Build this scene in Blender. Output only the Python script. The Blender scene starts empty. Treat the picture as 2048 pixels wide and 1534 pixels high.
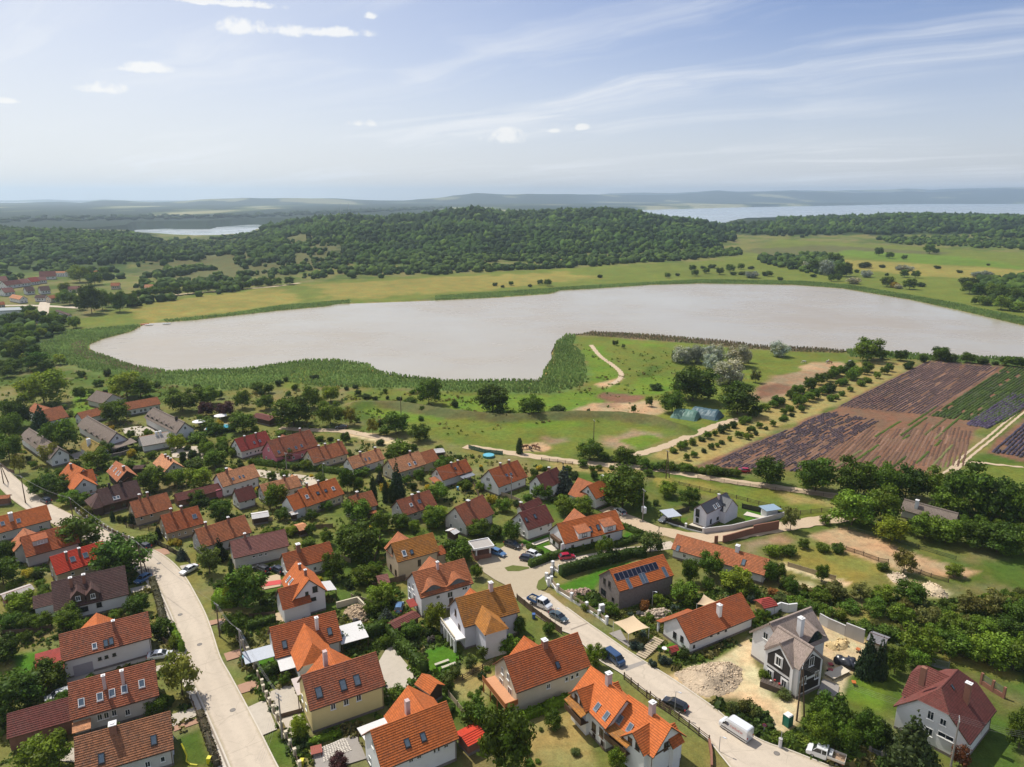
import bpy, math, random, numpy as np
from mathutils import Vector, Matrix, Euler
R = math.radians
rnd = random.Random(7)
sc = bpy.context.scene
COL = sc.collection
# ------------------------------------------------------------------ camera, world, sun, exposure
F, Y0, CAMH = 1450.0,390.0,88.0
PITCH = math.atan((767 - Y0) / F)
cam = bpy.data.cameras.new('camera')
camo = bpy.data.objects.new('camera', cam)
COL.objects.link(camo)
camo.location = (0,0, CAMH)
camo.rotation_euler = (math.pi / 2 - PITCH, 0,0)
cam.sensor_width = 36
cam.lens = 36 * F / 2048
cam.clip_start = 1
cam.clip_end = 60000
sc.camera = camo
SUN_EL, SUN_AZ = R(56), R(-48)          # azimuth clockwise from +Y (the view direction)
sun = bpy.data.lights.new('sun', 'SUN')
sun.energy = 5.0
sun.angle = R(0.53)
sun.color = (1.0,0.95,0.86)
suno = bpy.data.objects.new('sun', sun)
COL.objects.link(suno)
sdir = Vector((math.sin(SUN_AZ) * math.cos(SUN_EL), math.cos(SUN_AZ) * math.cos(SUN_EL), math.sin(SUN_EL)))
suno.rotation_euler = (-sdir).to_track_quat('-Z', 'Y').to_euler()
suno.location = (0,0,400)
sc.view_settings.view_transform = 'Standard'
sc.view_settings.look = 'None'
sc.view_settings.exposure = 0.0
sc.view_settings.gamma = 1
sc.view_settings.use_curve_mapping = False
sc.render.engine = 'CYCLES'
sc.cycles.use_denoising = True
sc.cycles.max_bounces = 5
sc.cycles.diffuse_bounces = 2
sc.cycles.glossy_bounces = 2
sc.cycles.transmission_bounces = 3
sc.cycles.volume_bounces = 1
sc.cycles.transparent_max_bounces = 6
sc.cycles.caustics_reflective = False
sc.cycles.caustics_refractive = False
class NT:
 """small helper to write node trees"""
 def __init__(s, tree):
  s.t = tree
  s.n = tree.nodes
  s.l = tree.links
 def new(s, typ, **kw):
  n = s.n.new(typ)
  for k, v in kw.items():
   setattr(n, k, v)
  return n
 def put(s, sock, v):
  if hasattr(v, 'is_output') or isinstance(v, bpy.types.NodeSocket):
   s.l.new(v, sock)
  else:
   sock.default_value = v
 def math(s, op, a, b=None, c=None, clamp=False):
  n = s.new('ShaderNodeMath', operation=op)
  n.use_clamp = clamp
  s.put(n.inputs[0], a)
  if b is not None:
   s.put(n.inputs[1], b)
  if c is not None:
   s.put(n.inputs[2], c)
  return n.outputs[0]
 def vmath(s, op, a, b=None, out=0):
  n = s.new('ShaderNodeVectorMath', operation=op)
  s.put(n.inputs[0], a)
  if b is not None:
   s.put(n.inputs[1], b)
  return n.outputs[out]
 def mix(s, f, a, b, blend='MIX'):
  n = s.new('ShaderNodeMix', data_type='RGBA', blend_type=blend)
  s.put(n.inputs[0], f)
  s.put(n.inputs[6], a if not isinstance(a, tuple) else (*a[:3],1))
  s.put(n.inputs[7], b if not isinstance(b, tuple) else (*b[:3],1))
  return n.outputs[2]
 def ramp(s, f, lo, hi, a=0.0, b=1.0):
  n = s.new('ShaderNodeMapRange')
  n.interpolation_type = 'SMOOTHSTEP'
  s.put(n.inputs[0], f)
  n.inputs[1].default_value = lo
  n.inputs[2].default_value = hi
  n.inputs[3].default_value = a
  n.inputs[4].default_value = b
  return n.outputs[0]
 def noise(s, vec, scale, detail=4, rough=0.55, out=0, dist=0.0):
  n = s.new('ShaderNodeTexNoise')
  if vec is not None:
   s.put(n.inputs['Vector'], vec)
  n.inputs['Scale'].default_value = scale
  n.inputs['Detail'].default_value = detail
  n.inputs['Roughness'].default_value = rough
  n.inputs['Distortion'].default_value = dist
  return n.outputs[out]
def pixdir(px, py):
 x, y = (px - 1024) / F, -(py - 767) / F
 d = Vector((x, math.cos(PITCH) + y * math.sin(PITCH),-math.sin(PITCH) + y * math.cos(PITCH)))
 return d.normalized()
def at(px, py, z=0.0):
 """the point of the level z that the survey photo shows at (px, py)"""
 d = pixdir(px, py)
 t = (z - CAMH) / d.z
 return Vector((d.x * t, d.y * t, z))
# the sky: Nishita daylight with thin streaks of cirrus and a few small cumulus
world = bpy.data.worlds.new('World')
sc.world = world
world.use_nodes = True
w = NT(world.node_tree)
w.n.clear()
sky = w.new('ShaderNodeTexSky', sky_type='NISHITA')
sky.sun_disc = False
sky.sun_elevation = SUN_EL
sky.sun_rotation = SUN_AZ
sky.altitude = 200
sky.air_density = 1.0
sky.dust_density = 0.7
sky.ozone_density = 3.0
tc = w.new('ShaderNodeTexCoord')
d = w.vmath('NORMALIZE', w.vmath('MAXIMUM', tc.outputs['Generated'],(-1,-1,0.004)))
w.put(sky.inputs['Vector'], d) if 'Vector' in sky.inputs else None
sx = w.new('ShaderNodeSeparateXYZ')
w.put(sx.inputs[0], d)
dx, dy, dz = sx.outputs
zc = w.math('ADD', w.math('MAXIMUM', dz, 0.0),0.10)
cx = w.new('ShaderNodeCombineXYZ')
w.put(cx.inputs[0], w.math('DIVIDE', dx, zc))
w.put(cx.inputs[1], w.math('DIVIDE', dy, zc))
mp = w.new('ShaderNodeMapping')
mp.inputs['Scale'].default_value = (0.26,1.15,1)
mp0 = w.new('ShaderNodeMapping')
mp0.inputs['Rotation'].default_value = (0,0, R(38))
w.put(mp0.inputs[0], cx.outputs[0])
w.put(mp.inputs[0], mp0.outputs[0])
warp = w.noise(cx.outputs[0],0.55,3,0.5, out=1)
wv = w.vmath('ADD', mp.outputs[0], w.vmath('MULTIPLY', warp, (1.1,1.3,0.0)))
cir = w.noise(wv, 1.25,7,0.60)
big = w.noise(cx.outputs[0],0.34,2,0.5)
cirm = w.math('MULTIPLY', w.ramp(cir, 0.42,0.70), w.ramp(big, 0.36,0.58))
az = w.math('ARCTAN2', dx, dy)
el = w.math('ARCSINE', dz)
puff_n = w.noise(d, 42.0,5,0.6)
puff_b = w.noise(d, 16.0,2,0.5)
cum = None
for (px, py, rx, ry) in [(490,57,52,21),(660,66,84,13),(575,62,45,18),(204,180,50,15),(300,139,56,14),(717,248,36,12),(1008,276,52,22),(1163,256,20,9),(1110,262,22,6),(430,5,130,10),(742,33,14,9),(15,203,34,7)]:
 c = pixdir(px, py)
 a0, e0 = math.atan2(c.x, c.y), math.asin(c.z)
 u = w.math('DIVIDE', w.math('SUBTRACT', az, a0), rx / F * 1.02)
 v0 = w.math('DIVIDE', w.math('SUBTRACT', el, e0), ry / F)
 v = w.math('MULTIPLY', v0, w.ramp(v0,-0.3,0.2,1.7,1.0))
 r2 = w.math('ADD', w.math('MULTIPLY', u, u), w.math('MULTIPLY', v, v))
 m = w.math('SUBTRACT', 1.0, w.math('SQRT', r2))
 cum = m if cum is None else w.math('MAXIMUM', cum, m)
cumf = w.math('ADD', cum, w.math('ADD', w.math('MULTIPLY', w.math('SUBTRACT', puff_n, 0.5),2.6), w.math('MULTIPLY', w.math('SUBTRACT', puff_b, 0.5),0.7)))
cumm = w.math('MULTIPLY', w.ramp(cumf, 0.05,0.75), w.ramp(cum, -0.15,0.25))
hz = w.ramp(el, 0.0,0.24,1.0,0.0)                 # summer haze low over the horizon
sunward = w.ramp(az, -0.75,0.55,1.0,0.0)
hzf = w.math('MULTIPLY', hz, 0.55)
HAZEC = (8.0,8.3,8.8)
c0 = w.mix(hzf, w.mix(1.0, sky.outputs[0],(1.02,0.96,1.10), 'MULTIPLY'), HAZEC)
c0 = w.mix(w.math('MULTIPLY', sunward, 0.56), c0,(9.0,9.0,8.7))
c1 = w.mix(w.math('MULTIPLY', cirm, 0.72), c0,(8.9,9.1,9.4))
c2 = w.mix(w.math('MULTIPLY', cumm, 0.85), c1,(9.6,9.6,9.5))
bg = w.new('ShaderNodeBackground')
w.put(bg.inputs[0], c2)
bg.inputs[1].default_value = 0.102
wo = w.new('ShaderNodeOutputWorld')
w.l.new(bg.outputs[0], wo.inputs[0])
# ------------------------------------------------------------------ small tools
def link(name, mesh, parent=None):
 o = bpy.data.objects.new(name, mesh)
 COL.objects.link(o)
 if parent is not None:
  o.parent = parent
 return o
def tag(o, label=None, cat=None, group=None, kind=None):
 if label:
  o['label'] = label
 if cat:
  o['category'] = cat
 if group:
  o['group'] = group
 if kind:
  o['kind'] = kind
 return o
def empty(name, loc, rz=0.0):
 o = bpy.data.objects.new(name, None)
 COL.objects.link(o)
 o.location = loc
 o.rotation_euler = (0,0, rz)
 o.empty_display_size = 0.5
 return o
def copy_tree(o, parent=None):
 c = o.copy()
 COL.objects.link(c)
 if parent is not None:
  c.parent = parent
 for ch in o.children:
  copy_tree(ch, c)
 return c
class MB:
 """collects polygons (with uv and material slot) and links them as ONE mesh"""
 def __init__(s):
  s.v, s.f, s.uv, s.m = [],[],[],[]
 def poly(s, pts, m=0, uv=None):
  b = len(s.v)
  s.v += [tuple(p) for p in pts]
  s.f.append(list(range(b, b + len(pts))))
  s.uv += uv if uv else [(p[0] + 0.37 * p[1], p[2] if abs(p[2]) > 1e-6 else p[1]) for p in pts]
  s.m.append(m)
 def box(s, c, sz, m=0, T=None, taper=1.0):
  x, y, z = c
  a, b, h = sz[0] / 2, sz[1] / 2, sz[2] / 2
  P = [(x - a, y - b, z - h),(x + a, y - b, z - h),(x + a, y + b, z - h),(x - a, y + b, z - h)]
  Q = [(x + (p[0] - x) * taper, y + (p[1] - y) * taper, z + h) for p in P]
  P += Q
  if T:
   P = [T(p) for p in P]
  for f in ((0,3,2,1),(4,5,6,7),(0,1,5,4),(1,2,6,5),(2,3,7,6),(3,0,4,7)):
   s.poly([P[i] for i in f], m)
 def tube(s, pts, r, n=6, m=0, cap=True):
  pts = [Vector(p) for p in pts]
  rs = r if isinstance(r, (list, tuple)) else [r] * len(pts)
  rings = []
  for i, p in enumerate(pts):
   t = (pts[min(i + 1, len(pts) - 1)] - pts[max(i - 1,0)]).normalized()
   a = t.cross(Vector((0,0,1)) if abs(t.z) < 0.9 else Vector((1,0,0))).normalized()
   b = t.cross(a)
   rings.append([p + (a * math.cos(2 * math.pi * k / n) + b * math.sin(2 * math.pi * k / n)) * rs[i] for k in range(n)])
  for i in range(len(rings) - 1):
   for k in range(n):
    s.poly([rings[i][k], rings[i + 1][k], rings[i + 1][(k + 1) % n], rings[i][(k + 1) % n]], m)
  if cap:
   s.poly(rings[-1], m)
   s.poly(rings[0][::-1], m)
 def mesh(s, name, mats):
  me = bpy.data.meshes.new(name)
  me.from_pydata(s.v, [], s.f)
  for m in (mats if isinstance(mats, (list, tuple)) else [mats]):
   me.materials.append(m)
  ul = me.uv_layers.new(name='UVMap')
  ul.data.foreach_set('uv', np.array(s.uv, dtype=np.float32).ravel())
  me.polygons.foreach_set('material_index', s.m)
  me.update()
  return me
 def build(s, name, mats, parent=None):
  return link(name, s.mesh(name, mats), parent)
def np_mesh(name, V, Fq, mats, col=None, smooth=False):
 """fast mesh from numpy arrays; Fq is (n,3) or (n,4); col is per vertex rgb"""
 me = bpy.data.meshes.new(name)
 k = Fq.shape[1]
 me.vertices.add(len(V))
 me.vertices.foreach_set('co', np.ascontiguousarray(V, dtype=np.float32).ravel())
 me.loops.add(len(Fq) * k)
 me.loops.foreach_set('vertex_index', np.ascontiguousarray(Fq, dtype=np.int32).ravel())
 me.polygons.add(len(Fq))
 me.polygons.foreach_set('loop_start', np.arange(0, len(Fq) * k, k, dtype=np.int32))
 me.polygons.foreach_set('loop_total', np.full(len(Fq), k, dtype=np.int32))
 if smooth:
  me.polygons.foreach_set('use_smooth', np.ones(len(Fq), dtype=bool))
 for m in (mats if isinstance(mats, (list, tuple)) else [mats]):
  me.materials.append(m)
 if col is not None:
  a = me.color_attributes.new('tint', 'FLOAT_COLOR', 'POINT')
  c4 = np.ones((len(V),4), dtype=np.float32)
  c4[:, :3] = col
  a.data.foreach_set('color', c4.ravel())
 me.update(calc_edges=True)
 return me
# numpy value noise
_perm = np.random.RandomState(3).rand(256,256)
def vnoise(x, y, oct=4, seed=0):
 r = np.zeros_like(x, dtype=float)
 amp, tot = 1.0,0.0
 for o in range(oct):
  fx, fy = x * 2 ** o + 17.3 * seed + o * 5.1, y * 2 ** o + 9.7 * seed + o * 3.3
  ix, iy = np.floor(fx).astype(int), np.floor(fy).astype(int)
  tx, ty = fx - ix, fy - iy
  tx, ty = tx * tx * (3 - 2 * tx), ty * ty * (3 - 2 * ty)
  g = lambda a, b: _perm[a % 256, b % 256]
  r += amp * ((g(ix, iy) * (1 - tx) + g(ix + 1, iy) * tx) * (1 - ty) + (g(ix, iy + 1) * (1 - tx) + g(ix + 1, iy + 1) * tx) * ty)
  tot += amp
  amp *= 0.5
 return r / tot
def inside(px, py, poly):
 """signed distance of points to a polygon, positive inside (numpy)"""
 P = np.array([(p[0], p[1]) for p in poly])
 n = len(P)
 c = np.zeros(px.shape, bool)
 dmin = np.full(px.shape, 1e18)
 for i in range(n):
  x1, y1 = P[i]
  x2, y2 = P[(i + 1) % n]
  if y1 != y2:
   c ^= ((y1 > py) != (y2 > py)) & (px < (x2 - x1) * (py - y1) / (y2 - y1) + x1)
  ex, ey = x2 - x1, y2 - y1
  t = np.clip(((px - x1) * ex + (py - y1) * ey) / max(ex * ex + ey * ey, 1e-9),0,1)
  dmin = np.minimum(dmin, (px - x1 - t * ex) ** 2 + (py - y1 - t * ey) ** 2)
 d = np.sqrt(dmin)
 return np.where(c, d, -d)
def G(pts, z=0.0):
 return [at(x, y, z) for x, y in pts]
# ------------------------------------------------------------------ materials
MATS = {}
def mat(name, build):
 if name not in MATS:
  m = bpy.data.materials.new(name)
  m.use_nodes = True
  t = NT(m.node_tree)
  t.n.clear()
  out = t.new('ShaderNodeOutputMaterial')
  sh = build(t)
  t.l.new(sh, out.inputs[0])
  MATS[name] = m
 return MATS[name]
def bsdf(t, color, rough=0.8, spec=0.3, metal=0.0, bump=None, bstr=0.3, bdist=0.05, coat=0.0):
 b = t.new('ShaderNodeBsdfPrincipled')
 t.put(b.inputs['Base Color'], color if not isinstance(color, tuple) else (*color[:3],1))
 t.put(b.inputs['Roughness'], rough)
 b.inputs['Specular IOR Level'].default_value = spec
 b.inputs['Metallic'].default_value = metal
 b.inputs['Coat Weight'].default_value = coat
 if bump is not None:
  bn = t.new('ShaderNodeBump')
  bn.inputs['Strength'].default_value = bstr
  bn.inputs['Distance'].default_value = bdist
  t.put(bn.inputs['Height'], bump)
  t.l.new(bn.outputs[0], b.inputs['Normal'])
 return b.outputs[0]
def objco(t):
 return t.new('ShaderNodeTexCoord').outputs['Object']
def wallmat(name, c, dirt=0.25, scale=1.0):
 def f(t):
  co = objco(t)
  n1 = t.noise(co, 0.7 * scale, 5,0.6)
  n2 = t.noise(co, 9 * scale, 3,0.6)
  k = t.math('ADD', t.math('MULTIPLY', t.ramp(n1,0.35,0.75), dirt), t.math('MULTIPLY', n2, dirt * 0.5))
  col = t.mix(k, c, tuple(x * f_ for x, f_ in zip(c, (0.62,0.58,0.52))))
  return bsdf(t, col, 0.9,0.15, bump=n2, bstr=0.25, bdist=0.02)
 return mat(name, f)
def roofmat(name, c, var=0.35, age=0.3, agec=(0.09,0.08,0.065)):
 """clay tiles: uv in metres, each tile its own tone, lichen and weather stains"""
 def f(t):
  uv = t.new('ShaderNodeUVMap')
  s = t.new('ShaderNodeSeparateXYZ')
  t.put(s.inputs[0], uv.outputs[0])
  row = t.math('FLOOR', t.math('DIVIDE', s.outputs[1],0.36))
  off = t.math('MULTIPLY', t.math('MODULO', row, 2.0),0.5)
  colx = t.math('FLOOR', t.math('ADD', t.math('DIVIDE', s.outputs[0],0.30), off))
  cb = t.new('ShaderNodeCombineXYZ')
  t.put(cb.inputs[0], row)
  t.put(cb.inputs[1], colx)
  wn = t.new('ShaderNodeTexWhiteNoise')
  wn.noise_dimensions = '2D'
  t.put(wn.inputs['Vector'], cb.outputs[0])
  k = t.math('ADD', t.math('MULTIPLY', t.math('SUBTRACT', wn.outputs[0],0.5), var * 1.4),1.0)
  n1 = t.noise(uv.outputs[0],0.32,6,0.65)
  n2 = t.noise(uv.outputs[0],2.2,4,0.6)
  vm = t.new('ShaderNodeMix', data_type='RGBA', blend_type='MULTIPLY')
  vm.inputs[0].default_value = 1
  cc = t.new('ShaderNodeCombineXYZ')
  for i in range(3):
   t.put(cc.inputs[i], k)
  vm.inputs[6].default_value = (*c, 1)
  t.l.new(cc.outputs[0], vm.inputs[7])
  a = t.math('MULTIPLY', t.math('MULTIPLY', t.ramp(n1,0.36,0.72), t.ramp(n2,0.25,0.8)), age * 2.1 + 0.08, clamp=True)
  col = t.mix(a, vm.outputs[2], agec)
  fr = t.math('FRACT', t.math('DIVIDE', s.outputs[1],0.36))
  col = t.mix(t.math('MULTIPLY', t.ramp(fr, 0.62,0.98),0.55), col, tuple(x * 0.3 for x in c))  # joint dirt and recess shade painted along each course's upper edge
  fx = t.math('FRACT', t.math('ADD', t.math('DIVIDE', s.outputs[0],0.30), off))
  hump = t.math('SINE', t.math('MULTIPLY', fx, math.pi))
  return bsdf(t, col, 0.82,0.25, bump=t.math('ADD', hump, t.math('MULTIPLY', n2,0.4)), bstr=0.6, bdist=0.05)
 return mat(name, f)
ROOFC = {
 'orange': ((0.46,0.122,0.030),.24,.20), 'bright': ((0.56,0.148,0.038),.18,.10), 'terra': ((0.40,0.135,0.055),.30,.32),
 'brown': ((0.30,0.125,0.06),.36,.40), 'pale': ((0.54,0.245,0.115),.30,.26), 'red': ((0.54,0.05,0.022),.14,.10),
 'dark': ((0.105,0.055,0.048),.28,.25), 'maroon': ((0.150,0.043,0.034),.25,.22), 'purple': ((0.25,0.105,0.085),.20,.15),
 'oldred': ((0.31,0.098,0.048),.30,.35), 'crimson': ((0.29,0.045,0.035),.18,.12), 'rust': ((0.37,0.098,0.032),.26,.30),
 'moss': ((0.37,0.15,0.028),.28,.40),
}
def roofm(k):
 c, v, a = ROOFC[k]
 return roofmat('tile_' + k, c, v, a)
def thatchm(k='grey'):
 c = {'grey': (0.20,0.16,0.135), 'new': (0.30,0.235,0.20), 'moss': (0.26,0.19,0.06)}[k]
 def f(t):
  uv = t.new('ShaderNodeUVMap')
  mp = t.new('ShaderNodeMapping')
  mp.inputs['Scale'].default_value = (6,0.8,1)
  t.put(mp.inputs[0], uv.outputs[0])
  n1 = t.noise(mp.outputs[0],2.0,5,0.65)
  n2 = t.noise(uv.outputs[0],0.5,4,0.6)
  col = t.mix(t.ramp(n1,0.3,0.7), tuple(x * 0.6 for x in c), tuple(min(1, x * 1.35) for x in c))
  col = t.mix(t.math('MULTIPLY', t.ramp(n2,0.45,0.8),0.5), col, (0.13,0.12,0.07))
  return bsdf(t, col, 0.95,0.1, bump=n1, bstr=0.8, bdist=0.08)
 return mat('thatch_' + k, f)
def plain(name, c, rough=0.6, spec=0.4, metal=0.0, var=0.15, coat=0.0, scale=3.0):
 def f(t):
  n = t.noise(objco(t), scale, 4,0.6)
  col = t.mix(t.math('MULTIPLY', t.ramp(n, 0.3,0.75), var * 2), c, tuple(x * 0.62 for x in c))
  return bsdf(t, col, rough, spec, metal, bump=n if var else None, bstr=0.08, coat=coat)
 return mat(name, f)
def glassm():
 def f(t):
  n = t.noise(objco(t),1.5,2)
  col = t.mix(n, (0.012,0.016,0.02),(0.035,0.045,0.055))
  return bsdf(t, col, 0.06,0.7)
 return mat('window_glass', f)
def skyglassm():
 def f(t):
  n = t.noise(objco(t),1.2,2)
  col = t.mix(n, (0.05,0.075,0.10),(0.11,0.15,0.19))
  return bsdf(t, col, 0.12,0.8)
 return mat('skylight_glass', f)
def concretem(name, c, cracks=True):
 def f(t):
  g = t.new('ShaderNodeNewGeometry').outputs['Position']
  n1 = t.noise(g, 0.05,5,0.6)
  n2 = t.noise(g, 1.1,5,0.65)
  n3 = t.noise(g, 14,2,0.6)
  col = t.mix(t.math('MULTIPLY', t.ramp(n1,0.35,0.7),0.45), c, tuple(x * y for x, y in zip(c, (0.80,0.78,0.75))))
  col = t.mix(t.math('MULTIPLY', t.ramp(n2,0.42,0.8),0.40), col, tuple(x * 0.66 for x in c))
  col = t.mix(t.math('MULTIPLY', n3,0.22), col, tuple(x * 0.55 for x in c))
  if cracks:
   vo = t.new('ShaderNodeTexVoronoi')
   vo.feature = 'DISTANCE_TO_EDGE'
   vo.inputs['Scale'].default_value = 0.16
   wv = t.vmath('ADD', g, t.vmath('MULTIPLY', t.noise(g, 0.4,3, out=1),(2.2,2.2,0)))
   t.put(vo.inputs['Vector'], wv)
   ck = t.math('MULTIPLY', t.ramp(vo.outputs[0],0.0,0.012,1,0),0.30)
   col = t.mix(ck, col, tuple(x * 0.45 for x in c))
  if cracks:
   uv = t.new('ShaderNodeUVMap')
   su = t.new('ShaderNodeSeparateXYZ')
   t.put(su.inputs[0], uv.outputs[0])
   wear = t.math('ABSOLUTE', t.math('SINE', t.math('MULTIPLY', su.outputs[0],6.2832)))
   col = t.mix(t.math('MULTIPLY', t.ramp(t.math('ADD', wear, t.math('MULTIPLY', n1,.5)),0.75,1.35),0.22), col, tuple(x * 0.62 for x in c))
   jn = t.math('ABSOLUTE', t.math('SUBTRACT', t.math('FRACT', t.math('DIVIDE', su.outputs[1],9.0)),0.5))
   col = t.mix(t.math('MULTIPLY', t.ramp(jn, 0.0,0.012,1,0),0.38), col, tuple(x * 0.4 for x in c))
   ed = t.math('ABSOLUTE', t.math('SUBTRACT', su.outputs[0],0.5))
   col = t.mix(t.math('MULTIPLY', t.ramp(t.math('ADD', ed, t.math('MULTIPLY', n2,.12)),0.47,0.56),0.6), col, (.33,.27,.17))
  return bsdf(t, col, 0.88,0.2, bump=n2, bstr=0.15)
 return mat(name, f)
def leafm():
 """foliage: colour from the object, tone per leaf clump from the mesh, some light passes through"""
 def f(t):
  oi = t.new('ShaderNodeObjectInfo')
  at_ = t.new('ShaderNodeAttribute')
  at_.attribute_name = 'tint'
  col = t.mix(1.0, oi.outputs['Color'], at_.outputs['Color'], 'MULTIPLY')
  d_ = t.new('ShaderNodeBsdfDiffuse')
  t.put(d_.inputs[0], col)
  tr = t.new('ShaderNodeBsdfTranslucent')
  t.put(tr.inputs[0], t.mix(1.0, col, (1.35,1.35,0.35), 'MULTIPLY'))
  gl = t.new('ShaderNodeBsdfGlossy')
  gl.inputs['Roughness'].default_value = 0.55
  t.put(gl.inputs[0],(0.8,0.85,0.8,1))
  m1 = t.new('ShaderNodeMixShader')
  m1.inputs[0].default_value = 0.24
  t.l.new(d_.outputs[0], m1.inputs[1])
  t.l.new(tr.outputs[0], m1.inputs[2])
  m2 = t.new('ShaderNodeMixShader')
  m2.inputs[0].default_value = 0.012
  t.l.new(m1.outputs[0], m2.inputs[1])
  t.l.new(gl.outputs[0], m2.inputs[2])
  return m2.outputs[0]
 return mat('foliage', f)
def tintm(name, rough=0.95, nscale=0.6, namp=0.5, bump=0.5):
 """colour from the mesh's own tint, broken up by fine noise"""
 def f(t):
  a = t.new('ShaderNodeAttribute')
  a.attribute_name = 'tint'
  g = t.new('ShaderNodeNewGeometry').outputs['Position']
  n = t.noise(g, nscale, 5,0.65)
  k = t.math('ADD', t.math('MULTIPLY', t.math('SUBTRACT', n, 0.5), namp * 2),1.0)
  cb = t.new('ShaderNodeCombineXYZ')
  for i in range(3):
   t.put(cb.inputs[i], k)
  col = t.mix(1.0, a.outputs['Color'], cb.outputs[0], 'MULTIPLY')
  return bsdf(t, col, rough, 0.1, bump=n, bstr=bump, bdist=0.4)
 return mat(name, f)
# ------------------------------------------------------------------ terrain
def prof(pts):
 P = np.array(pts, float)
 return lambda u: np.interp(u, P[:, 0], P[:, 1])
CP = math.cos(PITCH)
# ridges: crest line (survey column -> survey row), distance of the crest, distance of the foot
RIDGES = [
 # wooded hill in the middle
 (prof([(330,525),(380,502),(450,480),(500,467),(560,453),(640,441),(700,437),(760,440),(830,435),(900,425),(950,420),(1000,428),(1060,427),(1130,425),(1200,424),(1260,425),(1310,436),(1400,447),(1450,463),(1530,487),(1580,530),(1620,600)]),
  prof([(330,1250),(600,1500),(1000,1750),(1300,1650),(1600,1300)]), prof([(330,820),(450,760),(700,800),(1000,900),(1400,1000),(1600,1100)]),0.0),
 # low wooded ridge on the near left
 (prof([(-700,450),(-100,456),(0,459),(60,462),(130,464),(240,468),(300,479),(340,489),(400,495),(480,516),(560,565)]),
  prof([(-700,1300),(560,1250)]), prof([(-700,900),(560,830)]),0.0),
 # wooded ridge on the right
 (prof([(1330,470),(1400,452),(1450,444),(1500,440),(1600,437),(1700,434),(1800,431),(1900,432),(2048,434),(2300,430),(2800,430)]),
  prof([(1330,2000),(1600,2200),(2800,2100)]), prof([(1330,1500),(1600,1400),(1800,1250),(2048,1050),(2800,1000)]),0.0),
 # far hills, near layer on the left
 (prof([(-900,415),(0,418),(200,412),(400,408),(560,412),(700,420),(820,440)]),
  prof([(-900,5200),(820,6200)]), prof([(-900,3600),(820,4600)]),-22.0),
 # far hills
 (prof([(-900,411),(-200,409),(0,406),(100,404),(240,401),(380,398),(450,396),(600,397),(700,400),(800,399),(880,394),(950,389),(1100,392),(1200,394),(1300,391),(1400,388),(1500,387),(1600,386),(1650,384),(1720,388),(1850,385),(1950,382),(2048,380),(2300,377),(3000,380)]),
  prof([(-900,7600),(700,9000),(1300,11500),(2048,13000),(3000,13000)]), prof([(-900,5200),(500,6200),(900,7400),(1200,8300),(3000,9600)]),-22.0),
 # farther blue layer behind on the right
 (prof([(1150,400),(1220,391),(1300,387),(1450,386),(1750,382),(2048,377),(2600,374)]),
  prof([(1150,15000),(2600,15500)]), prof([(1150,13500),(2600,14000)]),-22.0),
]
ZB = -25.0                              # level of the big lake
BAL_LEFT = [(-60,500),(255,468),(270,459),(330,457),(420,458),(430,454),(470,451),(495,449),(560,450),(640,455),(640,520),(300,520)]
BAL_RIGHT = [(1150,424),(1290,419.5),(1400,416.5),(1500,414),(1700,410.5),(1850,407),(2048,403),(2300,400),(3000,398),(4200,397),(4200,470),(1150,470)]
BLP, BRP = G(BAL_LEFT, ZB), G(BAL_RIGHT, ZB)
def smooth(t):
 t = np.clip(t, 0,1)
 return t * t * (3 - 2 * t)
def terrain(x, y):
 x, y = np.asarray(x, float), np.asarray(y, float)
 u = 1024 + F * x / (np.maximum(y, 1) * CP)
 z = np.where(y > 1500,-22.0 * smooth((y - 1500) / 700),0.0)
 z0 = z.copy()
 for crest, cd, fd, base in RIDGES:
  c, dc, df = crest(u), cd(u), fd(u)
  if base != 0:
   c = c - (vnoise(u / 170 + 3, u * 0 + .5,4,17) - 0.45) * 15
  zc = CAMH + dc * (Y0 - c) / F / CP ** 2
  t = (y - df) / (dc - df)
  up = smooth(t)
  back = 1 - smooth((y - dc) / (0.55 * dc + 200))
  n = vnoise(x / 260, y / 260,4,3) - 0.5
  h = zc * np.where(t < 1, up, back) if base == 0 else base + (zc - base) * np.where(t < 1, up, back)
  if base == 0:
   h = h + (n * 40 + (vnoise(x / 620, y / 420,2,13) - 0.5) * 46) * np.where(t < 1, up * (1 - up) * 3.2,0) * (dc / 1700)
  else:
   h = h + (vnoise(x / 1900, y / 1900,4,15) - 0.5) * 90 * np.where(t < 1, up * (1 - up) * 3.2,0)
  z = np.where(t > 0, np.maximum(z, h), z)
  if base != 0 and dc.min() > 7000:
   z = np.where(y > dc * 1.05,-22 - 160 * smooth((y - dc * 1.05) / 1500), z)
 far = (y > 1750)
 if far.any():
  d = np.maximum(inside(x, y, BRP), inside(x, y, BLP))
  z = np.where(far & (z < 5), np.where(d > 0,-27.5, z), z)
 z = np.where(y > 760, z + (vnoise(x / 90, y / 90,3,5) - 0.5) * 3 * smooth((y - 760) / 200), z)
 return z
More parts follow.
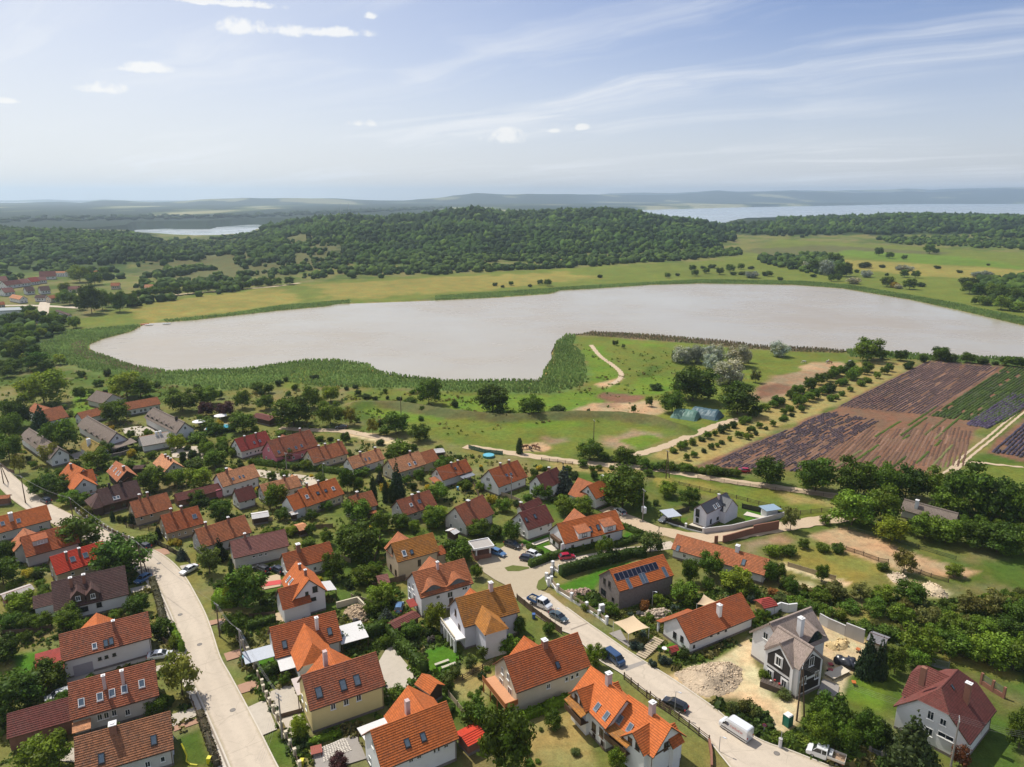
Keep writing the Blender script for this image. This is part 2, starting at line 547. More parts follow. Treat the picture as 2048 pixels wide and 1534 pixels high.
# land cover: base tone, then painted regions (colours of what grows or lies there, plus the canal bank's shadow)
C_GRASS, C_DRY, C_SOIL = (0.070,0.105,0.018),(0.27,0.215,0.085),(0.23,0.165,0.105)
C_MEAD, C_GOLD, C_LUSH = (0.128,0.150,0.028),(0.225,0.19,0.05),(0.115,0.175,0.022)
C_REED, C_REEDD, C_DIRT = (0.11,0.16,0.045),(0.165,0.125,0.075),(0.40,0.265,0.165)
C_PLOW, C_LAWN, C_SAND = (0.175,0.095,0.064),(0.055,0.135,0.012),(0.52,0.40,0.26)
C_FOR, C_OLIVE, C_BROWN = (0.035,0.055,0.018),(0.105,0.105,0.042),(0.27,0.185,0.12)
C_WOODY = (0.05,0.075,0.02)
PAINT = [
 # broad zones
 (C_MEAD, 14,[(130,700),(170,640),(280,600),(440,582),(600,566),(800,554),(1000,543),(1200,533),(1450,520),(1560,478),(1760,490),(2048,505),(2400,520),(2500,720),(2048,660),(1850,612),(1685,578),(1400,566),(1180,577),(870,600),(560,618),(330,645),(250,664)]),
 (C_GOLD, 9,[(270,612),(430,588),(560,575),(610,600),(480,622),(330,640),(285,646)]),
 (C_GOLD, 14,[(620,570),(840,556),(1120,545),(1200,556),(900,585),(660,600)]),
 (C_OLIVE, 12,[(1480,500),(1640,490),(1900,505),(1720,512),(1560,516)]),
 (C_GOLD, 14,[(1690,520),(2048,540),(2300,560),(2300,572),(1900,556),(1650,535)]),
 (C_LUSH, 8,[(1700,500),(1900,512),(2048,530),(2048,538),(1850,528),(1640,508)]),
 (C_FOR, 20,[(2000,575),(2400,560),(2400,640),(2048,620),(1960,600)]),
 (C_MEAD, 6,[(1148,673),(1230,672),(1400,686),(1690,705),(1715,722),(1600,780),(1500,822),(1400,856),(1150,850),(1000,835),(850,812),(700,805),(690,782),(890,784),(1100,789),(1168,774),(1174,745)]),
 (C_LUSH, 5,[(880,790),(1100,792),(1250,770),(1230,800),(1120,825),(980,830),(890,815)]),
 (C_LUSH, 5,[(1160,690),(1200,690),(1225,730),(1235,752),(1190,765),(1175,745)]),
 (C_LUSH, 5,[(1290,752),(1350,750),(1360,772),(1330,786),(1250,790),(1280,768)]),
 (C_GRASS, 4,[(1300,728),(1325,730),(1310,750),(1285,752)]),
 (C_LUSH, 3,[(1240,680),(1268,684),(1262,690),(1238,689)]),
 (C_LUSH, 3,[(1286,687),(1320,688),(1330,693),(1290,693)]),
 (C_BROWN, 5,[(1500,790),(1540,752),(1620,738),(1700,728),(1708,738),(1620,782),(1530,806)]),
 (C_PLOW, 4,[(1510,775),(1560,765),(1590,772),(1570,786),(1520,795)]),
 (C_DIRT, 2.5,[(1600,733),(1625,726),(1680,725),(1702,735),(1640,744),(1605,742)]),
 (C_DIRT, 2.5,[(1190,768),(1215,762),(1244,756),(1235,764),(1218,774),(1196,774)]),
 (C_PLOW, 2,[(1206,783),(1290,793),(1262,812),(1215,803),(1195,792)]),
 (C_DIRT, 3,[(1150,820),(1180,806),(1240,806),(1320,800),(1330,822),(1290,832),(1250,828),(1180,826)]),
 (C_BROWN, 3,[(1185,812),(1215,803),(1245,808),(1240,816),(1205,818)]),
 (C_MEAD, 6,[(715,815),(830,818),(1000,842),(1200,835),(1380,858),(1360,872),(1250,908),(1130,912),(900,890),(780,850)]),
 (C_LUSH, 5,[(720,815),(840,822),(880,838),(800,846),(730,830)]),
 (C_LUSH, 5,[(1020,845),(1110,838),(1160,846),(1110,860),(1030,855)]),
 (C_BROWN, 7,[(1200,872),(1260,855),(1335,862),(1340,875),(1250,903),(1205,895)]),
 (C_SOIL, 6,[(1095,876),(1140,872),(1140,884),(1100,886)]),
 (C_DIRT, 2,[(1042,890),(1080,886),(1102,896),(1080,904),(1045,902)]),
 (C_OLIVE, 2.5,[(720,800),(800,806),(900,822),(1000,832),(1150,827),(1225,828),(1300,834),(1368,858),(1360,868),(1290,850),(1225,842),(1150,840),(1000,846),(900,838),(800,822),(715,812)]),  # canal bank: dark olive, its shadow band put into the ground colour
 (C_OLIVE, 20,[(255,520),(340,480),(520,470),(640,500),(700,525),(560,552),(330,560),(260,545)]),
 (C_WOODY, 14,[(-200,470),(260,482),(330,500),(262,545),(-200,548)]),
 (C_WOODY, 14,[(300,500),(420,485),(500,490),(470,512),(330,525)]),
 # reed beds
 (C_REED, 5,[(70,695),(140,662),(270,650),(296,652),(178,690),(178,700),(250,722),(335,743),(500,736),(612,720),(675,719),(738,729),(800,750),(890,761),(1075,760),(1103,719),(1112,682),(1135,668),(1152,670),(1147,690),(1167,710),(1174,745),(1166,772),(1100,787),(890,782),(840,777),(640,773),(560,762),(470,782),(330,767),(200,747),(75,712)]),
 (C_REEDD, 4,[(140,690),(165,683),(178,700),(250,724),(330,744),(300,752),(200,728),(150,708)]),
 (C_REEDD, 4,[(1152,670),(1185,663),(1310,670),(1430,679),(1500,688),(1690,700),(1690,706),(1600,704),(1490,697),(1400,688),(1230,675)]),
 (C_REED, 4,[(1690,699),(1850,706),(2048,715),(2300,730),(2300,752),(1980,726),(1700,714)]),
 (C_REED, 5,[(328,640),(440,630),(560,611),(700,600),(700,606),(560,622),(450,634),(335,646)]),
 (C_REED, 5,[(870,592),(1180,571),(1400,559),(1600,562),(1700,570),(1820,590),(1919,608),(2048,636),(2300,690),(2300,706),(2048,654),(1919,622),(1818,601),(1685,579),(1590,572),(1400,569),(1180,580),(870,602)]),
 (C_MEAD, 5,[(567,747),(600,734),(622,735),(668,747),(625,760),(605,775),(560,782)]),
 (C_WOODY, 10,[(-40,620),(130,625),(130,690),(75,715),(60,745),(-60,760)]),
 # orchard, fields
 (C_DRY, 4,[(1727,724),(1850,722),(1671,815),(1500,887),(1393,934),(1300,915),(1440,852),(1500,825),(1588,785)]),
 (C_PLOW, 2,[(1671,815),(1850,723),(2003,734),(2300,745),(2120,790),(1944,862),(1935,900),(1850,950),(1560,940),(1470,950),(1385,936),(1500,887)]),
 (C_GRASS, 5,[(1938,925),(1975,905),(2200,930),(2200,985),(1960,975),(1900,955)]),
 (C_MEAD, 4,[(1930,945),(2048,925),(2200,940),(2200,985),(2000,975)]),
 (C_PLOW, 2,[(1972,905),(2048,838),(2200,800),(2200,935),(2048,925)]),
 # paddock and plots on the right
 (C_MEAD, 4,[(1338,956),(1450,965),(1660,998),(1672,1022),(1600,1030),(1470,1005),(1380,985)]),
 (C_GOLD, 4,[(1345,958),(1420,966),(1480,985),(1420,985)]),
 (C_DRY, 4,[(1560,985),(1660,1000),(1665,1012),(1580,1008)]),
 (C_DIRT, 2.5,[(1621,1072),(1686,1057),(1760,1082),(1811,1100),(1962,1145),(1937,1160),(1811,1145),(1691,1102)]),
 (C_GOLD, 5,[(1560,1092),(1620,1085),(1700,1112),(1770,1140),(1700,1168),(1560,1135)]),
 (C_BROWN, 4,[(1480,1085),(1560,1068),(1600,1085),(1560,1090),(1500,1100)]),
 (C_SAND, 2.5,[(1770,1148),(1850,1170),(1895,1185),(1890,1196),(1840,1190),(1790,1165)]),
 (C_SAND, 1.5,[(1560,1125),(1700,1165),(1690,1172),(1550,1133)]),
 (C_SAND, 3,[(1560,1155),(1620,1165),(1660,1185),(1620,1190),(1560,1172)]),
 (C_GOLD, 4,[(1690,1225),(1760,1225),(1800,1250),(1780,1262),(1720,1245)]),
 (C_GOLD, 4,[(1870,1300),(1960,1310),(2060,1350),(2060,1385),(1960,1350),(1880,1325)]),
 # building site
 (C_SAND, 2,[(1335,1355),(1380,1335),(1440,1315),(1500,1265),(1520,1290),(1510,1330),(1545,1400),(1600,1400),(1600,1440),(1560,1480),(1520,1470),(1525,1420),(1470,1400),(1430,1400),(1395,1390)]),
 (C_SAND, 2,[(1630,1232),(1660,1240),(1720,1270),(1740,1300),(1720,1330),(1690,1390),(1670,1400),(1640,1370),(1650,1300)]),
 (C_OLIVE, 3,[(1430,1402),(1470,1400),(1525,1422),(1500,1445),(1460,1430)]),
 (C_GRASS, 2,[(1360,1330),(1440,1305),(1490,1275),(1480,1295),(1400,1330)]),
 # lawns
 (C_LAWN, 2,[(25,1312),(95,1295),(110,1320),(85,1370),(75,1390),(35,1390)]),
 (C_LAWN, 1.5,[(850,1300),(890,1290),(925,1312),(905,1340),(880,1350),(850,1335)]),
 (C_LAWN, 1.5,[(1105,1172),(1180,1150),(1260,1122),(1270,1135),(1195,1160),(1190,1185),(1115,1192)]),
 (C_LAWN, 1.2,[(1066,1092),(1088,1083),(1108,1096),(1110,1104),(1090,1108)]),
 (C_LAWN, 1.2,[(1245,1070),(1255,1062),(1285,1075),(1250,1082)]),
 (C_LAWN, 1.2,[(1035,1085),(1095,1066),(1098,1072),(1045,1092)]),
 (C_LUSH, 2,[(1700,1345),(1780,1365),(1775,1425),(1735,1420),(1690,1395)]),
 (C_LAWN, 1,[(512,1315),(545,1310),(555,1335),(520,1340)]),
 (C_LAWN, 1.2,[(1325,1290),(1350,1280),(1375,1305),(1362,1320),(1335,1310)]),
 (C_LAWN, 1.5,[(1355,1035),(1378,1030),(1378,1048),(1360,1052)]),
 (C_LAWN, 1.5,[(1485,1025),(1510,1018),(1560,1028),(1550,1035),(1490,1045)]),
 (C_GRASS, 2,[(345,1470),(405,1455),(425,1534),(360,1534)]),
 (C_DRY, 4,[(1040,1440),(1140,1430),(1180,1534),(1040,1534)]),
 (C_DRY, 3,[(905,1350),(960,1330),(985,1360),(975,1420),(920,1400)]),
 (C_GRASS, 2,[(525,1480),(545,1460),(590,1534),(540,1534)]),
 (C_GRASS, 2,[(650,1460),(720,1435),(740,1470),(690,1490)]),
 (C_LUSH, 2,[(1230,880),(1300,866),(1330,880),(1280,898)]),
 (C_LUSH, 3,[(150,782),(185,780),(190,830),(150,842)]),
 (C_DRY, 3,[(1100,920),(1190,935),(1290,945),(1240,950),(1120,938)]),
 (C_GOLD, 2,[(1310,958),(1345,955),(1350,972),(1320,975)]),
 (C_SAND, 1.5,[(690,860),(760,870),(820,885),(800,895),(740,880),(690,870)]),
]
def ground_color(x, y, z):
 n1, n2, n3 = vnoise(x / 34, y / 34,4,1), vnoise(x / 9, y / 9,3,2), vnoise(x / 120, y / 120,3,7)
 sh = x.shape
 c = np.zeros(sh + (3,))
 a = smooth((n1 - 0.34) / 0.28)[..., None]
 b = (smooth((n2 - 0.50) / 0.24) * 0.75)[..., None]
 c[:] = np.array(C_GRASS) * (1 - a) + np.array(C_DRY) * a * 0.42 + np.array(C_GRASS) * a * 0.58
 c = c * (1 - b * 0.55) + np.array(C_SOIL) * b * 0.55
 # forest floor and far plain
 hill = smooth((z - 2.5) / 6) * smooth((y - 700) / 120)
 hill = np.where((y > 1600) & (z > 2.5),1, hill)[..., None]
 c = c * (1 - hill) + np.array(C_FOR) * hill
 plain_ = smooth((y - 1650) / 250)[..., None]
 f1 = vnoise(x / 520 + y / 3000, y / 900,2,9)
 fieldc = np.where((f1 > 0.70)[..., None], np.array((0.30,0.28,0.16)), np.where((f1 > 0.60)[..., None], np.array((0.13,0.15,0.06)), np.array((0.017,0.030,0.017))))
 hillf = smooth((z + 14) / 30)[..., None] * np.where(f1 > .72,.4,1)[..., None]
 fieldc = fieldc * (1 - hillf) + np.array((0.014,0.026,0.016)) * hillf
 c = c * (1 - plain_) + fieldc * plain_
 near = y < 1500
 warp = (vnoise(x / 14, y / 14,4,11) - 0.5) * 2
 for colr, soft, pts in PAINT:
  P = G(pts)
  xs, ys = [p.x for p in P],[p.y for p in P]
  m = (x > min(xs) - 25) & (x < max(xs) + 25) & (y > min(ys) - 25) & (y < max(ys) + 25)
  if not m.any():
   continue
  d = inside(x[m], y[m], P)
  s = soft * (0.6 + np.mean(ys) / 900)
  k = smooth((d + warp[m] * s * 1.3) / s + 0.5)[:, None]
  var = (0.80 + 0.42 * n2[m])[:, None]
  mott = smooth((n1[m] - 0.45) / 0.3)[:, None] * 0.25
  cc = np.array(colr) * var
  cc = cc * (1 - mott) + np.array(C_GRASS if colr in (C_MEAD, C_LUSH, C_GOLD, C_REED) else colr) * mott
  c[m] = c[m] * (1 - k) + cc * k
 c *= (0.88 + 0.24 * n3)[..., None]
 return c
def resample0(P):
 out = []
 for a, b in zip(P[:-1], P[1:]):
  out += [a.lerp(b, i / 12) for i in range(12)]
 return out + [P[-1]]
# ground sheet
TS = np.linspace(-1.25,1.25,521)
ys = [34.0]
while ys[-1] < 17500:
 ys.append(ys[-1] * (1.0082 if ys[-1] < 900 else 1.0125))
YS = np.array(ys)
gy, gt = np.meshgrid(YS, TS, indexing='ij')
gx = gy * gt
gz = terrain(gx, gy)
# canal bank across the pasture
CB = np.array([(p.x, p.y) for p in resample0(G([(712,812),(800,812),(900,829),(1000,838),(1150,832),(1225,833),(1300,840),(1366,862)]))])
cm = (gy > 200) & (gy < 320)
dd = np.min(np.hypot(gx[cm][:, None] - CB[None, :, 0], gy[cm][:, None] - CB[None, :, 1]),1)
gz[cm] += 2.4 * np.exp(-(dd / 3.2) ** 2)
# lake basin
LAKE = [(178,692),(185,704),(208,712),(258,730),(300,738),(335,742),(400,739),(470,735),(500,736),(545,726),(612,720),(675,719),(738,729),(750,741),(800,750),(875,756),(890,761),(925,759),(1010,760),(1078,760),(1086,754),(1091,731),(1104,720),(1102,703),(1112,684),(1135,669),(1185,663),(1238,663),(1313,670),(1376,676),(1426,680),(1481,686),(1512,691),(1600,695),(1678,699),(1716,701),(1773,704),(1875,711),(2048,717),(2300,732),(2500,745),(2500,745),(2500,720),(2300,692),(2048,650),(1919,620),(1818,598),(1685,576),(1590,569),(1400,566),(1300,569),(1180,577),(1120,580),(1100,587),(1000,594),(870,600),(760,604),(675,607),(650,612),(560,620),(450,632),(390,639),(335,643),(300,645),(290,647),(262,662),(208,676),(180,687)]
LP = G(LAKE)
near = gy < 1000
dl = inside(gx[near], gy[near], LP)
gz[near] = np.where(dl > -4, np.minimum(gz[near],-0.5 - 1.2 * smooth((dl + 4) / 6)), gz[near])
gcol = ground_color(gx, gy, gz)
# muddy rim of the lake
rim = np.zeros_like(gz)
rim[near] = smooth((dl + 3.0) / 3)
gcol = gcol * (1 - rim[..., None]) + np.array((0.34,0.24,0.09)) * rim[..., None]
gz[near] += 0.25 * (vnoise(gx[near] / 6, gy[near] / 6,3,8) - 0.5) * (dl < -8)
nr, nc = gx.shape
idx = np.arange(nr * nc).reshape(nr, nc)
Fq = np.stack([idx[:-1, :-1], idx[:-1,1:], idx[1:, 1:], idx[1:, :-1]],-1).reshape(-1,4)
V = np.stack([gx, gy, gz],-1).reshape(-1,3)
def groundm():
 def f(t):
  a = t.new('ShaderNodeAttribute')
  a.attribute_name = 'tint'
  g = t.new('ShaderNodeNewGeometry').outputs['Position']
  n1 = t.noise(g, 0.55,6,0.7)
  n2 = t.noise(g, 3.2,4,0.7)
  n3 = t.noise(g, 0.12,4,0.6)
  k = t.math('ADD', t.math('MULTIPLY', t.math('SUBTRACT', n1,0.5),1.3),1.0)
  k = t.math('ADD', k, t.math('MULTIPLY', t.math('SUBTRACT', n2,0.5),0.9))
  cb = t.new('ShaderNodeCombineXYZ')
  for i in range(3):
   t.put(cb.inputs[i], k)
  col = t.mix(1.0, a.outputs['Color'], cb.outputs[0], 'MULTIPLY')
  hue = t.mix(t.ramp(n3,0.3,0.7),(1.12,0.98,0.85),(0.88,1.04,0.95))
  col = t.mix(1.0, col, hue, 'MULTIPLY')
  return bsdf(t, col, 0.95,0.08, bump=t.math('ADD', n1, t.math('MULTIPLY', n2,0.5)), bstr=0.7, bdist=0.35)
 return mat('ground_cover', f)
ground = link('ground', np_mesh('ground', V, Fq, groundm(), gcol.reshape(-1,3), smooth=True))
tag(ground, 'grassy village ground running into meadows and wooded hills', kind='structure')
# ------------------------------------------------------------------ water
def waterm(name, deep, rough, scale, amp):
 def f(t):
  g = t.new('ShaderNodeNewGeometry').outputs['Position']
  n1 = t.noise(g, 0.006,4,0.6)
  mp = t.new('ShaderNodeMapping')
  mp.inputs['Scale'].default_value = (0.5,1.6,1)
  t.put(mp.inputs[0], g)
  n2 = t.noise(mp.outputs[0], scale, 3,0.6)
  n3 = t.noise(mp.outputs[0],0.05,5,0.6)
  col = t.mix(t.ramp(n1,0.3,0.7), deep, tuple(x * y for x, y in zip(deep, (0.84,0.80,0.80))))
  col = t.mix(t.math('MULTIPLY', t.ramp(n3,0.4,0.7),0.03), col, tuple(x * 0.7 for x in deep))
  r = t.math('ADD', rough - .08, t.math('MULTIPLY', t.ramp(t.math('ADD', n1, t.math('MULTIPLY', n3,.4)),0.5,0.95),0.25))
  return bsdf(t, col, r, 0.5, bump=n2, bstr=amp, bdist=0.3)
 return mat(name, f)
def sheet(name, P, z, m, label=None, kind='structure', parent=None):
 """flat sheet over a polygon (triangulated)"""
 import bmesh
 bm = bmesh.new()
 vs = [bm.verts.new((p.x, p.y, z)) for p in P]
 bm.faces.new(vs)
 bmesh.ops.triangulate(bm, faces=bm.faces[:])
 for fc in bm.faces:
  if fc.normal.z < 0:
   fc.normal_flip()
 me = bpy.data.meshes.new(name)
 bm.to_mesh(me)
 bm.free()
 me.materials.append(m)
 o = link(name, me, parent)
 if kind or label:
  tag(o, label, kind=kind)
 return o
LPc = [LP[i] for i in range(len(LP)) if i == 0 or (LP[i] - LP[i - 1]).length > 0.05]
sheet('lake_water', LPc, -0.55, waterm('pond_water', (0.385,0.345,0.265),0.22,1.0,0.010), 'milky pale water of the inner lake')
o = sheet('far_lake_water', [Vector(p) for p in ((-9000,1750,0),(16000,1750,0),(16000,12500,0),(-9000,12500,0))], ZB, waterm('big_lake_water', (0.34,0.385,0.39),0.22,0.2,0.03), 'bright strip of the big lake beyond the hills')
# ------------------------------------------------------------------ woods, reeds, scrub: stuff
def icos(sub):
 import bmesh
 bm = bmesh.new()
 bmesh.ops.create_icosphere(bm, subdivisions=sub, radius=1)
 V = np.array([v.co[:] for v in bm.verts])
 Fc = np.array([[v.index for v in f.verts] for f in bm.faces])
 bm.free()
 return V, Fc
IV, IF = icos(2)
IV1, IF1 = icos(1)
def blob_field(P, r, h, col, seed, fine=False):
 """many tree crowns as lumpy shapes in one array; P (n,3) r (n) h (n) col (n,3)"""
 rs = np.random.RandomState(seed)
 bv, bf = (IV, IF) if fine else (IV1, IF1)
 n, k = len(P), len(bv)
 jit = 1 + (rs.rand(n, k, 1) - 0.5) * (0.8 if fine else 0.95)
 ang = rs.rand(n) * 6.283
 ca, sa = np.cos(ang)[:, None], np.sin(ang)[:, None]
 B = bv[None] * jit
 X = B[:, :, 0] * ca - B[:, :, 1] * sa
 Y = B[:, :, 0] * sa + B[:, :, 1] * ca
 Z = B[:, :, 2]
 VV = np.stack([X * r[:, None] + P[:, None, 0], Y * r[:, None] + P[:, None, 1],(Z * 0.5 + 0.42) * h[:, None] + P[:, None, 2]],-1)
 FF = (bf[None] + (np.arange(n) * k)[:, None, None]).reshape(-1,3)
 CC = np.repeat(col[:, None, :], k, 1) * (0.72 + 0.56 * rs.rand(n, k, 1))
 return VV.reshape(-1,3), FF, CC.reshape(-1,3)
woodm = tintm('wood_canopy', 0.95,1.2,0.75,1.0)
rs = np.random.RandomState(5)
def scatter(P, spacing, seed=0, jitter=0.9):
 r_ = np.random.RandomState(seed)
 xs, ys_ = [p[0] for p in P],[p[1] for p in P]
 X, Y = np.meshgrid(np.arange(min(xs), max(xs), spacing), np.arange(min(ys_), max(ys_), spacing))
 X = X.ravel() + (r_.rand(X.size) - 0.5) * spacing * jitter
 Y = Y.ravel() + (r_.rand(Y.size) - 0.5) * spacing * jitter
 m = inside(X, Y, P) > 0
 return X[m], Y[m]
# forested hills: trees spaced closely on everything that rises, thinned by clearings
FX, FY = [],[]
for (y0, y1, sp) in ((760,1100,6.4),(1100,1500,7.6),(1500,2500,10.5)):
 X, Y = np.meshgrid(np.arange(-0.80 * y1,0.80 * y1, sp), np.arange(y0, y1, sp))
 X = X.ravel() + (rs.rand(X.size) - .5) * sp * 0.95
 Y = Y.ravel() + (rs.rand(Y.size) - .5) * sp * 0.95
 FX.append(X)
 FY.append(Y)
FX, FY = np.concatenate(FX), np.concatenate(FY)
FZ = terrain(FX, FY)
u = 1024 + F * FX / (FY * CP)
vis = (u > -160) & (u < 2200)
clear = vnoise(FX / 130, FY / 130,3,21)
edge = smooth((FZ - 1.5) / 7)
keep = vis & (FZ > 1.0) & (rs.rand(len(FX)) < edge * np.where(clear > np.where(u < 330,.80,.64),0.15,1.0))
# trees on a back slope that nobody sees are left out
crest_d = np.where(u < 520,1420, np.where(u < 1560,1900,2420))
keep &= FY < crest_d
for pts in ([(1560,478),(1640,470),(1760,480),(1900,500),(2048,510),(2048,545),(1700,520),(1600,510)],[(585,520),(650,505),(690,520),(640,545),(590,540)],[(390,515),(450,502),(520,505),(510,526),(430,534)],[(560,500),(600,490),(640,500),(600,515)]):
 PP = G(pts, 4.0)
 keep &= ~((inside(FX, FY, PP) > 0) & (rs.rand(len(FX)) < 0.9))
FX, FY, FZ = FX[keep], FY[keep], FZ[keep]
n = len(FX)
r_ = rs.uniform(2.2,5.6, n) * np.where(FY > 1500,1.4, np.where(FY > 1100,1.05,0.9))
h_ = r_ * rs.uniform(1.7,2.5, n)
pat = vnoise(FX / 70, FY / 70,3,31)
base = np.where((pat > 0.52)[:, None], np.array((0.036,0.070,0.013)), np.array((0.021,0.040,0.011)))
r_ *= np.where(vnoise(FX / 24, FY / 24,2,33) > .6,1.35,.92)
lite = (vnoise(FX / 38, FY / 38,3,35) + rs.rand(n) * .25 > 0.80)[:, None]
base = np.where(lite, np.array((0.060,0.10,0.016)), base) * rs.uniform(0.75,1.3,(n, 1))
V1, F1, C1 = blob_field(np.stack([FX, FY, FZ - 1],-1), r_, h_, base, 6)
fw = link('hill_forest', np_mesh('hill_forest', V1, F1, woodm, C1))
tag(fw, 'dense dark green forest covering the hills behind the lake', 'forest', kind='stuff')
print('forest trees', n)
# shrubland and gardens at the foot of the hills
DX, DY, DS = [],[],[]
for pts, sp, sz in (
  ([(430,560),(620,530),(820,515),(760,545),(560,566),(430,585)],9,3.6),
  ([(250,610),(330,590),(480,575),(480,583),(330,603),(262,616)],7,3.6),
  ([(270,560),(340,540),(450,540),(430,580),(330,588),(275,590)],8,4.0),
  ([(560,545),(800,520),(1000,520),(1250,515),(1480,500),(1480,512),(1200,533),(1000,543),(700,560)],9,4.2),
  ([(1505,520),(1640,512),(1690,530),(1690,552),(1620,548),(1540,530)],9,4.6),
  ([(1960,565),(2048,555),(2200,560),(2200,640),(2048,624),(1975,598)],8,4.6),
  ([(1740,478),(2048,470),(2200,480),(2200,510),(2048,500),(1800,490)],16,4.5),
  ([(-60,545),(60,535),(230,540),(250,560),(90,565),(-60,560)],10,4.2),
  ([(-80,505),(60,500),(240,505),(262,530),(100,535),(-80,535)],9,4.6),
  ([(290,505),(345,482),(520,472),(660,510),(560,535),(330,545)],11,4.4),
  ([(-60,640),(120,635),(150,650),(70,690),(50,720),(-60,720)],9,3.6)):
 X, Y = scatter(G(pts), sp, len(DX))
 DX.append(X)
 DY.append(Y)
 DS.append(np.full(len(X), sz))
DX, DY, DS = np.concatenate(DX), np.concatenate(DY), np.concatenate(DS)
kk = (rs.rand(len(DX)) < 0.9) & ((vnoise(DX / 42, DY / 42,3,51) > .47) | (DY < 620) | (DX > 150))
DX, DY, DS = DX[kk], DY[kk], DS[kk]
n = len(DX)
r_ = DS * rs.uniform(0.55,1.25, n)
base = np.where((rs.rand(n) < 0.4)[:, None], np.array((0.062,0.10,0.016)), np.array((0.034,0.060,0.013))) * rs.uniform(0.8,1.25,(n, 1))
V1, F1, C1 = blob_field(np.stack([DX, DY, terrain(DX, DY)],-1), r_, r_ * rs.uniform(1.3,1.9, n), base, 8, True)
o = link('shrubland', np_mesh('shrubland', V1, F1, woodm, C1))
tag(o, 'bushy shrubland and far gardens at the foot of the hills', 'shrubland', kind='stuff')
# trees and hedgerows on the far shore of the big lake
X, Y = scatter([(p.x, p.y) for p in G([(-100,462),(500,447),(900,425),(900,420),(500,440),(-100,450)],-22)],60,3)
n = len(X)
V1, F1, C1 = blob_field(np.stack([X, Y, terrain(X, Y)],-1), rs.uniform(9,24, n), rs.uniform(8,16, n), np.array((0.03,0.05,0.02)) * rs.uniform(0.8,1.5,(n, 1)),9)
o = link('far_woods', np_mesh('far_woods', V1, F1, woodm, C1))
tag(o, 'hazy clumps of trees on the far plain beyond the big lake', 'woods', kind='stuff')
def tufts(name, polys, sp, hgt, wid, cols, seed, m, label, cat, keepf=None):
 """upright blades in small crossing fans: reeds, tall weeds, grass"""
 r2 = np.random.RandomState(seed)
 XX, YY = [],[]
 for i, pts in enumerate(polys):
  X, Y = scatter(G(pts), sp, seed + i)
  XX.append(X)
  YY.append(Y)
 X, Y = np.concatenate(XX), np.concatenate(YY)
 if keepf is not None:
  k = keepf(X, Y, r2)
  X, Y = X[k], Y[k]
 n = len(X)
 pn = vnoise(X / 18, Y / 18,3, seed)
 H = hgt * r2.uniform(0.9,1.08, n) * (0.75 + 0.5 * pn) * np.where(Y > 560,.75,1)
 Vs, Cs = [],[]
 c = np.array(cols)[r2.randint(0, len(cols), n)] * (0.62 + 0.76 * vnoise(X / 26, Y / 9,4, seed + 2))[:, None] * r2.uniform(0.88,1.12,(n, 1))
 for k in range(2):
  a = r2.rand(n) * 6.283
  w_ = wid * r2.uniform(0.5,1.0, n)
  ox, oy = np.cos(a) * w_, np.sin(a) * w_
  lx, ly = (r2.rand(n) - .5) * wid * 1.4,(r2.rand(n) - .5) * wid * 1.4
  z0 = np.full(n, -0.2)
  Vs.append(np.stack([np.stack([X - ox, Y - oy, z0],-1), np.stack([X + ox, Y + oy, z0],-1), np.stack([X + lx + ox * .5, Y + ly + oy * .5, H * r2.uniform(.7,1, n)],-1), np.stack([X + lx - ox * .6, Y + ly - oy * .6, H * r2.uniform(.6,1, n)],-1)],1))
  Cs.append(np.repeat(c[:, None, :],4,1))
 VV, CC = np.concatenate(Vs).reshape(-1,3), np.concatenate(Cs).reshape(-1,3)
 FF = np.arange(len(VV)).reshape(-1,4)
 o = link(name, np_mesh(name, VV, FF, m, CC))
 tag(o, label, cat, kind='stuff')
 return o
def bladem():
 def f(t):
  a = t.new('ShaderNodeAttribute')
  a.attribute_name = 'tint'
  d_ = t.new('ShaderNodeBsdfDiffuse')
  t.l.new(a.outputs['Color'], d_.inputs[0])
  tr = t.new('ShaderNodeBsdfTranslucent')
  t.l.new(a.outputs['Color'], tr.inputs[0])
  m1 = t.new('ShaderNodeMixShader')
  m1.inputs[0].default_value = 0.5
  t.l.new(d_.outputs[0], m1.inputs[1])
  t.l.new(tr.outputs[0], m1.inputs[2])
  return m1.outputs[0]
 return mat('reed_blades', f)
off_lake = lambda X, Y, r2: inside(X, Y, LP) < 0.5
tufts('reed_bed', [PAINT[i][2] for i in range(len(PAINT)) if PAINT[i][0] is C_REED],1.35,1.35,.60,[(0.19,0.27,0.075),(0.175,0.265,0.075),(0.205,0.275,0.08)],41, bladem(), 'green reed bed fringing the lake shore', 'reeds', off_lake)
tufts('dry_reeds', [PAINT[i][2] for i in range(len(PAINT)) if PAINT[i][0] is C_REEDD],1.35,1.15,.55,[(0.26,0.21,0.12),(0.17,0.18,0.08),(0.28,0.22,0.14)],43, bladem(), 'brownish old reeds along the shore and round the headland', 'reeds', off_lake)
# ------------------------------------------------------------------ survey sheets (4x enlargements, origin in the photo)
SHEET = {'A': (0,900), 'B': (0,1150), 'C': (400,1150), 'D': (400,850), 'E': (850,1150), 'F': (850,850), 'G': (1300,1150), 'H': (1536,1150),
   'I': (1300,850), 'J': (1536,900), 'K': (0,740), 'L': (0,380), 'M': (500,650), 'N': (1000,600), 'O': (1500,640), 'P': (1400,370), 'Z': (0,0)}
def q(s, x, y):
 ox, oy = SHEET[s]
 k = {'O': 3.737, 'P': 3.16, 'Z': 1.0}.get(s, 3.994)
 return (ox + x / k, oy + y / k)
def Q(s, pts):
 return [q(s, *p) for p in pts]
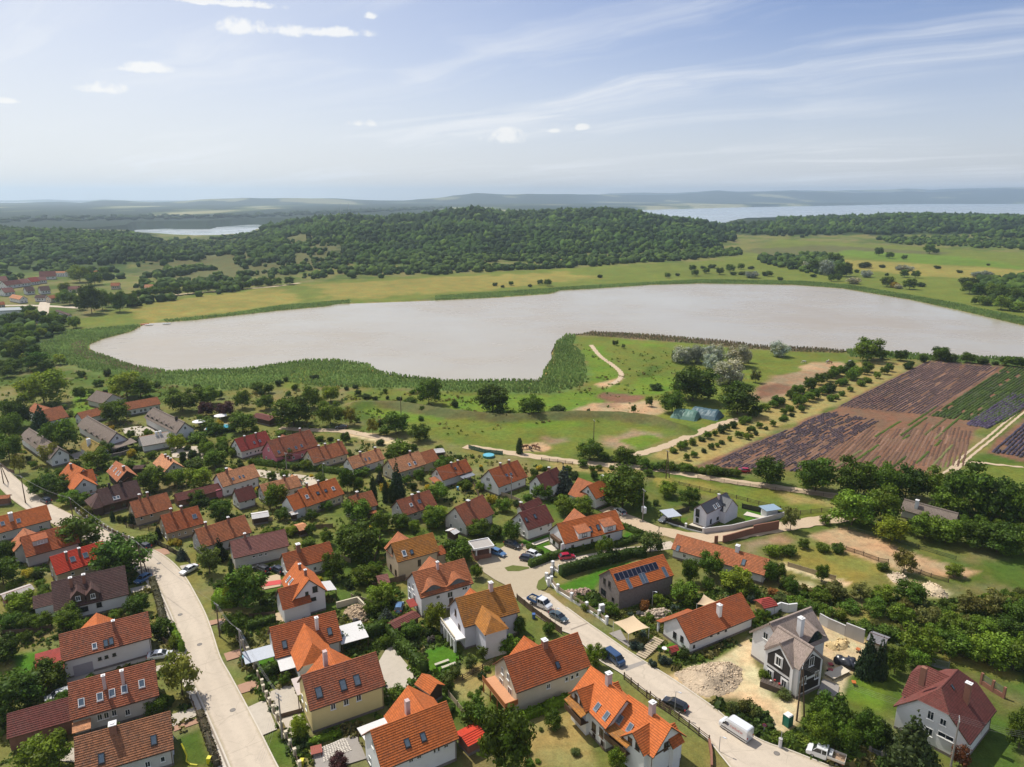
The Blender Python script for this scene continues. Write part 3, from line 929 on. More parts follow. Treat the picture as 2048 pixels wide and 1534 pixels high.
# ------------------------------------------------------------------ roads, lanes, yards
def resample(P, n):
 P = [Vector((p[0], p[1],0)) for p in P]
 out = []
 m = len(P) - 1
 for i in range(n):
  t = i / (n - 1) * m
  k = min(int(t), m - 1)
  s = t - k
  p0, p1, p2, p3 = P[max(k - 1,0)], P[k], P[k + 1], P[min(k + 2, m)]
  out.append(0.5 * (2 * p1 + (p2 - p0) * s + (2 * p0 - 5 * p1 + 4 * p2 - p3) * s * s + (3 * p1 - p0 - 3 * p2 + p3) * s ** 3))
 return out
def ribbon(name, L, Rr, z, m, kind='structure', label=None, wob=0.0, zf=None):
 n = max(len(L),8) * 4
 L, Rr = resample(L, n), resample(Rr, n)
 mb = MB()
 r = random.Random(len(name))
 v_ = 0.0
 for i in range(n - 1):
  a = [L[i], Rr[i], Rr[i + 1], L[i + 1]]
  w_ = v_ + ((L[i] + Rr[i] - L[i + 1] - Rr[i + 1]) / 2).length
  mb.poly([(p.x, p.y, z) for p in a],0,[(0, v_),(1, v_),(1, w_),(0, w_)])
  v_ = w_
 if wob:
  mb.v = [(x + math.sin(y * 1.7 + x) * wob, y + math.sin(x * 1.3) * wob, zz) for x, y, zz in mb.v]
 o = mb.build(name, m)
 for f in o.data.polygons:
  pass
 o.data.flip_normals() if o.data.polygons[0].normal.z < 0 else None
 return tag(o, label, kind=kind)
def strip(name, C, width, z, m, off=0.0, **kw):
 n = len(C) * 3
 C = resample(C, n)
 L, Rr = [],[]
 for i in range(n):
  t = (C[min(i + 1, n - 1)] - C[max(i - 1,0)]).normalized()
  nn = Vector((t.y, -t.x, 0))
  L.append(C[i] + nn * (off - width / 2))
  Rr.append(C[i] + nn * (off + width / 2))
 return ribbon(name, L, Rr, z, m, **kw)
ROADM = concretem('pale_concrete', (0.56,0.475,0.375))
PAVEM = concretem('yard_concrete', (0.50,0.44,0.36), False)
WALKM = concretem('kerb_concrete', (0.60,0.54,0.45), False)
GRAVM = concretem('dirt_track', (0.52,0.40,0.27), False)
BRICKP = concretem('brick_paving', (0.42,0.25,0.17), False)
DARKP = concretem('grey_paving', (0.32,0.29,0.26), False)
GUTM = concretem('gutter_concrete', (0.30,0.25,0.20), False)  # darker concrete for the gutter and drain channel
LROAD = Q('A', [(-200,40),(-60,150),(60,260),(170,360),(300,450),(450,530),(610,610),(760,680),(900,745),(1040,800),(1180,865),(1290,950),(1375,1060),(1445,1190),(1512,1330)]) + Q('B', [(1560,470),(1625,700),(1700,850),(1780,1010),(1920,1300),(2030,1540),(2200,1900),(2400,2400)])
LC = G(LROAD)
strip('road', LC, 6.0,0.16, ROADM)
strip('road_kerb', LC[9:],0.30,0.24, WALKM, off=3.18)
strip('gutter', LC[9:],0.28,0.13, GUTM, off=3.45)
strip('pavement', LC[9:],1.1,0.21, WALKM, off=4.15)
RL_ = Q('E', [(735,190),(900,330),(1050,430),(1180,485),(1270,565),(1400,690),(1560,785),(1700,890),(1850,990)]) + Q('G', [(200,1095),(330,1200),(470,1330),(560,1440),(640,1540),(760,1700)])
RR_ = Q('E', [(990,150),(1130,262),(1300,387),(1420,470),(1590,590),(1720,675),(1840,750)]) + Q('G', [(180,835),(400,985),(530,1080),(650,1180),(820,1290),(960,1355),(1100,1400),(1330,1490),(1600,1600)])
ribbon('road', G(RL_), G(RR_),0.16, ROADM)
strip('road_kerb', LC[9:],.22,.21, WALKM, off=-3.1)
strip('road_kerb', G(RL_),.24,.22, WALKM)
strip('road_kerb', G(RR_[1:]),.24,.22, WALKM)
sheet('road_patch', G(Q('E', [(1590,740),(1740,690),(1770,710),(1605,775)])),0.166, DARKP)
sheet('drain_channel', G(Q('E', [(1160,437),(1305,383),(1312,390),(1168,446)])),0.167, GUTM)
sheet('road_junction', G(Q('F', [(735,1392),(640,1280),(560,1240),(470,1180),(415,1100),(440,1075),(510,1040),(540,1010),(610,985),(680,940),(740,950),(830,960),(820,980),(925,1045),(870,1075),(830,1130),(845,1150),(1000,1092),(1110,1062),(1110,1120),(1060,1150),(1000,1185),(960,1210),(905,1260),(890,1310),(990,1352)])),0.15, ROADM)
ribbon('side_lane', G(Q('F', [(990,1094),(1110,1062),(1250,1032),(1400,1003),(1560,985),(1700,972),(1830,955),(1960,930)])), G(Q('F', [(1040,1160),(1130,1128),(1260,1090),(1400,1062),(1540,1040),(1700,1022),(1850,1010),(2020,985)])),0.145, ROADM)
strip('side_road', G(Q('F', [(1440,670),(1520,705),(1620,755),(1740,805),(1850,850)]) + Q('I', [(120,855),(220,878),(330,895),(460,905),(640,885),(820,855),(1000,825),(1200,790),(1360,765),(1520,745),(1700,720)])),5.2,0.14, GRAVM, wob=0.2)
sheet('grass_verge', G(Q('F', [(635,1145),(700,1125),(830,1140),(835,1150),(750,1172),(660,1172)])),0.20, plain('verge_grass', (0.12,0.14,0.035),0.95,0.1, var=0.3))
sheet('grass_verge', G(Q('F', [(890,1300),(905,1250),(965,1205),(990,1215),(985,1290),(960,1320),(905,1325)])),0.20, plain('verge_grass', (0.12,0.14,0.035),0.95,0.1, var=0.3))
sheet('grass_verge', G(Q('F', [(1195,1040),(1390,1000),(1400,1018),(1200,1055)])),0.19, plain('verge_grass', (0.12,0.14,0.035),0.95,0.1, var=0.3))
# dirt tracks beyond the village
strip('dirt_track', G([(930,893),(1000,903),(1060,912),(1120,920),(1190,928),(1300,937),(1380,950),(1455,962),(1560,976),(1690,996),(1800,1022),(1900,1045),(1980,1062),(2100,1095)]),4.2,0.10, GRAVM, wob=0.3)
strip('dirt_track', G([(1268,911),(1330,893),(1390,868),(1440,849),(1480,838)]),4.0,0.11, GRAVM, wob=0.3)
strip('sandy_path', G([(1182,690),(1200,712),(1225,730),(1241,745),(1240,757),(1225,768)]),2.6,0.07, GRAVM, wob=0.3)
for off in (-0.95,0.95):
 strip('wheel_rut', G([(1880,955),(1905,940),(1935,912),(1985,872),(2020,842),(2060,812),(2140,765)]),0.9,0.08, GRAVM, off=off, wob=0.1)
strip('sandy_path', G([(1905,938),(1940,925),(2000,930),(2048,935)]),1.5,0.075, GRAVM, wob=0.3)
strip('far_road', G([(270,600),(330,592),(400,585),(470,579),(540,574),(600,566)]),5,0.12, GRAVM)
strip('village_street', G([(84,645),(85,630),(88,612),(92,600)]),8,0.12, ROADM)
strip('village_street', G([(-20,612),(40,611),(90,612),(160,616)]),7,0.13, ROADM)
strip('village_street', G([(-20,668),(10,660),(22,652)]),8,0.12, ROADM)
strip('village_street', G([(560,857),(620,860),(680,862),(720,868),(780,880)]),4,0.11, GRAVM, wob=0.2)
ribbon('village_street', G([(505,938),(560,945),(640,955),(660,962)]), G([(505,952),(560,962),(600,970),(640,975)]),0.12, ROADM)
ribbon('village_street', G([(340,895),(400,893),(408,905)]), G([(345,915),(380,918),(407,924)]),0.12, ROADM)
ribbon('hotel_forecourt', G([(243,858),(275,853),(305,855)]), G([(250,868),(280,872),(310,863)]),0.12, PAVEM)
YARDS = [
 ('concrete_yard', PAVEM, 'C', [(525,950),(735,868),(825,1092),(642,1148)]),('concrete_apron', PAVEM, 'C', [(378,1062),(520,998),(615,1236),(492,1288)]),
 ('concrete_yard', PAVEM, 'C', [(1430,690),(1515,548),(1745,830),(1650,905),(1500,985)]),('concrete_yard', PAVEM, 'C', [(650,1150),(800,1110),(880,1220),(720,1290)]),
 ('paved_terrace', DARKP, 'C', [(880,1425),(1190,1285),(1260,1300),(1330,1470),(1100,1540),(930,1560)]),
 ('brick_driveway', BRICKP, 'C', [(298,885),(450,832),(475,905),(330,952)]),('brick_driveway', BRICKP, 'C', [(60,372),(235,340),(245,362),(75,408)]),
 ('brick_driveway', BRICKP, 'C', [(190,632),(330,590),(345,650),(215,690)]),('concrete_driveway', PAVEM, 'B', [(1350,1125),(1560,1060),(1610,1110),(1380,1215)]),
 ('brick_driveway', BRICKP, 'B', [(1380,1215),(1575,1150),(1590,1185),(1390,1255)]),('concrete_driveway', PAVEM, 'B', [(1240,735),(1420,690),(1430,705),(1250,775)]),
 ('concrete_driveway', PAVEM, 'A', [(1040,1110),(1180,1080),(1200,1110),(1050,1145)]),('brick_driveway', BRICKP, 'A', [(1235,800),(1330,785),(1360,830),(1280,850)]),
 ('concrete_driveway', PAVEM, 'A', [(1435,930),(1560,905),(1575,930),(1450,955)]),('concrete_driveway', PAVEM, 'A', [(960,715),(1060,695),(1080,712),(1000,735)]),
 ('dirt_yard', GRAVM, 'D', [(470,1230),(640,1190),(650,1290),(500,1320)]),('grey_driveway', DARKP, 'E', [(1470,470),(1560,440),(1650,590),(1600,560)]),
 ('pale_terrace', WALKM, 'F', [(945,975),(1010,960),(1075,1010),(1040,1025)]),('garden_path', WALKM, 'F', [(790,970),(985,900),(990,925),(830,985)]),
 ('pale_terrace', WALKM, 'I', [(310,800),(340,785),(500,820),(430,835)]),('pale_terrace', WALKM, 'I', [(745,722),(775,695),(935,740),(920,755)]),
 ('paved_terrace', DARKP, 'K', [(560,680),(650,650),(680,690),(600,720)]),('concrete_yard', PAVEM, 'B', [(215,1480),(500,1390),(600,1380),(600,1500),(480,1490)]),
 ('concrete_yard', PAVEM, 'B', [(530,840),(960,720),(1230,640),(1235,668),(960,745),(540,870)]),('grey_driveway', DARKP, 'G', [(1380,830),(1510,890),(1500,975),(1330,960)]),
 ('sand_yard', GRAVM, 'C', [(530,330),(640,300),(680,370),(560,400)]),('concrete_pad', PAVEM, 'G', [(750,1100),(790,1078),(830,1100),(800,1140)]),
]
for i, (nm, m, s, pts) in enumerate(YARDS):
 sheet(nm, G(Q(s, pts)),0.135 + 0.0009 * i, m)
# ------------------------------------------------------------------ houses
PANE, SKYP = glassm(), skyglassm()
WHITEP = plain('white_paint', (0.78,0.77,0.74),0.5)
BROWNW = plain('brown_wood', (0.10,0.055,0.03),0.7, var=0.3)
DARKW = plain('dark_frame', (0.035,0.03,0.028),0.5)
GREYM = plain('grey_metal', (0.33,0.34,0.36),0.4,0.5,0.6)
GUTTER = plain('gutter_brown', (0.13,0.07,0.05),0.5)
WALLS = {
 'white': wallmat('white_render', (0.72,0.71,0.70),0.14), 'cream': wallmat('cream_render', (0.60,0.53,0.40),0.2), 'yellow': wallmat('yellow_render', (0.68,0.56,0.27),0.12),
 'beige': wallmat('beige_render', (0.50,0.40,0.28),0.25), 'pink': wallmat('pink_render', (0.58,0.19,0.23),0.2), 'grey': wallmat('grey_render', (0.50,0.48,0.47),0.2),
 'stone': wallmat('stone_wall', (0.23,0.20,0.185),0.6,3.0), 'wood': wallmat('wood_wall', (0.085,0.055,0.04),0.3,2.0), 'brick': wallmat('brick_wall', (0.27,0.13,0.09),0.4,3.0),
 'basalt': wallmat('basalt_wall', (0.050,0.044,0.042),0.6,4.0), 'lilac': wallmat('lilac_render', (0.62,0.61,0.66),0.15), 'dirtywhite': wallmat('old_white_render', (0.55,0.53,0.50),0.3),
 'ochre': wallmat('ochre_render', (0.55,0.34,0.12),0.2),
}
CHM = {'brick': WALLS['brick'], 'white': WALLS['white'], 'pale': wallmat('pale_chimney', (0.55,0.42,0.40),0.3), 'dark': WALLS['basalt']}
def roof_part(T, L, W, he, hr, hipL=0.0, hipR=0.0, course=0.37, thatch=False, mats=None, name='roof', parent=None, over_under=True):
 """gabled or (half-)hipped roof over the x axis, tile courses as real steps"""
 mb = MB()
 half = W / 2
 rise = hr - he
 sl = math.hypot(half, rise)
 nz, ny = half / sl, rise / sl
 th = 0.34 if thatch else 0.15
 step = 0.0 if thatch else 0.085
 n = max(3, int(round(sl / course)))
 if thatch:
  n = 8
 tL, tR = 1 - hipL, 1 - hipR
 kx = half
 xl = lambda t: -L / 2 + max(0.0, t - tL) * kx
 xr = lambda t: L / 2 - max(0.0, t - tR) * kx
 for s in (-1,1):
  def pt(x, t, off):
   y = s * (half * (1 - t) + ny * off)
   return T((x, y, he + rise * t + nz * off))
  prev = 0.0
  for i in range(n):
   ta, tb = i / n, (i + 1) / n
   sag = 0.0
   if thatch:
    a, b = -0.05 + 0.0,-0.05
    rnd_ = 0.12
    a = rnd_ * math.sin(math.pi * ta) - 0.02
    b = rnd_ * math.sin(math.pi * tb) - 0.02
   else:
    a, b = step, 0.006
   P = [(xl(ta), ta, a),(xr(ta), ta, a),(xr(tb), tb, b),(xl(tb), tb, b)]
   uv = [(p[0], p[1] * (sl if thatch else n * .36)) for p in P]
   pts = [pt(*p) for p in P]
   if s > 0:
    pts, uv = pts[::-1], uv[::-1]
   mb.poly(pts, 0, uv)
   lo = -th if i == 0 else 0.006
   if not thatch or i == 0:
    P2 = [(xl(ta), ta, lo),(xr(ta), ta, lo),(xr(ta), ta, a),(xl(ta), ta, a)]
    pts = [pt(*p) for p in P2]
    if s > 0:
     pts = pts[::-1]
    mb.poly(pts, 0 if i else (0 if thatch else 1),[(p[0], p[1] * sl - 0.02) for p in P2])
   # verge edges
   for (xf, sg) in ((xl, -1),(xr, 1)):
    P3 = [(xf(ta), ta, -th),(xf(ta), ta, a),(xf(tb), tb, b),(xf(tb), tb, -th)]
    pts = [pt(*p) for p in P3]
    if s * sg > 0:
     pts = pts[::-1]
    mb.poly(pts, 0 if thatch else 1,[(p[2] * 3, p[1] * sl) for p in P3])
  P4 = [(xl(0),0,-th),(xl(min(tL, 1)), min(tL, 1),-th),(xl(1),1,-th),(xr(1),1,-th),(xr(min(tR, 1)), min(tR, 1),-th),(xr(0),0,-th)]
  pts = [pt(*p) for p in P4]
  if s > 0:
   pts = pts[::-1]
  mb.poly(pts, 1)
 for (hip, xf, t0, sg) in ((hipL, xl, tL, -1),(hipR, xr, tR, 1)):
  if hip > 0:
   y0 = half * (1 - t0)
   z0 = he + rise * t0
   k = max(2, int(n * hip))
   for i in range(k):
    fa, fb = i / k, (i + 1) / k
    ta, tb = t0 + (1 - t0) * fa, t0 + (1 - t0) * fb
    up = 0.0 if thatch else 0.055
    xa, xb, ya, yb = xf(ta) + sg * up * .7, xf(tb), y0 * (1 - fa), y0 * (1 - fb)
    za, zb = he + rise * ta + up * .7, he + rise * tb + .01
    P = [(xa, ya, za),(xa, -ya, za),(xb, -yb, zb),(xb, yb, zb)]
    if sg > 0:
     P = P[::-1]
    mb.poly([T(p) for p in P],0,[(p[1],(p[2] - he) / max(rise, .1) * sl) for p in P])
 return mb.build(name, mats, parent)
def ridge_part(T, x0, x1, hr, mats, parent, name='ridge_cap', thatch=False):
 mb = MB()
 n = max(3, int((x1 - x0) / 0.42))
 w_, h_ = (0.30,0.17) if thatch else (0.15,0.11)
 for i in range(n):
  a, b = x0 + (x1 - x0) * i / n, x0 + (x1 - x0) * (i + 1) / n
  e = 0.0 if thatch else 0.02
  for (ya, za, yb, zb) in ((-w_, -0.10,-w_ * .6, h_ * .7),(-w_ * .6, h_ * .7, w_ * .6, h_ * .7),(w_ * .6, h_ * .7, w_, -0.10)):
   mb.poly([T((a, ya, hr + za)), T((b, ya * .9, hr + za - e)), T((b, yb * .9, hr + zb - e)), T((a, yb, hr + zb))][::-1],0)
  mb.poly([T((a, -w_, hr - .1)), T((a, -w_ * .6, hr + h_ * .7)), T((a, w_ * .6, hr + h_ * .7)), T((a, w_, hr - .1))][::-1],0)
 mb.poly([T((x1,-w_, hr - .1)), T((x1,-w_ * .6, hr + h_ * .7)), T((x1, w_ * .6, hr + h_ * .7)), T((x1, w_, hr - .1))],0)
 return mb.build(name, mats, parent)
def wall_part(T, L, W, he, hr, oe, og, hipL, hipR, m, parent, name='wall', base=-0.4, th=0.15):
 """four walls with gables under the roof"""
 mb = MB()
 half = W / 2
 sl = (hr - he) / half
 y = half - oe
 x0, x1 = -L / 2 + og, L / 2 - og
 zt = lambda yy: he + (half - abs(yy)) * sl - th * 1.25
 mb.poly([T(p) for p in ((x0,-y, base),(x1,-y, base),(x1,-y, zt(y)),(x0,-y, zt(y)))])
 mb.poly([T(p) for p in ((x1, y, base),(x0, y, base),(x0, y, zt(y)),(x1, y, zt(y)))])
 for (x, hip, fl) in ((x0, hipL, False),(x1, hipR, True)):
  yc = max(0.0, half * hip - 0.15) if hip > 0 else 0.0
  yc = min(yc, y)
  P = [(x, y, base),(x, -y, base),(x, -y, zt(y))]
  if yc > 0.05:
   P += [(x, -yc, zt(yc) - .1),(x, yc, zt(yc) - .1)]
  else:
   P += [(x, 0, zt(0) - .02)]
  P += [(x, y, zt(y))]
  if fl:
   P = P[::-1]
  mb.poly([T(p) for p in P])
 return mb.build(name, m, parent)
_wcache = {}
def window_mesh(kind, w_, h_):
 """frame and pane meshes; local x along the wall, z up, outward -y"""
 key = (kind, round(w_, 1), round(h_, 1))
 if key not in _wcache:
  fm = {'w': WHITEP, 'b': BROWNW, 'd': DARKW}[kind[0]]
  mb = MB()
  t = 0.09
  w2, h2 = w_ / 2, h_ / 2
  for c, s in (((0,-.03, h2 - t / 2),(w_, .10, t)),((0,-.03,-h2 + t / 2),(w_, .10, t)),((-w2 + t / 2,-.03,0),(t, .10, h_ - 2 * t)),((w2 - t / 2,-.03,0),(t, .10, h_ - 2 * t))):
   mb.box(c, s)
  if w_ > 0.75:
   mb.box((0,-.025,0),(.06,.08, h_ - 2 * t))
  mb.box((0,-.07,-h2 - .03),(w_ + .16,.2,.05))
  f = mb.mesh('window', fm)
  mb = MB()
  mb.poly([(-w2 + t, -.015,-h2 + t),(w2 - t, -.015,-h2 + t),(w2 - t, -.015, h2 - t),(-w2 + t, -.015, h2 - t)])
  _wcache[key] = (f, mb.mesh('pane', PANE))
 return _wcache[key]
def skylight_mesh(w_, h_, fr='d'):
 key = ('sky' + fr, round(w_, 1), round(h_, 1))
 if key not in _wcache:
  mb = MB()
  t = 0.10
  w2, h2 = w_ / 2, h_ / 2
  for c, s in (((0, h2 - t / 2,.07),(w_, t, .16)),((0,-h2 + t / 2,.07),(w_, t, .16)),((-w2 + t / 2,0,.07),(t, h_ - 2 * t, .16)),((w2 - t / 2,0,.07),(t, h_ - 2 * t, .16))):
   mb.box(c, s)
  mb.box((0,-h2 - .08,.045),(w_ + .1,.14,.05))
  f = mb.mesh('roof_window', {'d': DARKW, 'w': WHITEP, 'g': GREYM}[fr])
  mb = MB()
  mb.poly([(-w2 + t, -h2 + t, .11),(w2 - t, -h2 + t, .11),(w2 - t, h2 - t, .11),(-w2 + t, h2 - t, .11)])
  _wcache[key] = (f, mb.mesh('pane', SKYP))
 return _wcache[key]
def pair(name, meshes, parent, M):
 o = link(name, meshes[0], parent)
 o.matrix_local = M
 p = link('pane', meshes[1], o)
 return o
def ray_plane(px, py, p0, nrm):
 d = pixdir(px, py)
 o = Vector((0,0, CAMH))
 t = (p0 - o).dot(nrm) / d.dot(nrm)
 return o + d * t
HOUSES = []
class House:
 def __init__(s, name, label, short, sheet_, RL, RR, ER, EL, he, pitch, roof, wall, cat='house', hip=(0,0), oe=0.45, og=0.35, group=None, thatch=False, frame='w', autowin=True, flip=False, stretch=0.0):
  pr = [q(sheet_, *RL), q(sheet_, *RR)]
  pe = [q(sheet_, *EL) if EL else None, q(sheet_, *ER) if ER else None]
  tp = math.tan(R(pitch))
  e = [at(*p, he) if p else None for p in pe]
  def fit(hr):
   a, b = at(*pr[0], hr), at(*pr[1], hr)
   ax = (b - a)
   ax.z = 0
   L1 = ax.length
   ax.normalize()
   if e[0] and e[1]:
    v = e[1] - e[0]
    v.z = 0
    L2 = v.length
    ax = (ax * L1 + v).normalized()
    L1 = (L1 + L2) / 2
   nn = Vector((-ax.y, ax.x, 0))
   mid = (a + b) / 2
   hs = [abs((p - mid).dot(nn)) * (1 if True else 0) * (1 if (p - mid).dot(nn) < 0 else -1) for p in e if p]
   sgn = 1 if sum(hs) > 0 else -1
   half = sum(hs) / len(hs) * sgn
   cx_ = mid.dot(ax)
   if e[0] and e[1]:
    cx_ = (cx_ + ((e[0] + e[1]) / 2).dot(ax)) / 2
   return ax, nn, L1, half, mid, cx_, sgn
  lo, hi = he + 0.2, he + 14
  sg0 = fit(lo)[6]
  for _ in range(50):
   m_ = (lo + hi) / 2
   f_ = fit(m_)
   if f_[6] != sg0 or he + f_[3] * tp < m_:
    hi = m_
   else:
    lo = m_
  hr = (lo + hi) / 2
  ax, nn, L, half, mid, cx_, sgn = fit(lo)
  if sgn < 0:                      # the seen slope lies on +y: turn the frame round
   ax, nn, cx_ = -ax, -nn, -cx_
  s.hr, s.he, s.L, s.W, s.half = hr, he, L + stretch, 2 * half, half
  s.pitch = pitch
  c = ax * cx_ + nn * mid.dot(nn)
  c.z = 0
  s.c, s.ax, s.nn = c, ax, nn
  s.rz = math.atan2(ax.y, ax.x)
  s.o = empty(name, c, s.rz)
  tag(s.o, label, cat, group)
  s.short = short
  s.oe, s.og = oe, og
  s.thatch = thatch
  s.frame = frame
  s.hip = hip
  I = lambda p: p
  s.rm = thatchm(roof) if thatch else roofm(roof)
  s.wm = WALLS[wall]
  s.fascia = BROWNW
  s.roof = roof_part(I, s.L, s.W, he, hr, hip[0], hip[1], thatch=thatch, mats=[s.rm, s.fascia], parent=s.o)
  s.wall = wall_part(I, s.L, s.W, he, hr, oe, og, hip[0], hip[1], s.wm, s.o, th=0.3 if thatch else 0.15)
  rx = s.half
  ridge_part(I, -s.L / 2 + hip[0] * rx, s.L / 2 - hip[1] * rx, hr, s.rm, s.o, thatch=thatch)
  if not thatch:
   mb = MB()
   mb.box((0,-s.half - .06, he - .10),(s.L - .1,.13,.11))
   mb.tube([(s.L / 2 - og - .15,-s.half - .05, he - .15),(s.L / 2 - og - .15,-s.half + oe - .07, he - .6),(s.L / 2 - og - .15,-s.half + oe - .07,0)],.05,5)
   mb.build('gutter', GUTTER, s.o)
  mb = MB()
  L2, W2 = s.L - 2 * og, s.W - 2 * oe
  for cc, sz in (((0,-W2 / 2 - .015,.15),(L2 + .06,.03,.7)),((0, W2 / 2 + .015,.15),(L2 + .06,.03,.7)),((-L2 / 2 - .015,0,.15),(.03, W2,.7)),((L2 / 2 + .015,0,.15),(.03, W2,.7))):
   mb.box(cc, sz)
  mb.build('plinth', WALLS['stone'], s.o)
  s.nwin = 0
  HOUSES.append(s)
  s.inv = Matrix.LocRotScale(c, Euler((0,0, s.rz)), None).inverted()
  s.autowin = autowin
  s.sheet = sheet_
 # --- where a survey point lies on this house
 def loc(s, P):
  return s.inv @ P
 def on_roof(s, px, py):
  nw = s.nn * (-(s.hr - s.he)) + Vector((0,0, s.half))
  return s.loc(ray_plane(px, py, s.c + Vector((0,0, s.hr)), nw.normalized()))
 def on_front(s, px, py):
  return s.loc(ray_plane(px, py, s.c - s.nn * (s.half - s.oe), s.nn))
 def on_gable(s, px, py, sg):
  return s.loc(ray_plane(px, py, s.c + s.ax * sg * (s.L / 2 - s.og), s.ax))
 def pt(s, x, y, sh=None):
  return q(sh or s.sheet, x, y)
 def slopeM(s, x, t):
  """frame lying in the seen slope at ridgewise x and height fraction t"""
  y = -s.half * (1 - t)
  z = s.he + (s.hr - s.he) * t
  return Matrix.Translation((x, y, z)) @ Matrix.Rotation(math.atan2(s.hr - s.he, s.half),4, 'X')
 def tval(s, p):
  return (p.z - s.he) / (s.hr - s.he)
 def sky(s, pts, w_=0.85, h_=1.25, fr='d', sh=None):
  for p in pts:
   l = s.on_roof(*s.pt(*p, sh))
   t = min(max(s.tval(l),.12),.9)
   x = min(max(l.x, -s.L / 2 + .8), s.L / 2 - .8)
   pair('roof_window', skylight_mesh(w_, h_, fr), s.o, s.slopeM(x, t) @ Matrix.Translation((0,0,0.05)))
  return s
 def chim(s, pts, h=1.5, w_=0.55, col='brick', d=None, sh=None):
  for p in pts:
   l = s.on_roof(*s.pt(*p, sh))
   t = min(max(s.tval(l),.1),1.0)
   x = min(max(l.x, -s.L / 2 + .6), s.L / 2 - .6)
   y, z = -s.half * (1 - t), s.he + (s.hr - s.he) * t
   hh = max(h, s.hr - z + 0.7) if h > 0 else -h
   mb = MB()
   d_ = d or w_ * 1.15
   mb.box((0,0, hh / 2 - .5),(w_, d_, hh + 1))
   ch = mb.build('chimney', CHM[col], s.o)
   ch.location = (x, y, z)
   mb = MB()
   mb.box((0,0, hh + .05),(w_ + .16, d_ + .16,.1))
   mb.box((0,0, hh + .16),(w_ * .55, d_ * .55,.14))
   mb.build('chimney_cap', CHM['white' if col != 'dark' else 'dark'], ch)
  return s
 def win(s, pts, w_=0.8, h_=1.1, fr=None, sh=None, side='f'):
  for p in pts:
   pp = s.pt(p[0], p[1], sh)
   ww, hh = (p[2], p[3]) if len(p) > 2 else (w_, h_)
   if side == 'f':
    l = s.on_front(*pp)
    x = min(max(l.x, -s.L / 2 + s.og + ww), s.L / 2 - s.og - ww)
    zmax = s.he - 0.05 - hh / 2
    M = Matrix.Translation((x, -s.half + s.oe, min(max(l.z, hh / 2 + .3), zmax)))
   else:
    sg = -1 if side == 'l' else 1
    l = s.on_gable(*pp, sg)
    y = min(max(l.y, -s.half + s.oe + ww), s.half - s.oe - ww)
    zmax = s.he + (s.half - abs(y) - ww / 2) * (s.hr - s.he) / s.half - hh / 2 - .25
    M = Matrix.Translation((sg * (s.L / 2 - s.og), y, min(max(l.z, hh / 2 + .2), zmax))) @ Matrix.Rotation(R(90) * sg, 4, 'Z')
   pair('window', window_mesh(fr or s.frame, ww, hh), s.o, M)
   s.nwin += 1
  return s
 def gwin(s, side='l', rows=2, w_=0.9, h_=1.2):
  """plain gable windows: two below, one in the top"""
  sg = -1 if side == 'l' else 1
  y = s.half * 0.42
  spots = [(-y, 1.5),(y, 1.5)] + ([(0, min(s.he + (s.hr - s.he) * .36, s.hr - 1.8))] if rows > 1 and s.half > 2.2 else [])
  for (yy, z) in spots:
   if z + h_ / 2 > s.he + (s.half - abs(yy) - w_ / 2) * (s.hr - s.he) / s.half - .2:
    continue
   M = Matrix.Translation((sg * (s.L / 2 - s.og), yy, z)) @ Matrix.Rotation(R(90) * sg, 4, 'Z')
   pair('window', window_mesh(s.frame, w_, h_), s.o, M)
  return s
 def fwin(s, n=4, z=1.5, w_=0.8, h_=1.0):
  r = random.Random(int(abs(s.c.x * 7)) + int(s.c.y))
  for i in range(n):
   x = (-0.5 + (i + .5) / n) * (s.L - 2) + r.uniform(-.5,.5)
   pair('window', window_mesh(s.frame, w_, h_), s.o, Matrix.Translation((x, -s.half + s.oe, z)))
  return s
 def wing(s, px, py, width, back=True, yend_=None, drop=0.25, pitch=None, hip=0.0, roof=None, wall=None, he=None, sh=None, win=0):
  """cross gable: its ridge ends at the survey point, at right angles to the main ridge"""
  P = s.pt(px, py, sh)
  hr = s.hr - drop
  l = s.loc(at(*P, hr))
  pt_ = math.tan(R(pitch or s.pitch))
  he2 = max(hr - width / 2 * pt_, 1.8) if he is None else he
  x, yend = l.x, l.y if yend_ is None else yend_
  sg = 1 if yend > 0 else -1
  Lw = abs(yend)
  T = lambda p: (x + sg * p[1] * -1, sg * (Lw / 2) + sg * p[0], p[2])
  rm = s.rm if roof is None else roofm(roof)
  hp = (0, hip)
  roof_part(T, Lw, width, he2, hr, 0, hip, thatch=s.thatch, mats=[rm, s.fascia], name='wing_roof', parent=s.o)
  wall_part(T, Lw, width, he2, hr, min(s.oe, .35), s.og, 0, hip, WALLS[wall] if wall else s.wm, s.o, name='wing_wall')
  ridge_part(T, -Lw / 2 + .3, Lw / 2 - hip * width / 2, hr, rm, s.o, thatch=s.thatch)
  if win:
   for i in range(win):
    xx = x + (i - (win - 1) / 2) * 1.6
    M = Matrix.Translation((xx, yend - sg * s.og, he2 + .3)) @ Matrix.Rotation(0 if sg < 0 else math.pi, 4, 'Z')
    pair('window', window_mesh(s.frame, 0.9,1.2), s.o, M)
  return s
 def ext(s, side, length, width, he, pitch, roof, wall, y=0.0, hip=0.0, name='annex'):
  """lower annex on a gable end"""
  sg = -1 if side == 'l' else 1
  hr = he + width / 2 * math.tan(R(pitch))
  cx_ = sg * (s.L / 2 - s.og + length / 2 - .1)
  T = lambda p: (cx_ + p[0], y + p[1], p[2])
  roof_part(T, length, width, he, hr, hip if sg < 0 else 0, hip if sg > 0 else 0, mats=[roofm(roof), s.fascia], name=name + '_roof', parent=s.o)
  wall_part(T, length, width, he, hr, .3,.25, hip if sg < 0 else 0, hip if sg > 0 else 0, WALLS[wall], s.o, name=name + '_wall')
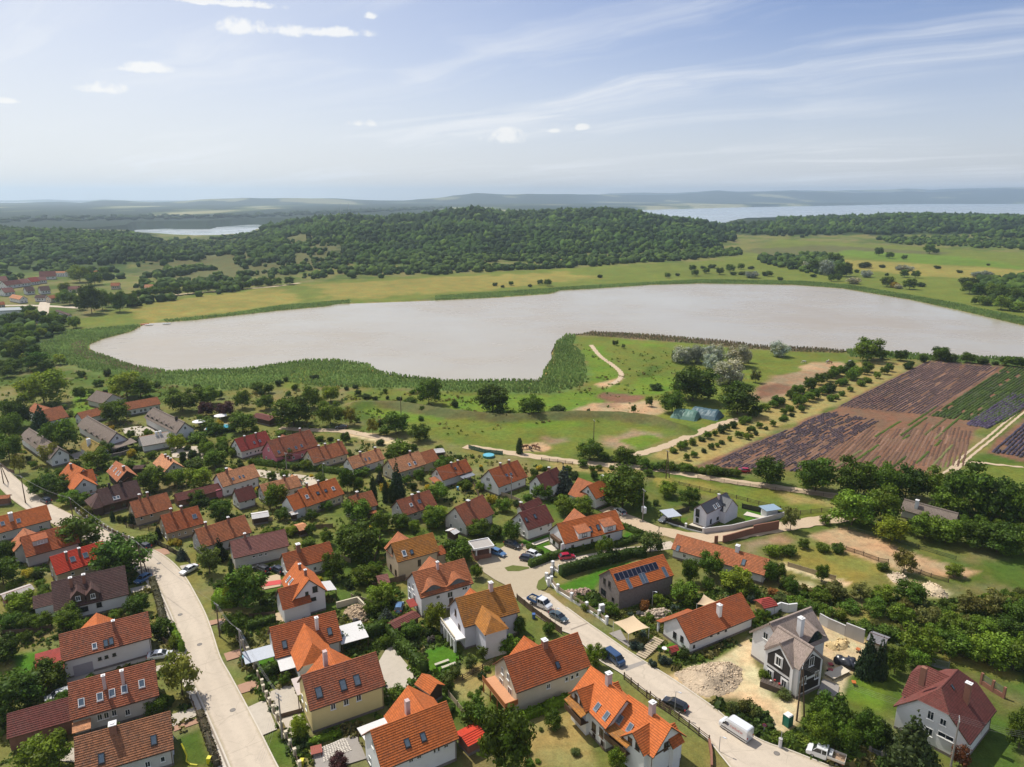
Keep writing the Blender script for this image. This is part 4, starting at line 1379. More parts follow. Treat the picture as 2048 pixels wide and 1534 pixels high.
  ridge_part(T, -length / 2, length / 2, hr, roofm(roof), s.o)
  return s
 def leanto(s, x0, x1, y0, y1, z0, z1, roof, posts=True, name='lean_to_roof'):
  """flat sloping roof from (y0,z0) down to (y1,z1), house frame"""
  mb = MB()
  sl = math.hypot(y1 - y0, z1 - z0)
  P = [(x0, y0, z0),(x1, y0, z0),(x1, y1, z1),(x0, y1, z1)]
  uv = [(x0,0),(x1,0),(x1, sl),(x0, sl)]
  up = Vector((x1 - x0,0,0)).cross(Vector((0, y1 - y0, z1 - z0))).z > 0
  if not up:
   P, uv = P[::-1], uv[::-1]
  mb.poly(P, 0, uv)
  mb.poly([(p[0], p[1], p[2] - .1) for p in P[::-1]],0)
  for i in range(4):
   a, b = P[i], P[(i + 1) % 4]
   mb.poly([(a[0], a[1], a[2] - .1),(b[0], b[1], b[2] - .1), b, a],0)
  m = roof if isinstance(roof, bpy.types.Material) else roofm(roof)
  r_ = mb.build(name, m, s.o)
  if posts:
   for x in (x0 + .15, x1 - .15):
    mb = MB()
    mb.box((x, y1 + (.15 if y1 < y0 else -.15), z1 / 2 - .06),(.14,.14, z1 - .1))
    mb.build('post', s.fascia, s.o)
  return s
 def shed_dormer(s, pts, w_=2.2, d=1.9, roof=None, sh=None, pz=0.20, front=None):
  for p in pts:                       # survey point: middle of the dormer roof's upper edge
   l = s.on_roof(*s.pt(*p, sh))
   t = s.tval(l)
   y0, z0 = -s.half * (1 - t), s.he + (s.hr - s.he) * t
   x = l.x
   y1 = y0 - d
   z1 = z0 - d * math.tan(R(15)) + .05
   zr = lambda y: s.he + (s.half + y) * (s.hr - s.he) / s.half
   mb = MB()
   a = w_ / 2 - .15
   yf = y1 + .25
   mb.poly([(x - a, yf, zr(yf)),(x + a, yf, zr(yf)),(x + a, yf, z1),(x - a, yf, z1)])
   for sg in (-1,1):
    P = [(x + sg * a, yf, zr(yf) - .1),(x + sg * a, y0, z0),(x + sg * a, yf, z1)]
    mb.poly(P if sg > 0 else P[::-1])
   dm = mb.build('dormer', front or s.wm, s.o)
   mb = MB()
   a = w_ / 2
   P = [(x - a, y1, z1),(x + a, y1, z1),(x + a, y0 + .1, z0 + .06),(x - a, y0 + .1, z0 + .06)]
   mb.poly(P, 0,[(p_[0], p_[1]) for p_ in P])
   mb.poly([(p_[0], p_[1], p_[2] - .12) for p_ in P[::-1]],0)
   for i in range(4):
    A, B = P[i], P[(i + 1) % 4]
    mb.poly([(A[0], A[1], A[2] - .12),(B[0], B[1], B[2] - .12), B, A],0)
   mb.build('dormer_roof', roofm(roof) if roof else s.rm, dm)
   f = window_mesh(s.frame, min(w_ * .62,1.4), max(.5, min(1.0, z1 - zr(yf) - .2)))
   o = link('window', f[0], dm)
   o.matrix_local = Matrix.Translation((x, yf, (z1 + zr(yf)) / 2))
   # the pane is joined as a second part of the dormer
   o2 = link('pane', f[1], dm)
   o2.matrix_local = o.matrix_local.copy()
  return s
 def gab_dormer(s, pts, w_=1.9, h_=2.0, sh=None, roof=None, front=None, deep=1.6):
  """gabled dormer; survey point: middle of its front foot on the slope"""
  for p in pts:
   l = s.on_roof(*s.pt(*p, sh))
   t = s.tval(l)
   yf, zf = -s.half * (1 - t), s.he + (s.hr - s.he) * t
   x = l.x
   k = s.half / (s.hr - s.he)
   zt = zf + h_                     # ridge of the dormer
   ze = zt - w_ * .55
   yr, ye = yf + h_ * k, yf + (ze - zf) * k
   a = w_ / 2
   mb = MB()
   mb.poly([(x - a, yf, zf - .1),(x + a, yf, zf - .1),(x + a, yf, ze),(x, yf, zt - .05),(x - a, yf, ze)])
   for sg in (-1,1):
    P = [(x + sg * a, yf, zf - .1),(x + sg * a, ye, ze),(x + sg * a, yf, ze)]
    mb.poly(P if sg > 0 else P[::-1])
   dm = mb.build('dormer', front or s.wm, s.o)
   mb = MB()
   o_ = .22
   for sg in (-1,1):
    b = a + o_
    zb = ze - o_ * 1.1
    P = [(x, yf - o_, zt + .05),(x, yr + .1, zt + .05),(x + sg * b, yf + (zb - zf) * k, zb + .05),(x + sg * b, yf - o_, zb + .05)]
    if sg > 0:
     P = P[::-1]
    mb.poly(P, 0,[(p_[1], p_[0]) for p_ in P])
    mb.poly([(p_[0], p_[1], p_[2] - .1) for p_ in P[::-1]],0)
    mb.poly([(x, yf - o_, zt - .06),(x, yf - o_, zt + .05),(x + sg * b, yf - o_, zb + .05),(x + sg * b, yf - o_, zb - .06)][::sg],0)
   mb.build('dormer_roof', roofm(roof) if roof else s.rm, dm)
   f = window_mesh(s.frame, min(.9, w_ * .5), min(1.1, h_ * .55))
   for m_, nm in ((f[0], 'window'),(f[1], 'pane')):
    o = link(nm, m_, dm)
    o.matrix_local = Matrix.Translation((x, yf, zf + h_ * .38))
  return s
 def eyebrow(s, pts, w_=2.2, h_=0.8, sh=None, deep=1.4):
  """eyebrow dormer: the covering swells up over a dark half-moon opening"""
  for p in pts:
   l = s.on_roof(*s.pt(*p, sh))
   t = s.tval(l)
   yf, zf = -s.half * (1 - t), s.he + (s.hr - s.he) * t
   k = s.half / (s.hr - s.he)
   x = l.x
   mb = MB()
   n = 14
   prof_ = [(x + w_ * (i / n - .5) * 1.7, h_ * math.exp(-((i / n - .5) * 3.4) ** 2)) for i in range(n + 1)]
   for i in range(n):
    (xa, ha),(xb, hb) = prof_[i], prof_[i + 1]
    yb_ = lambda h: yf + (h + .05) * k * 1.55
    zb_ = lambda h: zf + (h + .05) * 1.55
    P = [(xa, yf - .12, zf + ha + .07),(xb, yf - .12, zf + hb + .07),(xb, yb_(hb), zb_(hb)),(xa, yb_(ha), zb_(ha))]
    mb.poly(P, 0,[(xa, 0),(xb, 0),(xb, 1.5),(xa, 1.5)])
    mb.poly([(xa, yf - .12, zf + ha - .05),(xb, yf - .12, zf + hb - .05),(xb, yf - .12, zf + hb + .07),(xa, yf - .12, zf + ha + .07)],0)
   e_ = mb.build('eyebrow_dormer', s.rm, s.o)
   mb = MB()
   mb.poly([(x - w_ * .55, yf - .03, zf + .02)] + [(xa, yf - .03, zf + max(ha - .06,.02)) for xa, ha in prof_[3:-3][::-1]][::-1] + [(x + w_ * .55, yf - .03, zf + .02)])
   mb.build('pane', PANE, e_)
  return s
 def box(s, name, c, sz, m, parent=None, taper=1.0):
  mb = MB()
  mb.box(c, sz, taper=taper)
  return mb.build(name, m, parent or s.o)
 def panels(s, pts, nx, ny, w_, h_, sh=None, name='solar_panel'):
  """solar panels side by side; survey point: lower corner next to the first panel"""
  l = s.on_roof(*s.pt(*pts, sh))
  t0 = s.tval(l)
  sl = math.hypot(s.half, s.hr - s.he)
  me = None
  for j in range(ny):
   for i in range(nx):
    if me is None:
     mb = MB()
     mb.box((0,0,.09),(w_ - .05, h_ - .05,.05),0)
     mb.poly([(-w_ / 2 + .07,-h_ / 2 + .07,.12),(w_ / 2 - .07,-h_ / 2 + .07,.12),(w_ / 2 - .07, h_ / 2 - .07,.12),(-w_ / 2 + .07, h_ / 2 - .07,.12)],1)
     me = mb.mesh(name, [GREYM, plain('solar_cells', (0.012,0.015,0.028),0.15,0.6, var=0)])
    o = link(name, me, s.o)
    o.matrix_local = s.slopeM(l.x + (i + .5) * w_, t0 + (j + .5) * h_ / sl)
  return s
# ------------------------------------------------------------------ the houses of the village
H = House
GR1 = 'gabled houses along the left street'
GR2 = 'gabled houses in the middle rows'
GR3 = 'houses along the right street'
GRT = 'thatched hotel buildings by the meadow'
# sheet B: nearest on the left street
h = H('house', 'nearest weathered tile house with two roof windows and one broad brick chimney', 'nearest weathered tile house', 'B', (580,1320),(1340,1078),(1410,1400),(612,1600),3.4,42, 'brown', 'dirtywhite', group=GR1)
h.sky([(810,1465),(1228,1318)],.9,1.5).chim([(905,1240)],1.2,1.0, 'brick').win([(1180,1510,.8,1.1),(1300,1470,.7,1)])
h.gwin('r')
h = H('house', 'house with five white framed roof windows in a row and two tall white chimneys', 'house with five roof windows', 'B', (530,880),(1228,675),(1280,968),(570,1150),3.6,42, 'oldred', 'dirtywhite', group=GR1)
h.sky([(650,1018),(798,972),(895,942),(993,912),(1132,867)],.95,1.3, 'w').chim([(838,900),(985,860)],2.4,.5, 'pale')
h.win([(797,1135),(850,1120),(912,1100),(1020,1095)],.8,1.2).ext('l', 9.5,7.0,2.6,33, 'maroon', 'brick', y=.3)
h.leanto(-h.L / 2 + .2,-h.L / 2 + 2.9,-h.half + .2,-h.half - 1.9,2.9,2.4, 'pale')
h = H('house', 'long white house with one orange back gable and a red lean-to at its garden end', 'white house with red lean-to', 'B', (462,480),(1180,293),(1217,497),(495,693),4.2,40, 'oldred', 'white', group=GR1)
h.sky([(755,568)],.8,1.1, 'w').sky([(845,545),(888,530)],.8,1.4).chim([(912,430)],1.6,.5, 'brick').win([(797,668),(850,653),(912,635)],.6,.6, 'd')
h.wing(770,303,7.0, roof='orange').sky([])
h.leanto(-h.L / 2 - 4.4,-h.L / 2 + .3, h.half * .6,-h.half * .9,3.6,2.6, 'crimson')
h.box('garage_door', (-h.L / 2 + 3.2,-h.half + h.oe - .03,1.25),(3.2,.06,2.3), plain('garage_grey', (.38,.36,.40),.6))
h = H('house', 'dark brown roofed white house with two black fronted gable dormers', 'dark roofed house with two dormers', 'A', (400,1060),(993,922),(1037,1150),(435,1290),3.3,42, 'dark', 'white', group=GR1)
h.gab_dormer([(630,1225),(748,1205)],2.4,3.1, front=WALLS['wood']).chim([(570,1085),(675,1055)],1.5,.6, 'brick').win([(675,1270,1.4,1.1),(792,1235,1.0,1.1)], fr='d')
h.gwin('r').ext('l', 4.2,5.0,3.2,33, 'dark', 'white', y=1.2)
h = H('house', 'house with the brightest red roof, two brick chimneys and two roof windows', 'bright red roofed house', 'A', (393,853),(830,727),(868,860),(450,1003),3.0,42, 'red', 'beige', group=GR1)
h.chim([(535,878),(640,848)],1.6,.5, 'brick').sky([(580,872),(683,840)],1.1,1.2, 'g').win([(580,985),(690,950)],.7,.7).gwin('l')
h = H('house', 'brown tiled house with a shed dormer and a pointed back gable beside the upper street', 'brown house with shed dormer', 'A', (150,700),(590,583),(640,740),(215,855),3.2,42, 'rust', 'grey', group=GR1)
h.shed_dormer([(300,668)],3.4,2.6).wing(190,622,7.0, roof='terra')
h.gwin('l')
h = H('house', 'orange roofed house at the far end of the left street cut by the picture edge', 'orange house at the street end', 'A', (-90,550),(370,440),(418,553),(-60,680),3.0,40, 'orange', 'dirtywhite', group=GR1)
h.sky([(148,565),(20,588)],.9,1.1, 'g').chim([(90,555)],1.6,.9, 'pale').fwin(4)
h = H('shed', 'low red roof among the bushes above the left street', 'low red shed', 'A', (-60,372),(70,357),(86,385),(-50,398),2.2,25, 'terra', 'brick')
# upper left
h = H('house', 'dark brown timber house with two white roof windows and a hipped side', 'dark timber house', 'A', (770,312),(1090,245),(1140,355),(825,450),3.0,42, 'dark', 'wood', group=GR1, frame='b')
h.sky([(915,385),(943,378)],.8,1.0, 'w').chim([(875,300),(968,285)],1.2,.6, 'dark').win([(900,460),(990,440)],1.2,1.2).ext('l', 3.2,8,2.6,42, 'dark', 'wood', hip=.9)
h = H('house', 'weathered orange roofed beige house with two chimneys near the timber house', 'beige house with twin chimneys', 'A', (1030,415),(1335,340),(1380,460),(1085,545),2.9,43, 'terra', 'beige', group=GR1)
h.chim([(1115,392),(1180,378)],1.5,.5).win([(1130,545),(1210,520)],.7,.8).gwin('l')
h = H('house', 'red tiled beige house with two chimneys and a single roof window beside dark cypresses', 'red house by the cypresses', 'A', (1280,525),(1580,445),(1632,585),(1330,668),2.9,43, 'rust', 'beige', group=GR1)
h.chim([(1368,510),(1450,490)],1.5,.5).sky([(1553,530)],1.1,1.2, 'g').fwin(5,1.6,.5,.6).gwin('l')
h = H('house', 'pale orange roofed house with a blue grey gable behind the pointed conifer', 'pale orange house by the conifer', 'A', (1555,630),(1955,525),(2010,650),(1610,790),3.0,43, 'terra', 'grey', group=GR1)
h.chim([(1645,620),(1825,580)],1.5,.5).fwin(4).gwin('l')
h = H('house', 'plum coloured tile house with a single brick chimney', 'plum roofed house', 'D', (235,925),(680,835),(712,960),(270,1070),3.4,40, 'purple', 'dirtywhite', group=GR2)
h.chim([(360,905)],1.3,.5).win([(430,1050,.7,.6),(485,1038,1,.6),(525,1030,.6,.6)])
h = H('house', 'orange house with twin front gables at the corner of the upper street', 'orange twin gable house', 'K', (560,730),(660,800),(575,905),(455,860),3.0,42, 'orange', 'white', group=GR1)
h.chim([(570,790)],1.4,.5).gwin('r')
h = H('house', 'white gabled house joined to the orange twin gable house, orange roof and two gable windows', 'white gable house', 'K', (615,818),(668,866),(575,975),(535,925),3.0,42, 'orange', 'white', group=GR1)
h.gwin('r', 2).wing(740,790,6.5)
h = H('house', 'reddish house with four white roof windows and a dark wooden gable', 'wooden gable house', 'K', (930,715),(1010,818),(940,880),(845,822),2.8,42, 'terra', 'wood', group=GR1, frame='b')
h.sky([(893,775),(922,797),(940,820),(958,830)],.6,1.3, 'w').chim([(990,800)],1.3,.6).ext('r', .4,3,2.4,30, 'terra', 'wood')
h = H('house', 'sand coloured house with a pale roof and three small chimneys facing the gravel yard', 'sand coloured house', 'K', (1290,665),(1390,740),(1310,812),(1220,745),2.9,40, 'pale', 'grey', group=GR1)
h.chim([(1322,695),(1345,712),(1365,725)],.9,.5).gwin('r')
h = H('shed', 'long low brown roofed shed behind the red house', 'long brown shed', 'A', (1400,350),(1750,265),(1770,318),(1410,415),2.3,32, 'maroon', 'brick')
h = H('house', 'light orange roofed house with a pink gable end and a dark chimney', 'light orange house with pink end', 'D', (120,395),(430,312),(478,410),(190,495),3.6,41, 'pale', 'white', group=GR2)
h.chim([(215,385)],1.6,.6, 'brick').sky([(262,430),(315,415),(345,408)],.6,.8, 'g').fwin(5,1.6).wing(228,340,5, roof='pale').box('porch', (-h.L / 2 - .6,0,1.3),(1.8,4.5,2.6), WALLS['pink'])
h = H('cottage', 'small dark brown roofed cottage with white walls', 'small brown cottage', 'D', (265,525),(415,480),(455,580),(315,615),2.8,45, 'maroon', 'white', group=GR2)
h.gwin('l').win([(365,605),(420,595)],.7,.8)
h = H('house', 'sun bleached pale roofed house half behind a leafy tree', 'bleached roof house', 'D', (470,485),(770,400),(820,490),(515,560),3.0,42, 'pale', 'white', group=GR2)
h.chim([(675,440)],1.4,.5).fwin(4).wing(735,395,5, roof='pale').gwin('l')
h = H('house', 'vivid orange roofed long house with four roof windows and a lower stepped end', 'vivid orange long house', 'D', (780,520),(1085,420),(1150,550),(850,655),3.0,42, 'orange', 'cream', group=GR2)
h.chim([(855,500),(945,480)],1.4,.45).sky([(853,572),(1063,508)],.9,1.1, 'w').sky([(940,545),(1003,525)],.9,.9).fwin(6).ext('l', 4.0, h.W * .82,2.8,42, 'orange', 'white')
# sheet D upper rows
h = H('house', 'crimson roofed white house with two chimneys next to the pink house', 'crimson roofed house', 'D', (268,112),(540,45),(562,145),(335,215),3.0,44, 'crimson', 'white', group=GR2)
h.chim([(358,130),(448,105)],1.3,.5).sky([(432,140),(477,128)],.7,.9, 'g').fwin(6,1.5,.7,.8).gwin('l')
h = H('house', 'big pink walled house under a broad old brick red roof', 'pink walled house', 'D', (540,128),(885,35),(942,165),(600,262),3.4,44, 'oldred', 'pink', group=GR2)
h.chim([(635,130),(800,60)],1.5,.5).sky([(628,215),(713,195),(765,180),(810,165)],.8,1.0, 'g').fwin(4).gwin('l').wing(655,75,5)
h = H('house', 'orange roofed house with three chimneys downhill from the pink house', 'three chimney house', 'D', (850,205),(1130,130),(1190,225),(912,305),2.9,44, 'terra', 'cream', group=GR2)
h.chim([(950,190),(1000,175),(1107,148)],1.2,.5).gwin('l').fwin(4)
h = H('house', 'faded tile house with a white front gable and two chimneys', 'faded roof house with white gable', 'D', (1175,258),(1440,190),(1470,265),(1222,360),2.8,44, 'pale', 'white', group=GR2)
h.chim([(1280,245),(1400,210)],1.4,.55).sky([(1320,275),(1350,268)],.6,.9, 'g').gwin('l').fwin(3)
h = H('house', 'pale two part house behind the tall dark conifer', 'two part house behind the conifer', 'D', (1500,278),(1755,210),(1800,310),(1560,395),2.9,42, 'pale', 'cream', group=GR2)
h.chim([(1678,240)],1.4,.5).sky([(1672,315),(1715,303)],.9,1.0, 'w').fwin(3).ext('r', 6.5, h.W * .85,2.7,42, 'terra', 'cream').gwin('l')
h = H('house', 'orange house with two dark chimneys and a small porch roof on the meadow row', 'orange house with porch', 'F', (83,350),(325,272),(383,365),(145,440),2.9,43, 'rust', 'white', group=GR2)
h.chim([(210,330),(262,310)],1.2,.5).sky([(240,348)],.7,.9).gwin('l').leanto(-h.L / 2 - 2.2,-h.L / 2 + .2, h.half * .3,-h.half * .8,3.0,2.3, 'terra').leanto(h.L / 2 - 5.5, h.L / 2 - .5,-h.half + .3,-h.half - 2.0,2.6,2.2, GREYM)
h = H('house', 'deep orange roofed house with white gable and two chimneys by the bridle path', 'white gabled house by the path', 'F', (500,358),(745,282),(815,410),(595,500),3.2,44, 'rust', 'white', group=GR2)
h.chim([(602,335),(672,312)],1.3,.5).sky([(650,400),(685,392)],.8,.7, 'g').win([(497,432),(512,436)],.7,1.2, side='l').win([(680,470)],.9,.5).fwin(2)
h = H('house', 'white gabled house with a dark red roof tucked beside the big blue spruce', 'white gable house by the spruce', 'F', (880,410),(1060,335),(1110,440),(965,515),3.8,46, 'maroon', 'white', group=GR2)
h.chim([(990,368)],1.2,.6).win([(880,470,.9,1.0),(838,523,1.0,1.4)], side='l').fwin(2)
h = H('house', 'orange L shaped house half hidden by the large tree and the spruce', 'orange house under the big tree', 'F', (1275,482),(1440,440),(1480,530),(1392,592),3.6,44, 'orange', 'white', group=GR2)
h.chim([(1420,430)],1.3,.6, 'brick').wing(1222,420,8.5, roof='terra').gwin('l')
h = H('house', 'small orange house with a tall white gable behind dark cypresses', 'white gable by the cypresses', 'D', (1180,580),(1375,520),(1420,640),(1240,690),3.4,45, 'terra', 'dirtywhite', group=GR2)
h.chim([(1255,565)],1.2,.6).win([(1178,600,.8,1.2)], side='l').gwin('l', 1)
h = H('house', 'red roofed house with two joined chimneys in the middle of the gardens', 'garden house with twin chimneys', 'D', (1560,608),(1830,520),(1900,635),(1640,725),3.0,43, 'oldred', 'dirtywhite', group=GR2)
h.chim([(1695,595),(1745,575)],1.5,.6).sky([(1685,637)],.9,.9, 'w').sky([(1750,610)],.9,1.0, 'g').win([(1720,715),(1775,698)],1.0,.9).gwin('l')
h = H('house', 'old patched red roof house beside the pointed young spruce', 'patched roof house', 'F', (235,655),(460,560),(555,700),(335,815),3.2,44, 'oldred', 'dirtywhite', group=GR2)
h.chim([(345,640)],1.2,.8).gwin('l').fwin(3)
h = H('house', 'wine red tiled white house by the parking area', 'wine red house', 'F', (745,700),(955,638),(1040,765),(830,840),3.4,42, 'maroon', 'white', group=GR2)
h.sky([(808,757),(878,730)],.8,1.2).gwin('l').win([(925,830,.8,.9),(985,800,.8,.9)])
h = H('house', 'second wine red roof rising just behind the wine red house', 'rear wine red roof', 'F', (745,650),(905,580),(945,625),(790,690),3.0,42, 'maroon', 'white', group=GR2)
h.chim([(765,640)],.9,.6)
# the main house in the middle
h = H('house', 'white house with vivid orange roof, two shed dormers and a recessed gable balcony', 'orange roofed white house with two shed dormers', 'F', (1045,790),(1525,680),(1595,830),(1120,950),3.4,42, 'orange', 'white', group=GR3, frame='d', og=.3)
h.shed_dormer([(1228,795),(1430,745)],3.9,3.1, roof='terra').sky([(1320,835),(1382,818)],.9,1.5).wing(1190,668,7.5, roof='terra').win([(1178,972,.8,1.0),(1333,935,.7,1.6),(1468,890,.7,.8)])
h.win([(1030,960,1.2,2.0),(1075,985,.9,1.9)], side='l')
h.box('balcony', (-h.L / 2 - .1,-.2,3.0),(1.0, h.W * .55,.9), BROWNW)
h.box('gable_frame', (-h.L / 2 - .25,-h.half + .55,1.7),(.9,.3,3.2), WALLS['white'])
h = H('house', 'dark stone house with solar panels across its orange roof', 'dark stone house', 'Z', (1218.5,1139.6),(1327.4,1108.4),(1346.8,1150.5),(1238.1,1183.3),4.6,40, 'orange', 'stone', group=GR3, og=.15, oe=.15, frame='d')
h.panels((1233,1163),10,1,1.18,1.75)
h.sky([(1257.5,1167),(1283.5,1157),(1289,1155.5),(1329.5,1144)],.95,2.3, 'g').win([(1209,1162,.8,1.4),(1219,1168,.8,1.4)], side='l').win([(1206,1187,1.8,1.9),(1226,1199,.8,1.0)], side='l')
h = H('house', 'modern grey house with dark slate roof, light front gable and white walls', 'modern grey house', 'I', (410,638),(605,535),(662,610),(450,705),4.6,42, 'dark', 'lilac', group=GR3, og=.1, oe=.12, frame='d')
h.rm = h.roof.data.materials[0] = plain('slate_roof', (.075,.078,.09),.55,.4)
h.sky([(515,655),(540,640)],.8,1.2, 'w').wing(662,597,6.5).chim([(548,590)],1.4,.5, 'pale')
h.win([(380,700,1.2,2.2),(378,760,.9,1.4)], side='l').win([(485,770,.7,1.3),(540,745,1.0,.8)])
h = H('house', 'very long light orange roof slanting beside the earth plots', 'long orange roofed house', 'I', (210,880),(1010,1075),(855,1200),(175,978),2.6,38, 'terra', 'white', group=GR3)
h.sky([(222,990),(748,1098)],.9,1.6, 'd').chim([(705,985)],1.3,.9, 'white').gwin('l').gwin('r').fwin(5)
h = H('barn', 'long grey thatched barn among the trees by the lavender field', 'grey thatched barn', 'J', (1095,390),(1525,510),(1490,590),(1050,475),2.6,42, 'grey', 'dirtywhite', thatch=True)
h.chim([(1185,460)],-2.2,.8, 'white')
h = H('house', 'long white walled house with a rust brown roof and an arcaded gable porch', 'white house with arcaded porch', 'G', (205,345),(725,138),(847,335),(325,540),2.9,40, 'rust', 'white', group=GR3, frame='d')
h.chim([(550,318)],1.7,.75, 'white').win([(198,480,.9,1.4),(255,510,.8,1.3)], side='l').win([(350,570,.5,.6),(490,480,.5,.5),(545,460,.5,.5),(605,440,.5,.5)])
for i in range(4):
 h.box('porch_column', (-h.L / 2 + .5 + i * 2.6, h.half + 1.3,1.2),(.4,.4,2.4), WALLS['white'])
h.leanto(-h.L / 2 + .1,-h.L / 2 + 9, h.half - .3, h.half + 1.7,2.95,2.4, 'rust', posts=False)
# building site with thatch
h = H('house', 'new thatched house under construction with dark stone framed gables and a white chimney', 'new thatched house', 'G', (955,385),(1285,258),(1435,520),(1100,660),5.2,44, 'new', 'white', group=GR3, thatch=True, oe=.7, og=.4, frame='w')
h.win([(925,485,1.2,1.4)], side='l')
h.chim([(1195,470)],3.4,.95, 'white', .95)
h.eyebrow([(1318,530)],3.6,2.3)
NTH = h
h = H('house', 'thatched front block of the building site house with white bordered dark stone walls', 'stone fronted thatched block', 'G', (1030,405),(1310,588),(1190,757),(905,575),6.2,44, 'new', 'white', group=GR3, thatch=True, oe=.25, og=.2, frame='w')
h.wing(1050,538, h.L * .86, drop=.25, yend_=-h.half - .25, hip=0)
STB = h
h = H('house', 'large white villa with a dark red half hipped roof and two tall brick chimneys', 'white villa with dark red roof', 'H', (1350,942),(1535,735),(1850,1050),(1595,1370),4.2,45, 'maroon', 'white', group=GR3, hip=(.42,.42), frame='g' if False else 'w')
h.chim([(1580,1010)],3.0,.75, 'brick').wing(1180,690, h.W * .78, hip=.35, drop=.3).sky([(1470,895)],.5,.8)
h.win([(1300,1120,1.0,1.6),(1400,1175,1.0,1.2),(1285,1250,1.2,1.4),(1420,1290,2.4,.9)], side='l', fr='w').win([(1700,1260,.9,1.2)])
VIL = h
# middle right cluster
h = H('house', 'tall beige house with brown orange roof and a second orange gable behind', 'tall beige house', 'D', (1525,945),(1860,860),(1915,1005),(1575,1100),5.2,42, 'moss', 'beige', group=GR2, frame='b')
h.sky([(1630,1025)],.95,1.4, 'w').sky([(1690,1015)],.8,1.1).wing(1580,852,7.5, roof='terra').win([(1752,1100,.8,1.6)]).gwin('l', 2,.9,1.6).ext('r', 3,4.5,3.2,30, 'rust', 'beige')
h = H('house', 'white two storey house with two rounded eyebrow dormers in an orange roof', 'house with eyebrow dormers', 'Z', (824.4,1145.4),(930,1116.6),(946.4,1166.7),(840.6,1196.8),5.0,42, 'terra', 'white', group=GR2)
h.eyebrow([(866,1181),(915,1168)],3.4,1.35).chim([(875,1137)],1.6,.5, 'pale').wing(859,1113,7.5).win([(876,1194,.9,.8),(900,1189,1.3,1.4),(927,1177,.7,.7),(932,1176,.7,.7)]).win([(819,1169,.9,1.3),(826,1173,.9,1.3),(820,1190,1.1,1.8),(829,1196,1.1,1.8)], side='l')
h.box('door', (1.0,-h.half + h.oe - .03,2.0),(1.0,.06,2.2), BROWNW)
h.leanto(-h.L / 2 - 1.6,-h.L / 2 + .2,.3,-2.3,2.6,2.2, 'crimson')
h = H('house', 'two storey white house with arched terrace and hipped bay in its brown orange roof', 'house with arched terrace', 'E', (232,200),(668,65),(775,300),(320,405),5.4,44, 'moss', 'lilac', group=GR3, frame='b')
h.wing(575,385,5.2, drop=1.9, hip=.95, he=5.6, roof='moss').chim([(525,115)],1.6,.75, 'pale').win([(457,410,.9,1.6),(620,400,1,1.2),(555,420,1,1.2),(457,500,.9,.6)]).win([(245,300,.8,1.4),(220,400,1.0,2.0),(275,430,1.0,2.0)], side='l')
h.wing(360,105,5, drop=1.4, roof='orange')
h.box('terrace', (-h.L / 2 - .75,0,2.75),(2.4, h.W * .95,.3), WALLS['white'])
for i in range(5):
 h.box('terrace_column', (-h.L / 2 - 1.7,-h.W * .42 + i * h.W * .21,1.3),(.45,.45,2.6), WALLS['white'])
for i in range(12):
 h.box('baluster', (-h.L / 2 - 1.85,-h.W * .45 + i * h.W * .082,3.25),(.14,.14,.75), WALLS['cream'])
h.box('terrace_rail', (-h.L / 2 - 1.85,0,3.65),(.2, h.W * .95,.1), WALLS['cream'])
h = H('house', 'broad orange roofed grey house with a wooden balcony along its gable', 'orange roofed house with wooden balcony', 'E', (620,660),(1222,458),(1325,722),(735,942),4.8,44, 'rust', 'cream', group=GR3)
h.chim([(955,565)],1.2,.9, 'brick').sky([(1058,718)],.8,1.2).wing(790,487,7.5, roof='orange').win([(985,887,.8,1.0),(1130,830,.7,.9),(1175,815,.7,.9),(1215,795,.7,.9)])
h.win([(620,765,.8,1.3),(665,810,.8,1.3),(610,870,1.3,2.1),(678,940,1.3,2.1)], side='l')
h.box('balcony_floor', (-h.L / 2 - .9,-.2,2.55),(2.6, h.W * .98,.18), plain('orange_deck', (.55,.27,.14),.8))
h.box('balcony_rail', (-h.L / 2 - 2.15,-.2,3.1),(.08, h.W * .98,.95), plain('orange_wood', (.36,.12,.035),.7, var=.3))
h.box('balcony_rail', (-h.L / 2 - .9,-h.W * .49 - .2,3.1),(2.5,.08,.95), MATS['orange_wood'])
for i in range(4):
 h.box('balcony_post', (-h.L / 2 - 2.0,-h.W * .45 + i * h.W * .3,1.2),(.16,.16,2.5), MATS['orange_wood'])
# twin row house
h = H('row_house', 'upper half of the twin orange house with a gabled loggia and balcony', 'upper twin house', 'E', (1325,740),(1615,993),(1440,1243),(1165,925),4.9,44, 'bright', 'white', group=GR3, og=.5, frame='b')
h.sky([(1380,1055),(1453,1125)],.9,1.4, 'g').chim([(1475,850)],1.9,.8, 'pale').wing(1212,918,5.2, drop=1.2, roof='orange', win=2).wing(1545,850,4.6, drop=1.6, roof='orange').win([(1350,1215,1.1,1.6),(1410,1260,1.1,1.6),(1350,1330,.8,.9),(1415,1395,.8,1.2)])
TW1 = h
h = H('row_house', 'lower half of the twin orange house with its timbered gable facing the road bend', 'lower twin house', 'E', (1625,950),(1975,1228),(1820,1450),(1480,1195),4.6,44, 'bright', 'white', group=GR3, og=.5, frame='b')
h.sky([(1560,1155),(1640,1220)],.9,1.4, 'g').chim([(1822,1085)],1.9,.8, 'pale').wing(1655,1262,5.2, drop=1.0, roof='orange', win=2).wing(1995,1180,4.4, drop=1.6, roof='orange').win([(1515,1290,1.0,1.5),(1570,1350,1.0,1.6)])
h.win([(1925,1365,1.0,1.5),(1975,1340,1.0,1.5)], side='r', fr='b')
h.box('timber_band', (h.L / 2 - h.og + .04,0, h.he - .25),(.08, h.W - 1.2,.28), BROWNW)
TW2 = h
